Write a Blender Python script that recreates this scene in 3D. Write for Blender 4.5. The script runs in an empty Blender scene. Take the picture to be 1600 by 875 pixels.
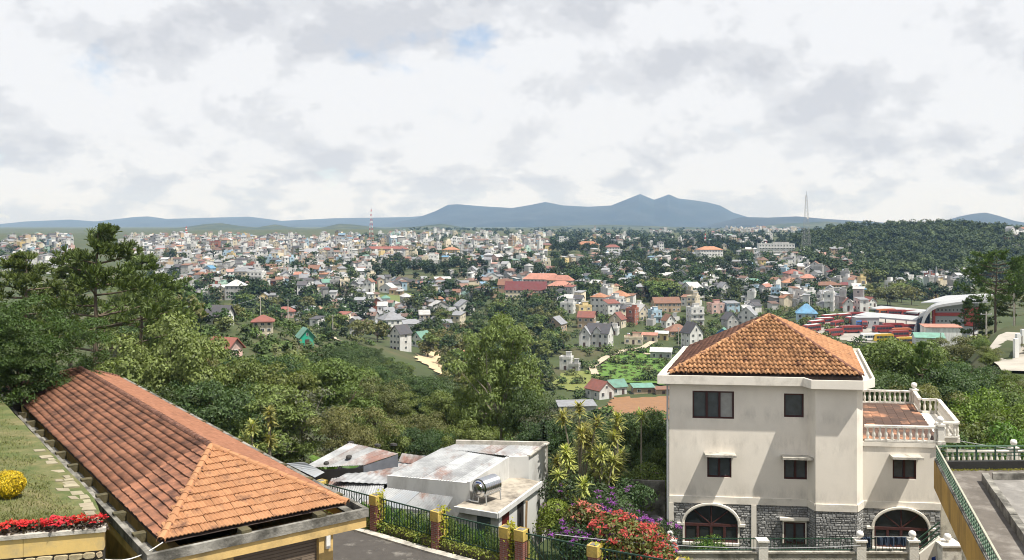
import bpy, math, random
import numpy as np
from mathutils import Vector, Matrix, Euler
random.seed(7); rng = np.random.default_rng(7)
PI = math.pi; rad = math.radians
scene = bpy.context.scene
C = scene.collection
# ---------------------------------------------------------------- camera (at the origin, level, looking along +Y)
FPX, HY, CX = 1400.0, 352.0, 800.0            # focal length, horizon row and centre column in photo pixels (1600 wide)
cd = bpy.data.cameras.new('camera'); cam = bpy.data.objects.new('camera', cd); C.objects.link(cam)
cam.location = (0, 0, 0); cam.rotation_euler = (PI/2, 0, 0)
cd.sensor_width = 36; cd.lens = 36*FPX/1600; cd.shift_y = -(437.5-HY)/1600; cd.clip_start = .5; cd.clip_end = 60000
scene.camera = cam
# ---------------------------------------------------------------- world: physical sky behind a broken cloud deck
SUN = Vector((.98, -.58, 2.3)).normalized()
SKY_STRENGTH = .10; DENOISE = True
w = bpy.data.worlds.new('World'); scene.world = w; w.use_nodes = True
nt = w.node_tree; N = nt.nodes; N.clear()
def nn(t, typ, **kw):
    n = t.nodes.new(typ)
    for k, v in kw.items():
        if k.startswith('i_'): n.inputs[k[2:].replace('_', ' ')].default_value = v
        else: setattr(n, k, v)
    return n
def mth(t, op, a, b=None, clamp=False):
    n = t.nodes.new('ShaderNodeMath'); n.operation = op; n.use_clamp = clamp
    for i, x in enumerate((a, b)):
        if x is None: continue
        if isinstance(x, (int, float)): n.inputs[i].default_value = x
        else: t.links.new(x, n.inputs[i])
    return n.outputs[0]
def ramp(t, fac, stops, mode='LINEAR'):
    n = t.nodes.new('ShaderNodeValToRGB'); n.color_ramp.interpolation = mode
    e = n.color_ramp.elements
    while len(e) < len(stops): e.new(.5)
    for el, (p, c) in zip(e, stops):
        el.position = p; el.color = (c, c, c, 1) if isinstance(c, (int, float)) else (*c, 1)
    t.links.new(fac, n.inputs[0]); return n.outputs[0]
def mixc(t, fac, a, b, mode='MIX'):
    n = t.nodes.new('ShaderNodeMix'); n.data_type = 'RGBA'; n.blend_type = mode
    for idx, x in ((0, fac), (6, a), (7, b)):
        if isinstance(x, (int, float)): n.inputs[idx].default_value = x
        elif isinstance(x, tuple): n.inputs[idx].default_value = (*x, 1)
        else: t.links.new(x, n.inputs[idx])
    return n.outputs[2]
sky = nn(nt, 'ShaderNodeTexSky', sky_type='NISHITA', sun_disc=False, sun_elevation=math.asin(SUN.z), sun_rotation=math.atan2(SUN.x, SUN.y), altitude=1500, air_density=1.0, dust_density=1.2)
tc = nn(nt, 'ShaderNodeTexCoord'); sp = nn(nt, 'ShaderNodeSeparateXYZ'); nt.links.new(tc.outputs['Generated'], sp.inputs[0])
zel = mth(nt, 'MAXIMUM', sp.outputs[2], 0.0)
def cloud(flat, off, scale, detail, dist=0.0, rough=.55):                      # noise on the sky dome, flattened like cloud banks
    c = nn(nt, 'ShaderNodeCombineXYZ'); nt.links.new(sp.outputs[0], c.inputs[0]); nt.links.new(sp.outputs[1], c.inputs[1]); nt.links.new(mth(nt, 'MULTIPLY', zel, flat), c.inputs[2])
    m = nn(nt, 'ShaderNodeMapping'); m.inputs['Location'].default_value = off; nt.links.new(c.outputs[0], m.inputs[0])
    n = nn(nt, 'ShaderNodeTexNoise'); n.inputs['Scale'].default_value = scale; n.inputs['Detail'].default_value = detail
    n.inputs['Roughness'].default_value = rough; n.inputs['Distortion'].default_value = dist
    nt.links.new(m.outputs[0], n.inputs['Vector']); return n.outputs[0]
SEED = (8.8, 8.1, 4.4)
def bank(dz, det):                                                            # big banks overhead, small ones towards the horizon
    sd = lambda k, z: (SEED[0]+k, SEED[1]+k, SEED[2]+z)
    big = cloud(1.5, sd(0, dz*1.5), 4.4, det, .1, .61); small = cloud(2.0, sd(5, dz*.6*2.0), 11.5, det, .1, .60)
    t_ = ramp(nt, zel, [(.02, 0), (.13, 1)], 'EASE'); n = nt.nodes.new('ShaderNodeMix'); nt.links.new(t_, n.inputs[0]); nt.links.new(small, n.inputs[2]); nt.links.new(big, n.inputs[3]); return n.outputs[0]
dens = bank(0, 10); above = bank(.04, 5)
cover = ramp(nt, dens, [(.29, .3), (.40, 1)], 'EASE')
lit = mth(nt, 'ADD', mth(nt, 'MULTIPLY', mth(nt, 'SUBTRACT', dens, above), 3.6), .5)
core = ramp(nt, above, [(.40, 1.0), (.66, 0.0)], 'EASE')
lit = ramp(nt, mth(nt, 'ADD', mth(nt, 'MULTIPLY', lit, .62), mth(nt, 'MULTIPLY', core, .38)), [(.24, (3.95, 4.06, 4.34)), (.46, (4.55, 4.66, 4.90)), (.70, (5.40, 5.50, 5.72))], 'EASE')
cl = mixc(nt, cover, sky.outputs[0], lit)
bg = nn(nt, 'ShaderNodeBackground'); bg.inputs[1].default_value = SKY_STRENGTH; nt.links.new(cl, bg.inputs[0])
wo = nn(nt, 'ShaderNodeOutputWorld'); nt.links.new(bg.outputs[0], wo.inputs[0])
w.cycles.sampling_method = 'MANUAL'; w.cycles.sample_map_resolution = 512
# ---------------------------------------------------------------- sun
sl = bpy.data.lights.new('sun', 'SUN'); sl.energy = 4.1; sl.angle = rad(.6); sl.color = (1, .955, .88)
so = bpy.data.objects.new('sun', sl); C.objects.link(so); so.rotation_euler = SUN.to_track_quat('Z', 'Y').to_euler(); so.location = (60, -30, 140)
vs = scene.view_settings; vs.view_transform = 'Standard'; vs.look = 'None'; vs.exposure = 0.74; vs.gamma = 1; vs.use_curve_mapping = False
cy_ = scene.cycles
cy_.use_denoising = DENOISE; cy_.max_bounces = 5; cy_.diffuse_bounces = 2; cy_.glossy_bounces = 2; cy_.transmission_bounces = 3; cy_.transparent_max_bounces = 6; cy_.volume_bounces = 0
cy_.filter_width = 1.05; cy_.caustics_reflective = False; cy_.caustics_refractive = False; cy_.volume_step_rate = 4
# ================================================================ helpers
def P(px, py, Y): return Vector(((px-CX)/FPX*Y, Y, -(py-HY)*Y/FPX))          # photo pixel + distance -> point
def PZ(px, py, z): Y = -z*FPX/(py-HY); return Vector(((px-CX)/FPX*Y, Y, z))   # photo pixel + height -> point
class MB:
    def __init__(s): s.v = []; s.f = []; s.m = []
    def quad(s, *pts, mi=0):
        b = len(s.v); s.v += [tuple(p) for p in pts]; s.f.append(tuple(range(b, b+len(pts)))); s.m.append(mi); return s
    def box(s, x0, y0, z0, x1, y1, z1, mi=0, M=None):
        c = [Vector((x, y, z)) for z in (z0, z1) for y in (y0, y1) for x in (x0, x1)]
        if M: c = [M @ p for p in c]
        b = len(s.v); s.v += [tuple(p) for p in c]
        for f in ((0, 2, 3, 1), (4, 5, 7, 6), (0, 1, 5, 4), (2, 6, 7, 3), (0, 4, 6, 2), (1, 3, 7, 5)): s.f.append(tuple(b+i for i in f)); s.m.append(mi)
        return s
    def prism(s, pts, d, mi=0):                                               # polygon pts extruded by vector d
        pts = [Vector(p) for p in pts]; d = Vector(d); n = len(pts); b = len(s.v)
        s.v += [tuple(p) for p in pts] + [tuple(p+d) for p in pts]
        s.f.append(tuple(b+i for i in range(n))[::-1]); s.f.append(tuple(b+n+i for i in range(n))); s.m += [mi, mi]
        for i in range(n): j = (i+1) % n; s.f.append((b+i, b+j, b+n+j, b+n+i)); s.m.append(mi)
        return s
    def bar(s, a, c, wd, ht=None, mi=0, up=(0, 0, 1)):                         # square bar from a to c
        a = Vector(a); c = Vector(c); ht = ht or wd; d = (c-a); L = d.length
        if L < 1e-6: return s
        d /= L; u = Vector(up)
        if abs(d.dot(u)) > .98: u = Vector((0, 1, 0))
        x = d.cross(u).normalized(); z = x.cross(d)
        q = [a-x*wd/2-z*ht/2, a+x*wd/2-z*ht/2, a+x*wd/2+z*ht/2, a-x*wd/2+z*ht/2]
        return s.prism(q, d*L, mi)
    def tube(s, pts, rs, n=6, mi=0, cap=True):
        rings = []
        for i, p in enumerate(pts):
            p = Vector(p); a = Vector(pts[max(i-1, 0)]); c = Vector(pts[min(i+1, len(pts)-1)]); d = (c-a).normalized()
            u = Vector((0, 0, 1)) if abs(d.z) < .9 else Vector((1, 0, 0)); x = d.cross(u).normalized(); y = x.cross(d); r = rs[i] if hasattr(rs, '__len__') else rs
            b = len(s.v); s.v += [tuple(p+(x*math.cos(2*PI*k/n)+y*math.sin(2*PI*k/n))*r) for k in range(n)]; rings.append(b)
        for a, b in zip(rings, rings[1:]):
            for k in range(n): j = (k+1) % n; s.f.append((a+k, b+k, b+j, a+j)); s.m.append(mi)
        if cap:
            s.f.append(tuple(rings[0]+k for k in range(n))); s.m.append(mi); s.f.append(tuple(rings[-1]+k for k in range(n))[::-1]); s.m.append(mi)
        return s
    def lathe(s, prof, c=(0, 0, 0), n=10, mi=0):                               # prof = [(r, z)...]
        b = len(s.v)
        for r, z in prof: s.v += [(c[0]+r*math.cos(2*PI*k/n), c[1]+r*math.sin(2*PI*k/n), c[2]+z) for k in range(n)]
        for i in range(len(prof)-1):
            for k in range(n): j = (k+1) % n; s.f.append((b+i*n+k, b+i*n+j, b+(i+1)*n+j, b+(i+1)*n+k)); s.m.append(mi)
        s.f.append(tuple(b+k for k in range(n))[::-1]); s.f.append(tuple(b+(len(prof)-1)*n+k for k in range(n))); s.m += [mi, mi]
        return s
    def mesh(s, name, mats, smooth=False):
        me = bpy.data.meshes.new(name); me.from_pydata(s.v, [], s.f)
        for m in (mats if isinstance(mats, (list, tuple)) else [mats]): me.materials.append(m)
        if max(s.m, default=0): me.polygons.foreach_set('material_index', s.m)
        if smooth: me.polygons.foreach_set('use_smooth', [True]*len(s.f))
        me.update(); return me
def np_mesh(name, V, F, mats, mi=None, col=None, smooth=False):                # V (n,3), F (m,4) or (m,3)
    me = bpy.data.meshes.new(name); V = np.asarray(V, np.float32); F = np.asarray(F, np.int32); k = F.shape[1]
    me.vertices.add(len(V)); me.vertices.foreach_set('co', V.ravel()); me.loops.add(F.size); me.loops.foreach_set('vertex_index', F.ravel())
    me.polygons.add(len(F)); me.polygons.foreach_set('loop_start', np.arange(0, F.size, k, dtype=np.int32))
    for m in (mats if isinstance(mats, (list, tuple)) else [mats]): me.materials.append(m)
    if mi is not None: me.polygons.foreach_set('material_index', np.asarray(mi, np.int32))
    if smooth: me.polygons.foreach_set('use_smooth', np.ones(len(F), bool))
    me.update(calc_edges=True)
    if col is not None:
        a = me.color_attributes.new('tint', 'FLOAT_COLOR', 'POINT'); a.data.foreach_set('color', np.c_[col, np.ones(len(col))].astype(np.float32).ravel())
    return me
def O(name, data, parent=None, loc=(0, 0, 0), rz=0, scale=None, color=None, label=None, cat=None, group=None, kind=None, M=None):
    o = bpy.data.objects.new(name, data); C.objects.link(o)
    if M is not None: o.matrix_local = M
    else:
        o.location = loc; o.rotation_euler = (0, 0, rz) if not hasattr(rz, '__len__') else rz
        if scale is not None: o.scale = (scale,)*3 if not hasattr(scale, '__len__') else scale
    if parent: o.parent = parent
    if color: o.color = (*color, 1)
    if label: o['label'] = label
    if cat: o['category'] = cat
    if group: o['group'] = group
    if kind: o['kind'] = kind
    return o
# ---------------------------------------------------------------- materials
MATS = {}
def mat(name, col=(.5, .5, .5), rough=.85, var=.25, vscale=1.5, bump=0, bscale=20, stain=None, sscale=.6, samt=.5, objcol=False, island=0, attr=False, metal=0, spec=.3, stretch=None, objrand=0, translucent=0, coords='Object', slo=.45, shi=.68):
    if name in MATS: return MATS[name]
    m = bpy.data.materials.new(name); m.use_nodes = True; t = m.node_tree; b = t.nodes['Principled BSDF']
    tcn = t.nodes.new('ShaderNodeTexCoord'); vec = tcn.outputs[coords]
    if stretch:
        mp = t.nodes.new('ShaderNodeMapping'); mp.inputs['Scale'].default_value = stretch; t.links.new(vec, mp.inputs[0]); svec = mp.outputs[0]
    else: svec = vec
    def noise(sc, det=5, v=vec, r=.6):
        n = t.nodes.new('ShaderNodeTexNoise'); n.inputs['Scale'].default_value = sc; n.inputs['Detail'].default_value = det; n.inputs['Roughness'].default_value = r; t.links.new(v, n.inputs['Vector']); return n.outputs[0]
    if objcol: oi = t.nodes.new('ShaderNodeObjectInfo'); base = oi.outputs['Color']
    elif attr: at = t.nodes.new('ShaderNodeAttribute'); at.attribute_name = 'tint'; base = at.outputs['Color']
    else: rgb = t.nodes.new('ShaderNodeRGB'); rgb.outputs[0].default_value = (*col, 1); base = rgb.outputs[0]
    c = base
    if stain:
        f = ramp(t, noise(sscale, 7, svec, .65), [(slo, 0), (shi, 1)]); c = mixc(t, mth(t, 'MULTIPLY', f, samt), c, stain)
    if var:
        g = mth(t, 'ADD', mth(t, 'MULTIPLY', noise(vscale, 6), 2*var), 1-var); c = mixc(t, 1.0, c, g, 'MULTIPLY')
    if island:
        ge = t.nodes.new('ShaderNodeNewGeometry'); c = mixc(t, 1.0, c, mth(t, 'ADD', mth(t, 'MULTIPLY', ge.outputs['Random Per Island'], 2*island), 1-island), 'MULTIPLY')
    if objrand:
        oi = t.nodes.new('ShaderNodeObjectInfo'); hs = t.nodes.new('ShaderNodeHueSaturation'); t.links.new(c, hs.inputs['Color'])
        t.links.new(mth(t, 'ADD', mth(t, 'MULTIPLY', oi.outputs['Random'], .05*objrand), .5-.025*objrand), hs.inputs['Hue'])
        t.links.new(mth(t, 'ADD', mth(t, 'MULTIPLY', mth(t, 'FRACT', mth(t, 'MULTIPLY', oi.outputs['Random'], 7.31)), .6*objrand), 1-.3*objrand), hs.inputs['Value']); c = hs.outputs[0]
    t.links.new(c, b.inputs['Base Color']); b.inputs['Roughness'].default_value = rough; b.inputs['Metallic'].default_value = metal
    b.inputs['Specular IOR Level'].default_value = spec
    if bump:
        bn = t.nodes.new('ShaderNodeBump'); bn.inputs['Strength'].default_value = bump; bn.inputs['Distance'].default_value = .05; t.links.new(noise(bscale, 6), bn.inputs['Height']); t.links.new(bn.outputs[0], b.inputs['Normal'])
    if translucent:
        tr = t.nodes.new('ShaderNodeBsdfTranslucent'); t.links.new(mixc(t, 1.0, c, (1.2, 1.25, .7), 'MULTIPLY'), tr.inputs[0]); mx = t.nodes.new('ShaderNodeMixShader'); mx.inputs[0].default_value = translucent
        t.links.new(b.outputs[0], mx.inputs[1]); t.links.new(tr.outputs[0], mx.inputs[2]); t.links.new(mx.outputs[0], t.nodes['Material Output'].inputs['Surface'])
    MATS[name] = m; return m
def leafmat(name, col, island=.45, objrand=.8, tr=.3, rough=.55): return mat(name, col, rough=rough, var=.3, vscale=.7, island=island, objrand=objrand, translucent=tr, spec=.35)
GLASS = mat('window_glass', (.025, .03, .032), rough=.12, var=.3, vscale=3, spec=.6)
# ================================================================ terrain
YS = [-60, 0, 40, 50, 60, 100, 150, 200, 260, 320, 400, 470, 560, 640, 740, 1000, 1500, 2500, 4000, 60000]
ZS = [-18, -18, -18, -17.2, -18.5, -27, -38, -47, -56, -61, -61, -57, -51, -45, -41, -34, -26, -18, -17, -17]
def win(Y, a, b, c, d): return np.clip((Y-a)/(b-a), 0, 1)*np.clip((d-Y)/(d-c), 0, 1)
def terr(X, Y):
    X = np.asarray(X, float); Y = np.asarray(Y, float)
    px = CX+FPX*X/np.maximum(Y, 5.); z = np.interp(Y, YS, ZS)
    z = z+np.interp(px, [-300, 0, 250, 350, 450, 800], [10, 22, 28, 29, 24, 0])*win(Y, 60, 235, 330, 520)
    z = z+np.interp(px, [1380, 1560, 2200], [0, 20, 24])*win(Y, 62, 140, 190, 330)
    z = z+np.interp(px, [1150, 1260, 1700], [0, 9, 9])*win(Y, 320, 390, 480, 580)
    z = z+27*np.exp(-((X-505)/165)**2-((Y-1130)/190)**2)+9*np.exp(-((X-860)/240)**2-((Y-1300)/190)**2)
    k = np.clip((Y-70)/250, 0, 1)
    z = z+k*(1.5*np.sin(X/61+1)*np.sin(Y/53+X/190)+1.2*np.sin(X/27-Y/71+2))*np.clip((2600-Y)/1500, .2, 1)
    z = z+np.clip((Y-900)/1500, 0, 1)*6*np.sin(X/310+Y/900)*np.sin(Y/420+1.0)*np.clip((5000-Y)/2500, 0, 1)
    return z
_YY = np.geomspace(52, 5200, 1500)
def hit(px, py, ymin=52):
    Ys = _YY[_YY >= ymin]; X = (px-CX)/FPX*Ys; z = terr(X, Ys); yp = HY-FPX*z/Ys; i = np.argmax(yp <= py)
    if yp[i] > py: return None
    return Vector((float(X[i]), float(Ys[i]), float(z[i])))
def ground(px, Y): x = (px-CX)/FPX*Y; return Vector((x, Y, float(terr(x, Y))))
rows = np.r_[np.linspace(-60, 60, 25), np.geomspace(64, 60000, 230)]; cols = np.linspace(-1.35, 1.35, 200)
gx = cols[None, :]*(rows[:, None]+75); gy = np.repeat(rows[:, None], len(cols), 1); gz = terr(gx, gy)
V = np.stack([gx, gy, gz], -1).reshape(-1, 3); nc = len(cols)
i0 = (np.arange(len(rows)-1)[:, None]*nc+np.arange(nc-1)[None, :]).ravel(); F = np.stack([i0, i0+1, i0+nc+1, i0+nc], -1)
gm = mat('ground_cover', (.05, .066, .024), rough=.95, var=.45, vscale=.05, stain=(.13, .10, .06), sscale=.03, samt=.8, bump=.3, bscale=1.2, slo=.5, shi=.75)
O('ground', np_mesh('ground', V, F, gm, smooth=True), kind='structure')
def drape(name, poly, mt, lift=.35, step=4, kind='structure', ymin=52, **kw):   # a patch of ground cover following the terrain, outline in photo pixels
    pts = [hit(px, py, ymin) for px, py in poly]; xs = [p.x for p in pts]; ys = [p.y for p in pts]
    step = max(step, (max(xs)-min(xs))/90, (max(ys)-min(ys))/90)
    gxs = np.arange(min(xs), max(xs)+step, step); gys = np.arange(min(ys), max(ys)+step, step)
    X, Y = np.meshgrid(gxs, gys); ins = np.zeros(X.shape, bool); n = len(pts); Xj = X+rng.normal(0, step*.25, X.shape); Yj = Y+rng.normal(0, step*.25, X.shape)
    for a in range(n):
        p, q = pts[a], pts[(a+1) % n]
        if p.y == q.y: continue
        ins ^= ((p.y > Yj) != (q.y > Yj)) & (Xj < (q.x-p.x)*(Yj-p.y)/(q.y-p.y)+p.x)
    Z = terr(Xj, Yj)+lift; Vv = np.stack([Xj, Yj, Z], -1).reshape(-1, 3); m = X.shape[1]
    a = (np.arange(X.shape[0]-1)[:, None]*m+np.arange(m-1)[None, :]).ravel(); Fq = np.stack([a, a+1, a+m+1, a+m], -1); Fq = Fq[ins.ravel()[Fq].sum(1) >= 3]
    return O(name, np_mesh(name, Vv, Fq, mt, smooth=True), kind=kind, **kw)
# ---------------------------------------------------------------- mountains and far hills: ridges with real depth
def ridge(name, prof, Y, mt, zbase=-25, depth=1500, seed=1, rough=.34):
    r = np.random.default_rng(seed); pxs = np.linspace(prof[0][0], prof[-1][0], 260); py = np.interp(pxs, [p[0] for p in prof], [p[1] for p in prof])
    top = (HY-py)*Y/FPX; X0 = (pxs-CX)/FPX*Y; nr = 34; t = np.linspace(-1, 1.2, nr)
    nz = np.zeros((nr, len(pxs)))
    for k in range(1, 7):
        f = 2.0**k/2.2; ph = r.uniform(0, 6.28, 4); nz += np.sin(X0[None]/depth*f*2.3+ph[0]+np.sin(t[:, None]*f*1.3+ph[1])*1.5)*np.cos(t[:, None]*f*1.1+ph[2])/f**.9
    fall = 1-np.abs(t)**.9
    H = np.maximum(top-zbase, 0)
    Z = zbase+H[None]*np.clip(fall, -.3, 1)[:, None]+nz*rough*H[None]*(np.abs(t)[:, None]**.7)*(1-np.abs(t)[:, None]*.5)-np.where(np.abs(t) >= .99, 40, 0)[:, None]
    Z = np.minimum(Z, zbase+H[None]*(1.0-.25*np.abs(t)[:, None]))
    Yv = Y+t[:, None]*depth+0*X0[None]; Xv = X0[None]*(Yv/Y)
    Vv = np.stack([Xv, Yv, Z], -1).reshape(-1, 3); m = len(pxs); a = (np.arange(nr-1)[:, None]*m+np.arange(m-1)[None, :]).ravel()
    O(name, np_mesh(name, Vv, np.stack([a, a+1, a+m+1, a+m], -1), mt, smooth=True), kind='structure')
mtn = mat('mountain_forest', (.020, .030, .028), rough=1, var=.5, vscale=.004, stain=(.05, .056, .045), sscale=.003, samt=.5, bump=.0)
hil = mat('hill_forest', (.028, .046, .022), rough=1, var=.5, vscale=.012, stain=(.12, .12, .06), sscale=.006, samt=.6)
ridge('mountain_range', [(-400, 352), (-200, 345), (0, 350), (40, 346), (110, 343), (150, 346), (210, 339), (232, 338), (260, 342), (330, 340), (390, 338.5), (440, 345), (520, 341), (590, 340), (640, 339), (700, 334), (800, 340), (900, 350), (960, 358)], 11500, mtn, depth=1800, seed=3)
ridge('mountain_range', [(560, 358), (620, 347), (650, 341), (680, 330), (700, 320), (715, 319), (750, 322), (800, 325), (830, 320), (852, 315.5), (880, 321), (920, 323), (955, 321), (980, 311), (1000, 303), (1012, 308), (1022, 312), (1034, 308), (1045, 303.5), (1060, 310), (1085, 313), (1105, 316), (1125, 321), (1145, 332), (1175, 341), (1220, 349), (1260, 358)], 9500, mtn, depth=1700, seed=5)
ridge('mountain_range', [(1080, 358), (1130, 346), (1160, 339), (1200, 340), (1245, 338), (1290, 342), (1340, 345), (1400, 349), (1450, 348), (1475, 345), (1500, 338), (1520, 334), (1540, 332), (1560, 337), (1585, 345), (1620, 351), (1700, 340), (1850, 345), (2000, 358)], 7000, mtn, depth=1100, seed=9)
ridge('hill', [(-200, 356), (-50, 356), (60, 361), (150, 360), (230, 358), (280, 356), (320, 350), (345, 348.5), (375, 353), (400, 355.5), (430, 350.5), (455, 355), (490, 358.5), (530, 349.5), (555, 351), (600, 357), (650, 354), (690, 349.5), (730, 356), (780, 360)], 4300, hil, depth=700, seed=11, rough=.2)
ridge('hill', [(760, 360), (830, 355), (900, 352), (950, 351), (1010, 353), (1080, 355), (1150, 358), (1230, 349), (1290, 346), (1340, 350), (1400, 356), (1500, 352), (1700, 350), (1900, 358)], 4600, hil, depth=700, seed=12, rough=.2)
# ---------------------------------------------------------------- haze: one closed box of even, thin, pale air round everything but the sky
hz = MB().box(-26000, -200, -200, 26000, 14000, 480)
hm = bpy.data.materials.new('haze_air'); hm.use_nodes = True; ht = hm.node_tree; ht.nodes.clear()
pv = ht.nodes.new('ShaderNodeVolumePrincipled'); pv.inputs['Color'].default_value = (.35, .58, 1, 1); pv.inputs['Absorption Color'].default_value = (1, 1, 1, 1); pv.inputs['Density'].default_value = 7.5e-5; pv.inputs['Anisotropy'].default_value = 0
ho = ht.nodes.new('ShaderNodeOutputMaterial'); ht.links.new(pv.outputs[0], ho.inputs['Volume'])
O('haze', hz.mesh('haze', hm), kind='stuff')
# ================================================================ vegetation library (crowns of many separate leaves)
bark = mat('bark', (.11, .085, .06), rough=.95, var=.4, vscale=6, bump=.5, bscale=30)
barkp = mat('pale_bark', (.26, .23, .18), rough=.95, var=.35, vscale=5, bump=.4, bscale=25)
def unit(v): return v/np.maximum(np.linalg.norm(v, axis=-1, keepdims=True), 1e-9)
def leaves(c, nrm, L, W, r, droop=.2):                                        # c (n,3) leaf bases, nrm preferred facing -> one folded diamond per leaf
    n = len(c); nrm = unit(nrm+r.normal(0, .45, (n, 3))); d = unit(np.cross(nrm, r.normal(size=(n, 3))))
    d[:, 2] -= droop; d = unit(d); s = unit(np.cross(d, nrm)); up = np.cross(s, d)
    L = (L*r.uniform(.65, 1.3, n))[:, None]; W = (W*r.uniform(.7, 1.25, n))[:, None]
    V = np.stack([c, c+d*L*.5+s*W*.5+up*W*.12, c+d*L-up*L*.08, c+d*L*.5-s*W*.5+up*W*.12], 1).reshape(-1, 3)
    return V, np.arange(4*n).reshape(n, 4)
def join(parts):
    Vs, Fs, o = [], [], 0
    for V, F in parts: Vs.append(V); Fs.append(F+o); o += len(V)
    return np.concatenate(Vs), np.concatenate(Fs)
def clump_leaves(cen, rad_, per, L, W, r, flat=.75, inner=.35, droop=.2):
    n = len(cen)*per; idx = np.repeat(np.arange(len(cen)), per); u = unit(r.normal(size=(n, 3))); u[:, 2] = np.abs(u[:, 2])*.9-.35*r.random(n)
    k = (inner+(1-inner)*r.random(n)**.5)[:, None]; p = cen[idx]+u*k*rad_[idx][:, None]*np.array([1, 1, flat])
    return leaves(p, u+np.array([0, 0, .6]), L, W, r, droop)
def limbs(mb, base, cens, r, H, rt, bend=.15, fork=.35, n=5):
    top = np.array([0, 0, H*fork]); trunk = [base, base*.5+top*.5+r.normal(0, bend*.3, 3)*[1, 1, 0], top]
    mb.tube([tuple(p) for p in trunk], [rt, rt*.85, rt*.7], 7)
    for c in cens:
        s = top*r.uniform(.75, 1.05); m = s*.45+c*.55+r.normal(0, bend, 3); m[2] += .1*H*r.random()-.05*H
        mb.tube([tuple(s), tuple(m), tuple(c)], [rt*.42, rt*.25, rt*.07], n, cap=False)
def broadleaf(name, lm, seed, nclump=46, per=130, L=.034, W=.017, rx=.42, z0=.3, bm=None, crad=(.10, .17), squash=1.0, flat=.75, droop=.2, rt=.022, shape=1.0):
    # unit tree: height 1, crown from z0 to 1 with uneven lobes
    r = np.random.default_rng(seed); cen = []
    lob = r.uniform(.65, 1.15, 7)
    while len(cen) < nclump:
        u = unit(r.normal(size=3)); a = int((math.atan2(u[1], u[0])+PI)/(2*PI)*7) % 7; k = r.random()**.42; zc = (z0+1)/2; hz_ = (1-z0)/2
        p = np.array([u[0]*rx*lob[a]*k, u[1]*rx*lob[a]*k, zc+u[2]*hz_*.86*k*(1.0 if u[2] < 0 else r.uniform(.8, 1.0)*squash)])
        if shape != 1.0: p[:2] *= np.interp((p[2]-z0)/(1-z0), [0, .35, 1], [1, 1.05, shape])
        cen.append(p)
    cen = np.array(cen); rd = r.uniform(*crad, len(cen))
    V, F = clump_leaves(cen, rd, per, L, W, r, flat=flat, droop=droop)
    mb = MB(); limbs(mb, np.array([0, 0, -.12]), cen[r.permutation(len(cen))[:min(16, len(cen))]], r, z0+.18, rt, bend=.02, fork=.95)
    return [('crown', np_mesh(name+'_crown', V, F, lm)), ('trunk', mb.mesh(name+'_trunk', bm or bark))]
def needles(cen, dirs, r, n=18, L=.05, W=.006):
    k = len(cen); c = np.repeat(cen, n, 0); d = unit(np.repeat(dirs, n, 0)*1.0+r.normal(0, .62, (k*n, 3))+[0, 0, .35]); s = unit(np.cross(d, r.normal(size=d.shape)))
    l = (L*r.uniform(.7, 1.2, len(c)))[:, None]; w_ = W*.5
    V = np.stack([c-s*w_*.6, c+s*w_*.6, c+d*l+s*w_, c+d*l-s*w_], 1).reshape(-1, 3); return V, np.arange(len(V)).reshape(-1, 4)
def pine(name, lm, seed, levels=15, z0=.33, rx=.34, per=(4, 6), tuft=9, n=18, L=.05, W=.007, bare=.0, top=.12, rt=.016, gap=0.0):
    r = np.random.default_rng(seed); mb = MB(); zs = np.linspace(-.12, 1, 9); bx = np.cumsum(r.normal(0, .006, (9, 2)), 0)
    tr = [(bx[i, 0], bx[i, 1], z) for i, z in enumerate(zs)]; mb.tube(tr, list(np.interp(zs, [-.12, .6, 1], [rt, rt*.6, rt*.12])), 7); cen, dirs = [], []
    for i in range(levels):
        f = i/(levels-1); z = z0+(1-z0)*f**.9*.97; R = rx*np.interp(f, [0, .25, .6, 1], [.85, 1, .72, top])
        for k in range(r.integers(*per)):
            a = r.uniform(0, 2*PI); Rk = R*r.uniform(.55, 1.15)
            if r.random() < gap: continue
            b0 = np.array([np.interp(z, zs, bx[:, 0]), np.interp(z, zs, bx[:, 1]), z]); dr = np.array([math.cos(a), math.sin(a), r.uniform(.05, .35)])
            tip = b0+dr*Rk; mid = b0+dr*Rk*.55+[0, 0, -.02*Rk]; mb.tube([tuple(b0), tuple(mid), tuple(tip)], [rt*.32, rt*.2, rt*.08], 4, cap=False)
            for j in range(tuft):
                q = 1.05-.5*r.random()**1.6; p = b0*(1-q)+tip*q+r.normal(0, .030, 3)*[1, 1, .42]*(.5+.75*R/rx); cen.append(p); dirs.append(dr*.6+[0, 0, .5])
    V, F = needles(np.array(cen), np.array(dirs), r, n, L, W)
    return [('crown', np_mesh(name+'_crown', V, F, lm)), ('trunk', mb.mesh(name+'_trunk', bark))]
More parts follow.
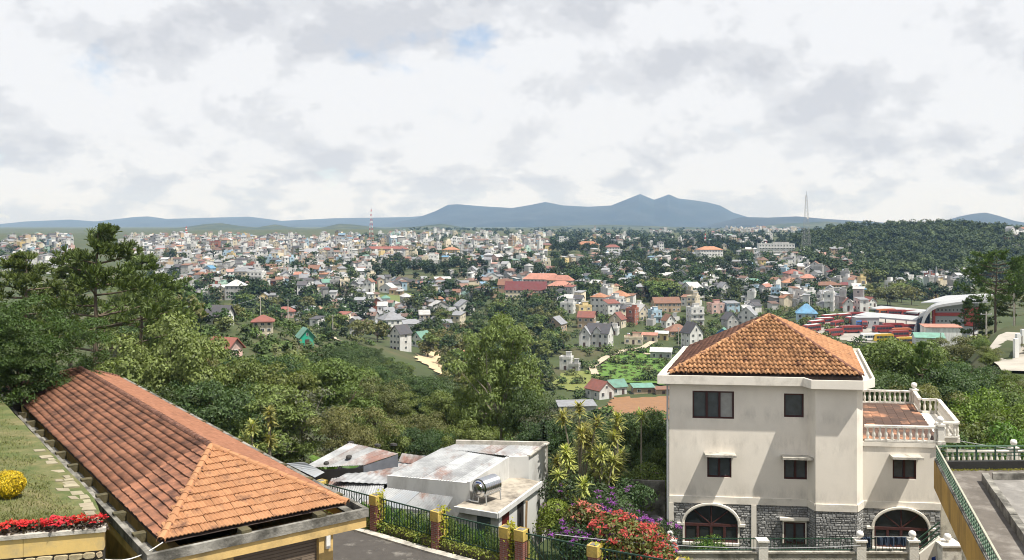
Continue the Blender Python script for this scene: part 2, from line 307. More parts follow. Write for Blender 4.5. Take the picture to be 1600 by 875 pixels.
def fronds(name, lm, seed, nf=2900, z0=.25, rx=.5):                             # feathery tree: compound leaves in drooping layers
    r = np.random.default_rng(seed); parts = []; cen = []
    for i in range(120):
        u = unit(r.normal(size=3)); u[2] = abs(u[2])*1.25-.55; k = r.random()**.3; cen.append([u[0]*rx*k, u[1]*rx*k, .5+u[2]*.46*k])
    cen = np.array(cen); idx = r.integers(0, len(cen), nf); out = unit(cen[idx]-[0, 0, .35]); base = cen[idx]+r.normal(0, .045, (nf, 3))
    d = unit(out+r.normal(0, .35, (nf, 3))+[0, 0, .1]); L = r.uniform(.055, .095, nf); nl = 8; s = unit(np.cross(d, [0, 0, 1.0])); Vs = []
    for j in range(nl):
        q = (j+.5)/nl; p = base+d*(L*q)[:, None]-np.array([0, 0, 1])*(L*q*q*.45)[:, None]; wl = .019*math.sin(PI*(.12+.86*q))+.005
        for sg in (-1, 1):
            t = unit(s*sg+d*.45-np.array([0, 0, .25])); b = .0055; e = d*b
            Vs.append(np.stack([p-e, p+e, p+t*wl+e*.4, p+t*wl-e*.6], 1))
    V = np.concatenate(Vs).reshape(-1, 3); mb = MB(); limbs(mb, np.array([0, 0, -.1]), cen[:14], r, .45, .03, bend=.03, fork=.7)
    return [('crown', np_mesh(name+'_crown', V, np.arange(len(V)).reshape(-1, 4), lm)), ('trunk', mb.mesh(name+'_trunk', bark))]
def strap_rosettes(cens, r, n=38, L=.45, W=.055, stiff=.25):                   # sword-leaf rosettes; returns V, F, mat index (edge pale, middle green)
    Vs, mi = [], []
    for c in cens:
        for k in range(n):
            el = r.uniform(-.55, 1.2); a = r.uniform(0, 2*PI); d = np.array([math.cos(a)*math.cos(el), math.sin(a)*math.cos(el), math.sin(el)]); s = np.array([-math.sin(a), math.cos(a), 0])
            l = L*r.uniform(.75, 1.15); pts = [c+d*l*t-np.array([0, 0, 1])*l*t*t*r.uniform(stiff, stiff*3) for t in (0.05, .4, .75, 1)]; wd = [W*.5, W, W*.75, W*.08]
            for i in range(3):
                for (a0, a1, m) in ((-1, -.45, 1), (-.45, .45, 0), (.45, 1, 1)):
                    Vs.append([pts[i]+s*wd[i]*a0*.5, pts[i]+s*wd[i]*a1*.5, pts[i+1]+s*wd[i+1]*a1*.5, pts[i+1]+s*wd[i+1]*a0*.5]); mi.append(m)
    V = np.array(Vs).reshape(-1, 3); return V, np.arange(len(V)).reshape(-1, 4), mi
drg = leafmat('dracaena_green', (.09, .14, .03)); dry = leafmat('dracaena_cream', (.52, .50, .15)); drd = leafmat('dracaena_dark', (.03, .055, .02))
def dracaena(name, seed, H, heads, dark=False, spread=.9):
    r = np.random.default_rng(seed); mb = MB(); cens = []
    for k in range(heads):
        a = r.uniform(0, 6.28); rr = spread*r.random()**.6 if k else 0; top = np.array([math.cos(a)*rr, math.sin(a)*rr, H*(1-.5*(k/heads)*r.uniform(.6, 1.2))])
        m = np.array([top[0]*.35, top[1]*.35, top[2]*.5]); mb.tube([(top[0]*.1, top[1]*.1, -.8), tuple(m), tuple(top)], [.07, .05, .035], 6)
        cens.append(top)
        for j in range(1 if not dark else 4): cens.append(top-np.array([0, 0, .3*(j+1)]))
    V, F, mi = strap_rosettes(cens, r, 34, .56 if not dark else .40, .10, .07)
    return [('leaves', np_mesh(name+'_leaves', V, F, [drd if dark else drg, drd if dark else dry], mi)), ('stem', mb.mesh(name+'_stem', barkp))]
def banana(name, seed, H=3.2, n=9):
    r = np.random.default_rng(seed); Vs = []; mb = MB(); mb.tube([(0, 0, -.6), (.05, 0, H*.3), (.05, .05, H*.5)], [.16, .13, .09], 8)
    for k in range(n):
        a = 2*PI*k/n+r.uniform(-.3, .3); el = r.uniform(.5, 1.35); d = np.array([math.cos(a)*math.cos(el), math.sin(a)*math.cos(el), math.sin(el)]); s = np.array([-math.sin(a), math.cos(a), 0]); l = H*r.uniform(.55, .8); c = np.array([.05, .05, H*.45])
        T = np.linspace(.12, 1, 10); pts = [c+d*l*t-np.array([0, 0, 1])*l*t**2.3*.42 for t in T]; wd = [.30*math.sin(PI*min(1, .1+.86*(t-.1)/.9))**.6*l/2.2+.01 for t in T]
        for i in range(9):
            for sg in (-1, 1):
                up = np.array([0, 0, .35]); j = r.uniform(.85, 1.05)
                Vs.append([pts[i], pts[i+1], pts[i+1]+(s*sg+up)*wd[i+1]*j, pts[i]+(s*sg+up)*wd[i]*j])
    V = np.array(Vs).reshape(-1, 3)
    return [('leaves', np_mesh(name+'_leaves', V, np.arange(len(V)).reshape(-1, 4), leafmat('banana_leaf', (.10, .19, .035), island=.15))), ('stem', mb.mesh(name+'_stem', leafmat('banana_stem', (.14, .16, .05))))]
G1 = leafmat('leaf_mid_green', (.13, .172, .044)); G2 = leafmat('leaf_dark_green', (.06, .098, .03)); G3 = leafmat('leaf_yellow_green', (.15, .172, .05)); G4 = leafmat('leaf_olive', (.145, .15, .055))
G5 = leafmat('leaf_bright_green', (.11, .18, .03)); PN = leafmat('pine_needles', (.085, .12, .028), tr=.2); FE = leafmat('feather_leaf', (.058, .10, .022), objrand=.3); GP = leafmat('leaf_grey_green', (.10, .11, .07))
LIB = {}
def lib(k, f):
    if k not in LIB: LIB[k] = f()
    return LIB[k]
def K(kind):
    d = {'mid': lambda: broadleaf('mid', G1, 11, 64, 260, L=.024, W=.013, crad=(.08, .15)), 'mid2': lambda: broadleaf('mid2', G1, 12, 56, 260, rx=.36, shape=.7, L=.024, W=.012, crad=(.08, .14)), 'dark': lambda: broadleaf('dark', G2, 13, 64, 260, L=.023, W=.013, crad=(.08, .15)),
         'olive': lambda: broadleaf('olive', G4, 14, 54, 210, rx=.4, crad=(.07, .13), L=.023, W=.011), 'yellow': lambda: broadleaf('yellow', G3, 15, 72, 210, rx=.46, L=.024, W=.014, crad=(.07, .13)),
         'tall': lambda: broadleaf('tall', G1, 16, 84, 220, rx=.33, z0=.2, crad=(.06, .115), L=.024, W=.009, droop=.55, shape=.72, bm=barkp), 'bush': lambda: broadleaf('bush', G5, 17, 40, 260, rx=.62, z0=.02, L=.045, W=.02, crad=(.16, .26)),
         'bushd': lambda: broadleaf('bushd', G2, 18, 40, 260, rx=.62, z0=.02, L=.042, W=.02, crad=(.16, .26)), 'busho': lambda: broadleaf('busho', G4, 19, 40, 240, rx=.6, z0=.02, L=.042, W=.018, crad=(.14, .24)),
         'bushm': lambda: broadleaf('bushm', G1, 20, 40, 260, rx=.62, z0=.02, L=.042, W=.02, crad=(.16, .26)),
         'airy': lambda: broadleaf('airy', leafmat('leaf_light_green', (.15, .195, .055), objrand=.25), 26, 100, 150, rx=.38, z0=.16, crad=(.05, .095), L=.026, W=.0095, droop=.55, shape=.66, bm=barkp, rt=.016), 'sparse': lambda: broadleaf('sparse', GP, 21, 34, 60, rx=.42, z0=.2, L=.035, W=.016, crad=(.08, .14), bm=barkp),
         'pine': lambda: pine('pine', PN, 31, levels=15, z0=.30, rx=.36, per=(3, 6), tuft=19, n=18, L=.030, W=.005, top=.10, gap=.3), 'pine2': lambda: pine('pine2', PN, 32, levels=12, z0=.42, rx=.32, gap=.25, tuft=16, n=18, L=.036, W=.006), 'umbrella': lambda: pine('umbrella', PN, 35, levels=11, z0=.45, rx=.42, tuft=10, top=.5, L=.045, gap=.1),
         'feather': lambda: broadleaf('feather', FE, 41, 170, 250, rx=.52, z0=-.08, L=.022, W=.008, crad=(.06, .12), droop=.5, flat=.75),
         'far_round': lambda: broadleaf('far_round', G2, 51, 22, 34, rx=.42, z0=.15, L=.11, W=.075, crad=(.12, .2)), 'far_mid': lambda: broadleaf('far_mid', G1, 52, 22, 34, rx=.46, z0=.1, L=.11, W=.075, crad=(.12, .2)),
         'far_olive': lambda: broadleaf('far_olive', G4, 53, 20, 30, rx=.44, z0=.1, L=.11, W=.07, crad=(.12, .2)),
         'far_pine': lambda: broadleaf('far_pine', leafmat('far_pine_green', (.026, .048, .018)), 54, 20, 34, rx=.30, z0=.38, L=.09, W=.05, crad=(.09, .15), rt=.018),
         'far_bush': lambda: broadleaf('far_bush', G1, 55, 16, 34, rx=.75, z0=.0, L=.16, W=.11, crad=(.22, .34)), 'far_cypress': lambda: broadleaf('far_cypress', G2, 56, 20, 30, rx=.13, z0=.05, L=.08, W=.04, crad=(.06, .09), shape=.3)}
    return lib(kind, d[kind])
def plant(name, kind, loc, H, label=None, cat='tree', group=None, rz=None, wide=1.0, parts=None):
    rz = random.uniform(0, 6.28) if rz is None else rz
    e = O(name, None, loc=loc, rz=rz, label=label, cat=cat, group=group)
    for pn, me in (parts or K(kind)):
        O(pn, me, e, scale=(H*wide, H*wide, H) if not parts else (H, H, H))
    return e
# ---------------------------------------------------------------- labels made unique by look, place and order from the left
AUTO = []
def auto(o, look, plural, place, px): AUTO.append((o, look, plural, place, px))
ONES = ['', 'first', 'second', 'third', 'fourth', 'fifth', 'sixth', 'seventh', 'eighth', 'ninth', 'tenth', 'eleventh', 'twelfth', 'thirteenth', 'fourteenth', 'fifteenth', 'sixteenth', 'seventeenth', 'eighteenth', 'nineteenth', 'twentieth']
TENS = {2: 'twenty', 3: 'thirty', 4: 'forty', 5: 'fifty', 6: 'sixty', 7: 'seventy', 8: 'eighty', 9: 'ninety'}
def ordn(i):
    if i <= 20: return ONES[i]
    if i % 10 == 0: return TENS[i//10][:-1]+'ieth'
    return TENS[i//10]+'-'+ONES[i % 10]
def finish_labels():
    g = {}
    for t in AUTO: g.setdefault((t[2], t[3]), []).append(t)
    for ks, L in g.items():
        L.sort(key=lambda t: t[4])
        for i, t in enumerate(L):
            if len(L) == 1: s = f'{t[1]} {t[3]}'
            elif i == 0: s = f'leftmost of the {t[2]} {t[3]}'
            elif i == len(L)-1: s = f'rightmost of the {t[2]} {t[3]}'
            else: s = f'{ordn(i+1)} from left of the {t[2]} {t[3]}'
            t[0]['label'] = s
# ================================================================ foreground buildings
conc = mat('weathered_concrete', (.30, .285, .25), rough=.95, var=.35, vscale=3, stain=(.045, .043, .036), sscale=1.3, samt=.85, bump=.5, bscale=14, slo=.36, shi=.6)
concl = mat('pale_concrete', (.50, .47, .41), rough=.95, var=.25, vscale=3, stain=(.09, .085, .07), sscale=1.6, samt=.7, bump=.4, bscale=16, slo=.45, shi=.66)
tileL = mat('clay_tile', (.50, .215, .10), rough=.85, var=.3, vscale=2.5, stain=(.06, .035, .026), sscale=.9, samt=.85, island=.22, bump=.25, bscale=30, coords='Generated', slo=.5, shi=.72)
def tilemat(name, base, stain, slo, shi, sscale, island=.25):
    m = bpy.data.materials.new(name); m.use_nodes = True; t = m.node_tree; b = t.nodes['Principled BSDF']; ge = t.nodes.new('ShaderNodeNewGeometry'); oi = t.nodes.new('ShaderNodeObjectInfo')
    def noise(sc, det=6, r=.62):
        n = t.nodes.new('ShaderNodeTexNoise'); n.inputs['Scale'].default_value = sc; n.inputs['Detail'].default_value = det; n.inputs['Roughness'].default_value = r; t.links.new(ge.outputs['Position'], n.inputs['Vector']); return n.outputs[0]
    rnd = mth(t, 'FRACT', mth(t, 'ADD', ge.outputs['Random Per Island'], oi.outputs['Random']))
    c = mixc(t, mth(t, 'MULTIPLY', rnd, .55), base, (base[0]*1.18, base[1]*1.28, base[2]*1.35))
    c = mixc(t, 1.0, c, mth(t, 'ADD', mth(t, 'MULTIPLY', mth(t, 'FRACT', mth(t, 'MULTIPLY', rnd, 5.7)), 2*island), 1-island), 'MULTIPLY')
    f = ramp(t, mth(t, 'ADD', noise(sscale), mth(t, 'MULTIPLY', mth(t, 'SUBTRACT', rnd, .5), .16)), [(slo, 0), (shi, 1)]); c = mixc(t, mth(t, 'MULTIPLY', f, .88), c, stain)
    c = mixc(t, 1.0, c, mth(t, 'ADD', mth(t, 'MULTIPLY', noise(9), .5), .75), 'MULTIPLY')
    t.links.new(c, b.inputs['Base Color']); b.inputs['Roughness'].default_value = .85; b.inputs['Specular IOR Level'].default_value = .25
    bn = t.nodes.new('ShaderNodeBump'); bn.inputs['Strength'].default_value = .3; bn.inputs['Distance'].default_value = .02; t.links.new(noise(40), bn.inputs['Height']); t.links.new(bn.outputs[0], b.inputs['Normal']); return m
tA = tilemat('orange_clay_tile', (.36, .178, .088), (.10, .05, .035), .58, .76, 1.6, .12)
tB = tilemat('stained_clay_tile', (.27, .122, .072), (.055, .03, .024), .40, .68, 1.5, .14)
tC = tilemat('red_clay_tile', (.33, .148, .085), (.12, .06, .045), .58, .8, .8, .12)
tD = tilemat('ochre_clay_tile', (.35, .182, .088), (.10, .045, .03), .52, .70, 2.4, .26)
tE = tilemat('dark_red_tile', (.17, .082, .055), (.05, .025, .02), .5, .7, 1.2)
underlay = mat('roof_underlay', (.05, .035, .03), var=.2)
def tile_mesh(name, tw, tl, m, lift=.045, hump=.034, n=2):
    v, f = [], []
    if n == 2: xs = [i*tw/4 for i in range(5)]; hs = [hump if i % 2 else 0 for i in range(5)]
    else: xs = [tw*q for q in (0, .30, .36, .60, .86, .94, 1.0)]; hs = [hump*q for q in (0, 0, .7, 1, .7, 0, 0)]
    for y, zo in ((0, lift), (tl*1.12, .0)): v += [(x-tw/2, y, h+zo) for x, h in zip(xs, hs)]
    k = len(xs); v += [(x-tw/2, 0, h+lift-.03) for x, h in zip(xs, hs)]
    for i in range(k-1): f.append((i, i+1, k+i+1, k+i)); f.append((2*k+i, 2*k+i+1, i+1, i))
    me = bpy.data.meshes.new(name); me.from_pydata(v, [], f); me.materials.append(m); me.update(); return me
def slope_tiles(E0, E1, T0, T1, nrows, tw):
    # trapezoid E0-E1 (eave, left to right seen from outside) up to T0-T1; yields tile matrices row by row
    E0, E1, T0, T1 = map(Vector, (E0, E1, T0, T1)); e = (E1-E0).normalized(); up = (T0-E0); up = up-e*up.dot(e); sl = up.length; up /= sl; nrm = e.cross(up); out = []
    a = (T0-E0).dot(e); b = (T1-E0).dot(e); W = (E1-E0).length
    for r in range(nrows):
        s = sl*r/nrows; k = (r+.5)/nrows; x0 = a*k; x1 = W+(b-W)*k; n = int(W/tw)+2
        for i in range(n):
            x = (i+.5*(r % 2)*0)*tw+tw/2
            if x < x0-tw*.1 or x > x1+tw*.1: continue
            p = E0+e*x+up*s; M = Matrix((e, up, nrm)).transposed().to_4x4(); M.translation = p+nrm*.02
            M = M @ Matrix.Translation((random.gauss(0, .004), random.gauss(0, .008), random.gauss(0, .004))) @ Matrix.Rotation(random.gauss(0, .02), 4, 'Z')
            out.append(M)
    return out, sl/nrows
def bake(name, me, Ms, parent, m, kind='stuff'):
    co = np.empty(len(me.vertices)*3); me.vertices.foreach_get('co', co); co = np.c_[co.reshape(-1, 3), np.ones(len(co)//3)]; fs = np.array([tuple(p.vertices) for p in me.polygons]); n = len(co)
    V = np.concatenate([co @ np.array(M).T[:, :3] for M in Ms]); F = np.concatenate([fs+i*n for i in range(len(Ms))])
    return O(name, np_mesh(name, V, F, m), parent, kind=kind)
def caps(a, b, parent, m, r=.13, step=.38, sx=1.0):
    a, b = Vector(a), Vector(b); d = b-a; L = d.length; d /= L; n = max(2, int(L/step)); st = L/n
    key = ('cap', round(st, 2), r, m.name)
    if key not in LIB:
        mb = MB(); ring = [(math.cos(t), math.sin(t)) for t in np.linspace(-.25, PI+.25, 8)]
        for i in range(7):
            (c0, s0), (c1, s1) = ring[i], ring[i+1]; r2 = r*.84; l = st*1.12
            mb.quad((c0*r, 0, s0*r), (c1*r, 0, s1*r), (c1*r2, l, s1*r2), (c0*r2, l, s0*r2)); mb.quad((c0*r*.8, 0, s0*r*.8), (c1*r*.8, 0, s1*r*.8), (c1*r, 0, s1*r), (c0*r, 0, s0*r))
        LIB[key] = mb.mesh('ridge_tile', m)
    x = d.cross(Vector((0, 0, 1))).normalized(); z = x.cross(d)
    for i in range(n):
        M = Matrix((x, d, z)).transposed().to_4x4(); M.translation = a+d*(st*i); O('ridge_tile', LIB[key], parent, M=M @ Matrix.Rotation(random.gauss(0, .02), 4, 'Z'))
# ---------------------------------------------------------------- left building: long hipped tiled roof beside the lawn
ye = mat('yellow_plaster', (.62, .43, .17), rough=.9, var=.18, vscale=2, stain=(.22, .17, .09), sscale=1.5, samt=.6, bump=.15, bscale=25)
UL, VL = Vector((.80, .60, 0)), Vector((-.60, .80, 0)); AL = Vector((-10.0, 25.5, 0)); WL, LL, ZE, ZR, INS = 5.85, 30.0, -9.0, -7.62, 4.5
def LB(u, v, z): return AL+UL*u+VL*v+Vector((0, 0, z))
gar = O('garage_building', None, loc=LB(3, 15, -12.5), label='long yellow building with hipped orange clay tile roof beside the lawn', cat='building')
bpy.context.view_layer.update(); GI = Matrix.Translation(-LB(3, 15, -12.5))
def rel(o, root):
    o.matrix_parent_inverse = Matrix.Translation(-Vector(root.location)); return o
def child(name, me, root, **kw): return rel(O(name, me, root, **kw), root)
A, B, Cc, D = LB(0, 0, ZE), LB(WL, 0, ZE), LB(0, LL, ZE), LB(WL, LL, ZE); R0, R1 = LB(WL/2, INS, ZR), LB(WL/2, LL-INS, ZR)
dz = Vector((0, 0, -.06)); mb = MB(); mb.quad(A+dz, B+dz, R0+dz); mb.quad(Cc+dz, A+dz, R0+dz, R1+dz); mb.quad(B+dz, D+dz, R1+dz, R0+dz); mb.quad(D+dz, Cc+dz, R1+dz)
roof = child('roof', mb.mesh('garage_roof', underlay), gar)
def rp(name, me, M=None): return O(name, me, roof, M=M)
Mf, lf = slope_tiles(A, B, R0, R0, 12, .24); tf = tile_mesh('tile_front', .24, lf, tA); keep = list(Mf)
Ms, ls = slope_tiles(Cc, A, R1, R0, 12, .24); ts = tile_mesh('tile_side', .24, ls, tB, lift=.065)
Ms.sort(key=lambda M: M.translation.length); near, rest = Ms[:300-min(len(Mf), 200)], Ms[300-min(len(Mf), 200):]
for M in Mf: rp('roof_tile', tf, M)
for M in near: rp('roof_tile', ts, M)
bake('roof_tiles', ts, rest, roof, tB)
Mr, lr = slope_tiles(B, D, R0, R1, 12, .24); tr_ = tile_mesh('tile_right', .24, lr, tC); bake('roof_tiles', tr_, Mr, roof, tC)
Mb, lb_ = slope_tiles(D, Cc, R1, R1, 12, .24); bake('roof_tiles', tile_mesh('tile_back', .24, lb_, tC), Mb, roof, tC)
for a, b, m in ((A, R0, tA), (B, R0, tA), (R0, R1, tE), (Cc, R1, tE), (D, R1, tE)): caps(a+Vector((0, 0, .02)), b+Vector((0, 0, .02)), roof, m)
# concrete gutter beam round the eaves with brackets
def ring(o0, o1, z0, z1):                                                      # rectangular ring between offsets o0<o1 outside the eave
    mb = MB(); a = [LB(-o0, -o0, 0), LB(WL+o0, -o0, 0), LB(WL+o0, LL+o0, 0), LB(-o0, LL+o0, 0)]; b = [LB(-o1, -o1, 0), LB(WL+o1, -o1, 0), LB(WL+o1, LL+o1, 0), LB(-o1, LL+o1, 0)]
    for i in range(4):
        j = (i+1) % 4; up0, up1 = Vector((0, 0, z0)), Vector((0, 0, z1))
        mb.quad(a[i]+up1, b[i]+up1, b[j]+up1, a[j]+up1); mb.quad(a[i]+up0, a[j]+up0, b[j]+up0, b[i]+up0); mb.quad(b[i]+up0, b[j]+up0, b[j]+up1, b[i]+up1); mb.quad(a[i]+up0, a[i]+up1, a[j]+up1, a[j]+up0)
    return mb
child('gutter_beam', ring(.36, .50, -9.40, -9.13).mesh('gutter_beam', conc), gar)
child('gutter_floor', ring(.04, .36, -9.40, -9.34).mesh('gutter_floor', conc), gar)
child('fascia', ring(.16, .44, -9.74, -9.405).mesh('fascia', ye), gar)
mossy = mat('mossy_concrete', (.10, .085, .045), var=.5, vscale=5, stain=(.05, .05, .03), sscale=3, samt=.8, bump=.6, bscale=20)
for v in np.arange(1.2, 29, 2.35):
    for u0, u1 in ((-.42, -.05), (WL+.05, WL+.42)):
        child('bracket', MB().prism([LB(u0, v, -9.33), LB(u1, v, -9.33), LB(u1, v, -9.06), LB(u0, v, -9.06)], VL*.28).mesh('bracket', mossy), gar)
for u in (2.2, 4.6): child('bracket', MB().prism([LB(u, -.42, -9.33), LB(u+.3, -.42, -9.33), LB(u+.3, -.42, -9.04), LB(u, -.42, -9.04)], VL*.38).mesh('bracket', mossy), gar)
# walls: front wall with a shutter opening and a corner pier
fw = MB(); y0 = .55
fw.prism([LB(.5, y0, -12.6), LB(2.3, y0, -12.6), LB(2.3, y0, -9.5), LB(.5, y0, -9.5)], VL*.25); fw.prism([LB(2.3, y0, -10.05), LB(5.1, y0, -10.05), LB(5.1, y0, -9.5), LB(2.3, y0, -9.5)], VL*.25)
fw.prism([LB(5.1, y0, -12.6), LB(5.6, y0, -12.6), LB(5.6, y0, -9.5), LB(5.1, y0, -9.5)], VL*.25)
fw.prism([LB(5.35, y0+.25, -12.6), LB(5.6, y0+.25, -12.6), LB(5.6, y0+.25, -9.5), LB(5.35, y0+.25, -9.5)], VL*28.5); fw.prism([LB(.5, y0+.25, -12.6), LB(.75, y0+.25, -12.6), LB(.75, y0+.25, -9.5), LB(.5, y0+.25, -9.5)], VL*28.5)
child('wall', fw.mesh('garage_wall', ye), gar)
sh = mat('brown_shutter', (.20, .155, .115), rough=.5, var=.15, vscale=4, spec=.4)
shut = child('roller_shutter', MB().prism([LB(2.3, y0+.2, -12.6), LB(5.1, y0+.2, -12.6), LB(5.1, y0+.2, -10.05), LB(2.3, y0+.2, -10.05)], VL*.04).mesh('roller_shutter', sh), gar)
slat = MB().prism([Vector((0, 0, 0)), UL*2.8, UL*2.8+Vector((0, 0, .085))-VL*.0, Vector((0, 0, .085))], -VL*.022).mesh('slat', sh)
for i in range(24): rel(O('slat', slat, shut, loc=LB(2.3, y0+.195, -12.55+i*.104)), shut)
for o in shut.children: o.matrix_parent_inverse = Matrix.Identity(4)
whitepl = mat('white_plastic', (.78, .78, .75), rough=.5, var=.08)
for u in (3.0, 3.85): child('light_box', MB().prism([LB(u-.3, y0-.10, -9.93), LB(u+.3, y0-.10, -9.93), LB(u+.3, y0-.10, -9.78), LB(u-.3, y0-.10, -9.78)], VL*.09).mesh('light_box', whitepl), gar)
child('light_box', MB().prism([LB(5.32, y0-.1, -10.5), LB(5.46, y0-.1, -10.5), LB(5.46, y0-.1, -9.95), LB(5.32, y0-.1, -9.95)], VL*.09).mesh('light_box', whitepl), gar)
sgn = child('sign_board', MB().prism([LB(1.35, y0-.05, -10.6), LB(2.1, y0-.05, -10.6), LB(2.1, y0-.05, -10.28), LB(1.35, y0-.05, -10.28)], VL*.04).mesh('sign_board', mat('navy_sign', (.012, .02, .06), rough=.4, var=.1)), gar)
lm_ = mat('sign_lettering', (.7, .72, .75), var=.05)
mb = MB()
for i, (u, wd, z) in enumerate(((1.62, .05, -10.36), (1.69, .05, -10.36), (1.76, .06, -10.36), (1.84, .04, -10.36), (1.5, .22, -10.46), (1.78, .2, -10.46), (1.55, .36, -10.54))): mb.prism([LB(u, y0-.053, z-.02), LB(u+wd, y0-.053, z-.02), LB(u+wd, y0-.053, z+.02), LB(u, y0-.053, z+.02)], -VL*.006)
O('lettering', mb.mesh('lettering', lm_), sgn)
cb = MB(); p0, p1 = PZ(150, 872, -9.2), LB(.05, -.05, -9.02)
cb.tube([tuple(p0.lerp(p1, t)-Vector((0, 0, .25*math.sin(PI*t)))) for t in np.linspace(0, 1, 9)], .018, 6)
O('cable', cb.mesh('cable', whitepl), label='white cable strung from the lawn wall to the tiled roof corner', cat='cable')
# ---------------------------------------------------------------- lawn terrace, stone wall, paving, flowers, clipped bush
ZLW = -8.3; WR = Vector((-11.15, 24.45, 0))
def lawn_z(x, y): return ZLW-.15*max(0, (y-26)/18)+.10*max(0, -((x-WR.x)*UL.x+(y-WR.y)*UL.y))+.05*math.sin(x*1.3)*math.sin(y*1.1)
WR, WLx = Vector((-11.15, 24.45, 0)), Vector((-30.0, 19.2, 0)); WD = (WLx-WR).normalized(); WN = Vector((WD.y, -WD.x, 0))     # wall line and its camera-side normal
if WN.y > 0: WN = -WN
lawnm = mat('lawn_soil', (.085, .11, .034), rough=.95, var=.4, vscale=1.2, stain=(.19, .155, .08), sscale=.6, samt=.75, bump=.6, bscale=25, slo=.42, shi=.62)
mb = MB(); nu, nv = 22, 26; vid = {}
for j in range(nv+1):
    for i in range(nu+1):
        p = WR+VL*(j/nv*27)+WD*(i/nu*20)-WN*.25+UL*.38*min(1, j/nv*27/3); p.z = lawn_z(p.x, p.y); vid[i, j] = len(mb.v); mb.v.append(tuple(p))
for j in range(nv):
    for i in range(nu): mb.f.append((vid[i, j], vid[i, j+1], vid[i+1, j+1], vid[i+1, j])); mb.m.append(0)
side = [vid[0, j] for j in range(nv+1)]
for a, b in zip(side, side[1:]):
    va, vb = mb.v[a], mb.v[b]; mb.quad(va, vb, (vb[0], vb[1], -13), (va[0], va[1], -13))
O('lawn', mb.mesh('lawn', lawnm), kind='structure')
r = np.random.default_rng(5); n = 110000                                         # grass blades, one mass
s_, v_ = r.uniform(0, 17, n), 20.0*r.random(n)**1.5; px_ = WR.x+WD.x*s_+VL.x*v_-WN.x*.4; py_ = WR.y+WD.y*s_+VL.y*v_-WN.y*.4
bare = (np.sin(px_*1.7+np.sin(py_*.9)*2)*np.sin(py_*1.3+px_*.4)+r.normal(0, .5, n)) > -.75; strip = (s_ < .5+.2*np.sin(v_*1.9)) & (v_ < 11)
ok = bare & ~strip; px_, py_ = px_[ok], py_[ok]; n = len(px_); pz_ = ZLW-.15*np.maximum(0, (py_-26)/18)+.10*np.maximum(0, -((px_-WR.x)*UL.x+(py_-WR.y)*UL.y))+.05*np.sin(px_*1.3)*np.sin(py_*1.1)-.01
c = np.stack([px_, py_, pz_], -1); a = r.uniform(0, 6.28, n); d = np.stack([np.cos(a)*.7, np.sin(a)*.7, r.uniform(.25, 1, n)], -1); sd = np.stack([-np.sin(a), np.cos(a), 0*a], -1)*.013; h = r.uniform(.04, .12, n)[:, None]
O('grass', np_mesh('grass', np.stack([c-sd, c+sd, c+d*h+sd*.3, c+d*h-sd*.3], 1).reshape(-1, 3), np.arange(4*n).reshape(-1, 4), leafmat('grass_blade', (.14, .15, .045), objrand=0, tr=.25)), kind='stuff', label='short dry lawn grass', cat='grass')
wall = O('retaining_wall', None, loc=WR+Vector((0, 0, -12)), label='stone retaining wall with yellow painted band below the red flowers', cat='wall')
def wpoly(s0, s1, z0, z1, d0, d1): # box along the wall: s along WD, d outwards
    q = [WR+WD*s0+WN*d0+Vector((0, 0, z0)), WR+WD*s1+WN*d0+Vector((0, 0, z0)), WR+WD*s1+WN*d0+Vector((0, 0, z1)), WR+WD*s0+WN*d0+Vector((0, 0, z1))]; return q, WN*(d1-d0)
child('coping', MB().prism(*wpoly(-.06, 18, -8.36, -8.25, -.35, .05)).mesh('coping', concl), wall)
band = mat('yellow_band', (.66, .47, .17), rough=.85, var=.15, vscale=1.5, stain=(.36, .30, .18), sscale=1.6, samt=.7, bump=.1, bscale=30)
for s0 in np.arange(0, 18, 1.98): child('band_panel', MB().prism(*wpoly(s0, s0+1.968, -8.86, -8.362, -.3, 0)).mesh('band_panel', band), wall)
mort = mat('dark_mortar', (.05, .045, .035), var=.3, bump=.4, bscale=30)
child('core', MB().prism(*wpoly(0, 18, -13, -8.862, -.3, -.03)).mesh('core', mort), wall)
stm = mat('buff_stone', (.46, .385, .24), rough=.9, var=.3, vscale=4, stain=(.17, .13, .08), sscale=3, samt=.6, bump=.5, bscale=12, objrand=.5)
z = -8.88; stones = []
while z > -10.6:
    hh = random.uniform(.16, .27); s0 = random.uniform(-.25, 0)+.02
    while s0 < 5.5:
        wd = random.uniform(.22, .48); 
        if s0+wd > .1:
            jt = lambda k=.03: random.uniform(-k, k); a0, a1, b0, b1 = max(s0, 0)+.015, s0+wd-.02, z-hh+.02, z-.015; e = random.uniform(.0, .035)
            pts = [(a0+jt(), b0+.03), (a0+.05, b0+jt(.015)), (a1-.05, b0+jt(.015)), (a1+jt(), b0+.04), (a1+jt(), b1-.04), (a1-.05, b1+jt(.012)), (a0+.05, b1+jt(.012)), (a0+jt(), b1-.03)]
            mb = MB(); mid = [(x*.88+(a0+a1)/2*.12, y*.85+(b0+b1)/2*.15) for x, y in pts]; f3 = lambda p, d: WR+WD*p[0]+WN*d+Vector((0, 0, p[1]))
            for i in range(8): j = (i+1) % 8; mb.quad(f3(pts[i], -.05), f3(pts[j], -.05), f3(mid[j], .01+e), f3(mid[i], .01+e))
            mb.quad(*[f3(p, .01+e) for p in mid]); child('stone', mb.mesh('stone', stm), wall)
        s0 += wd
    z -= hh
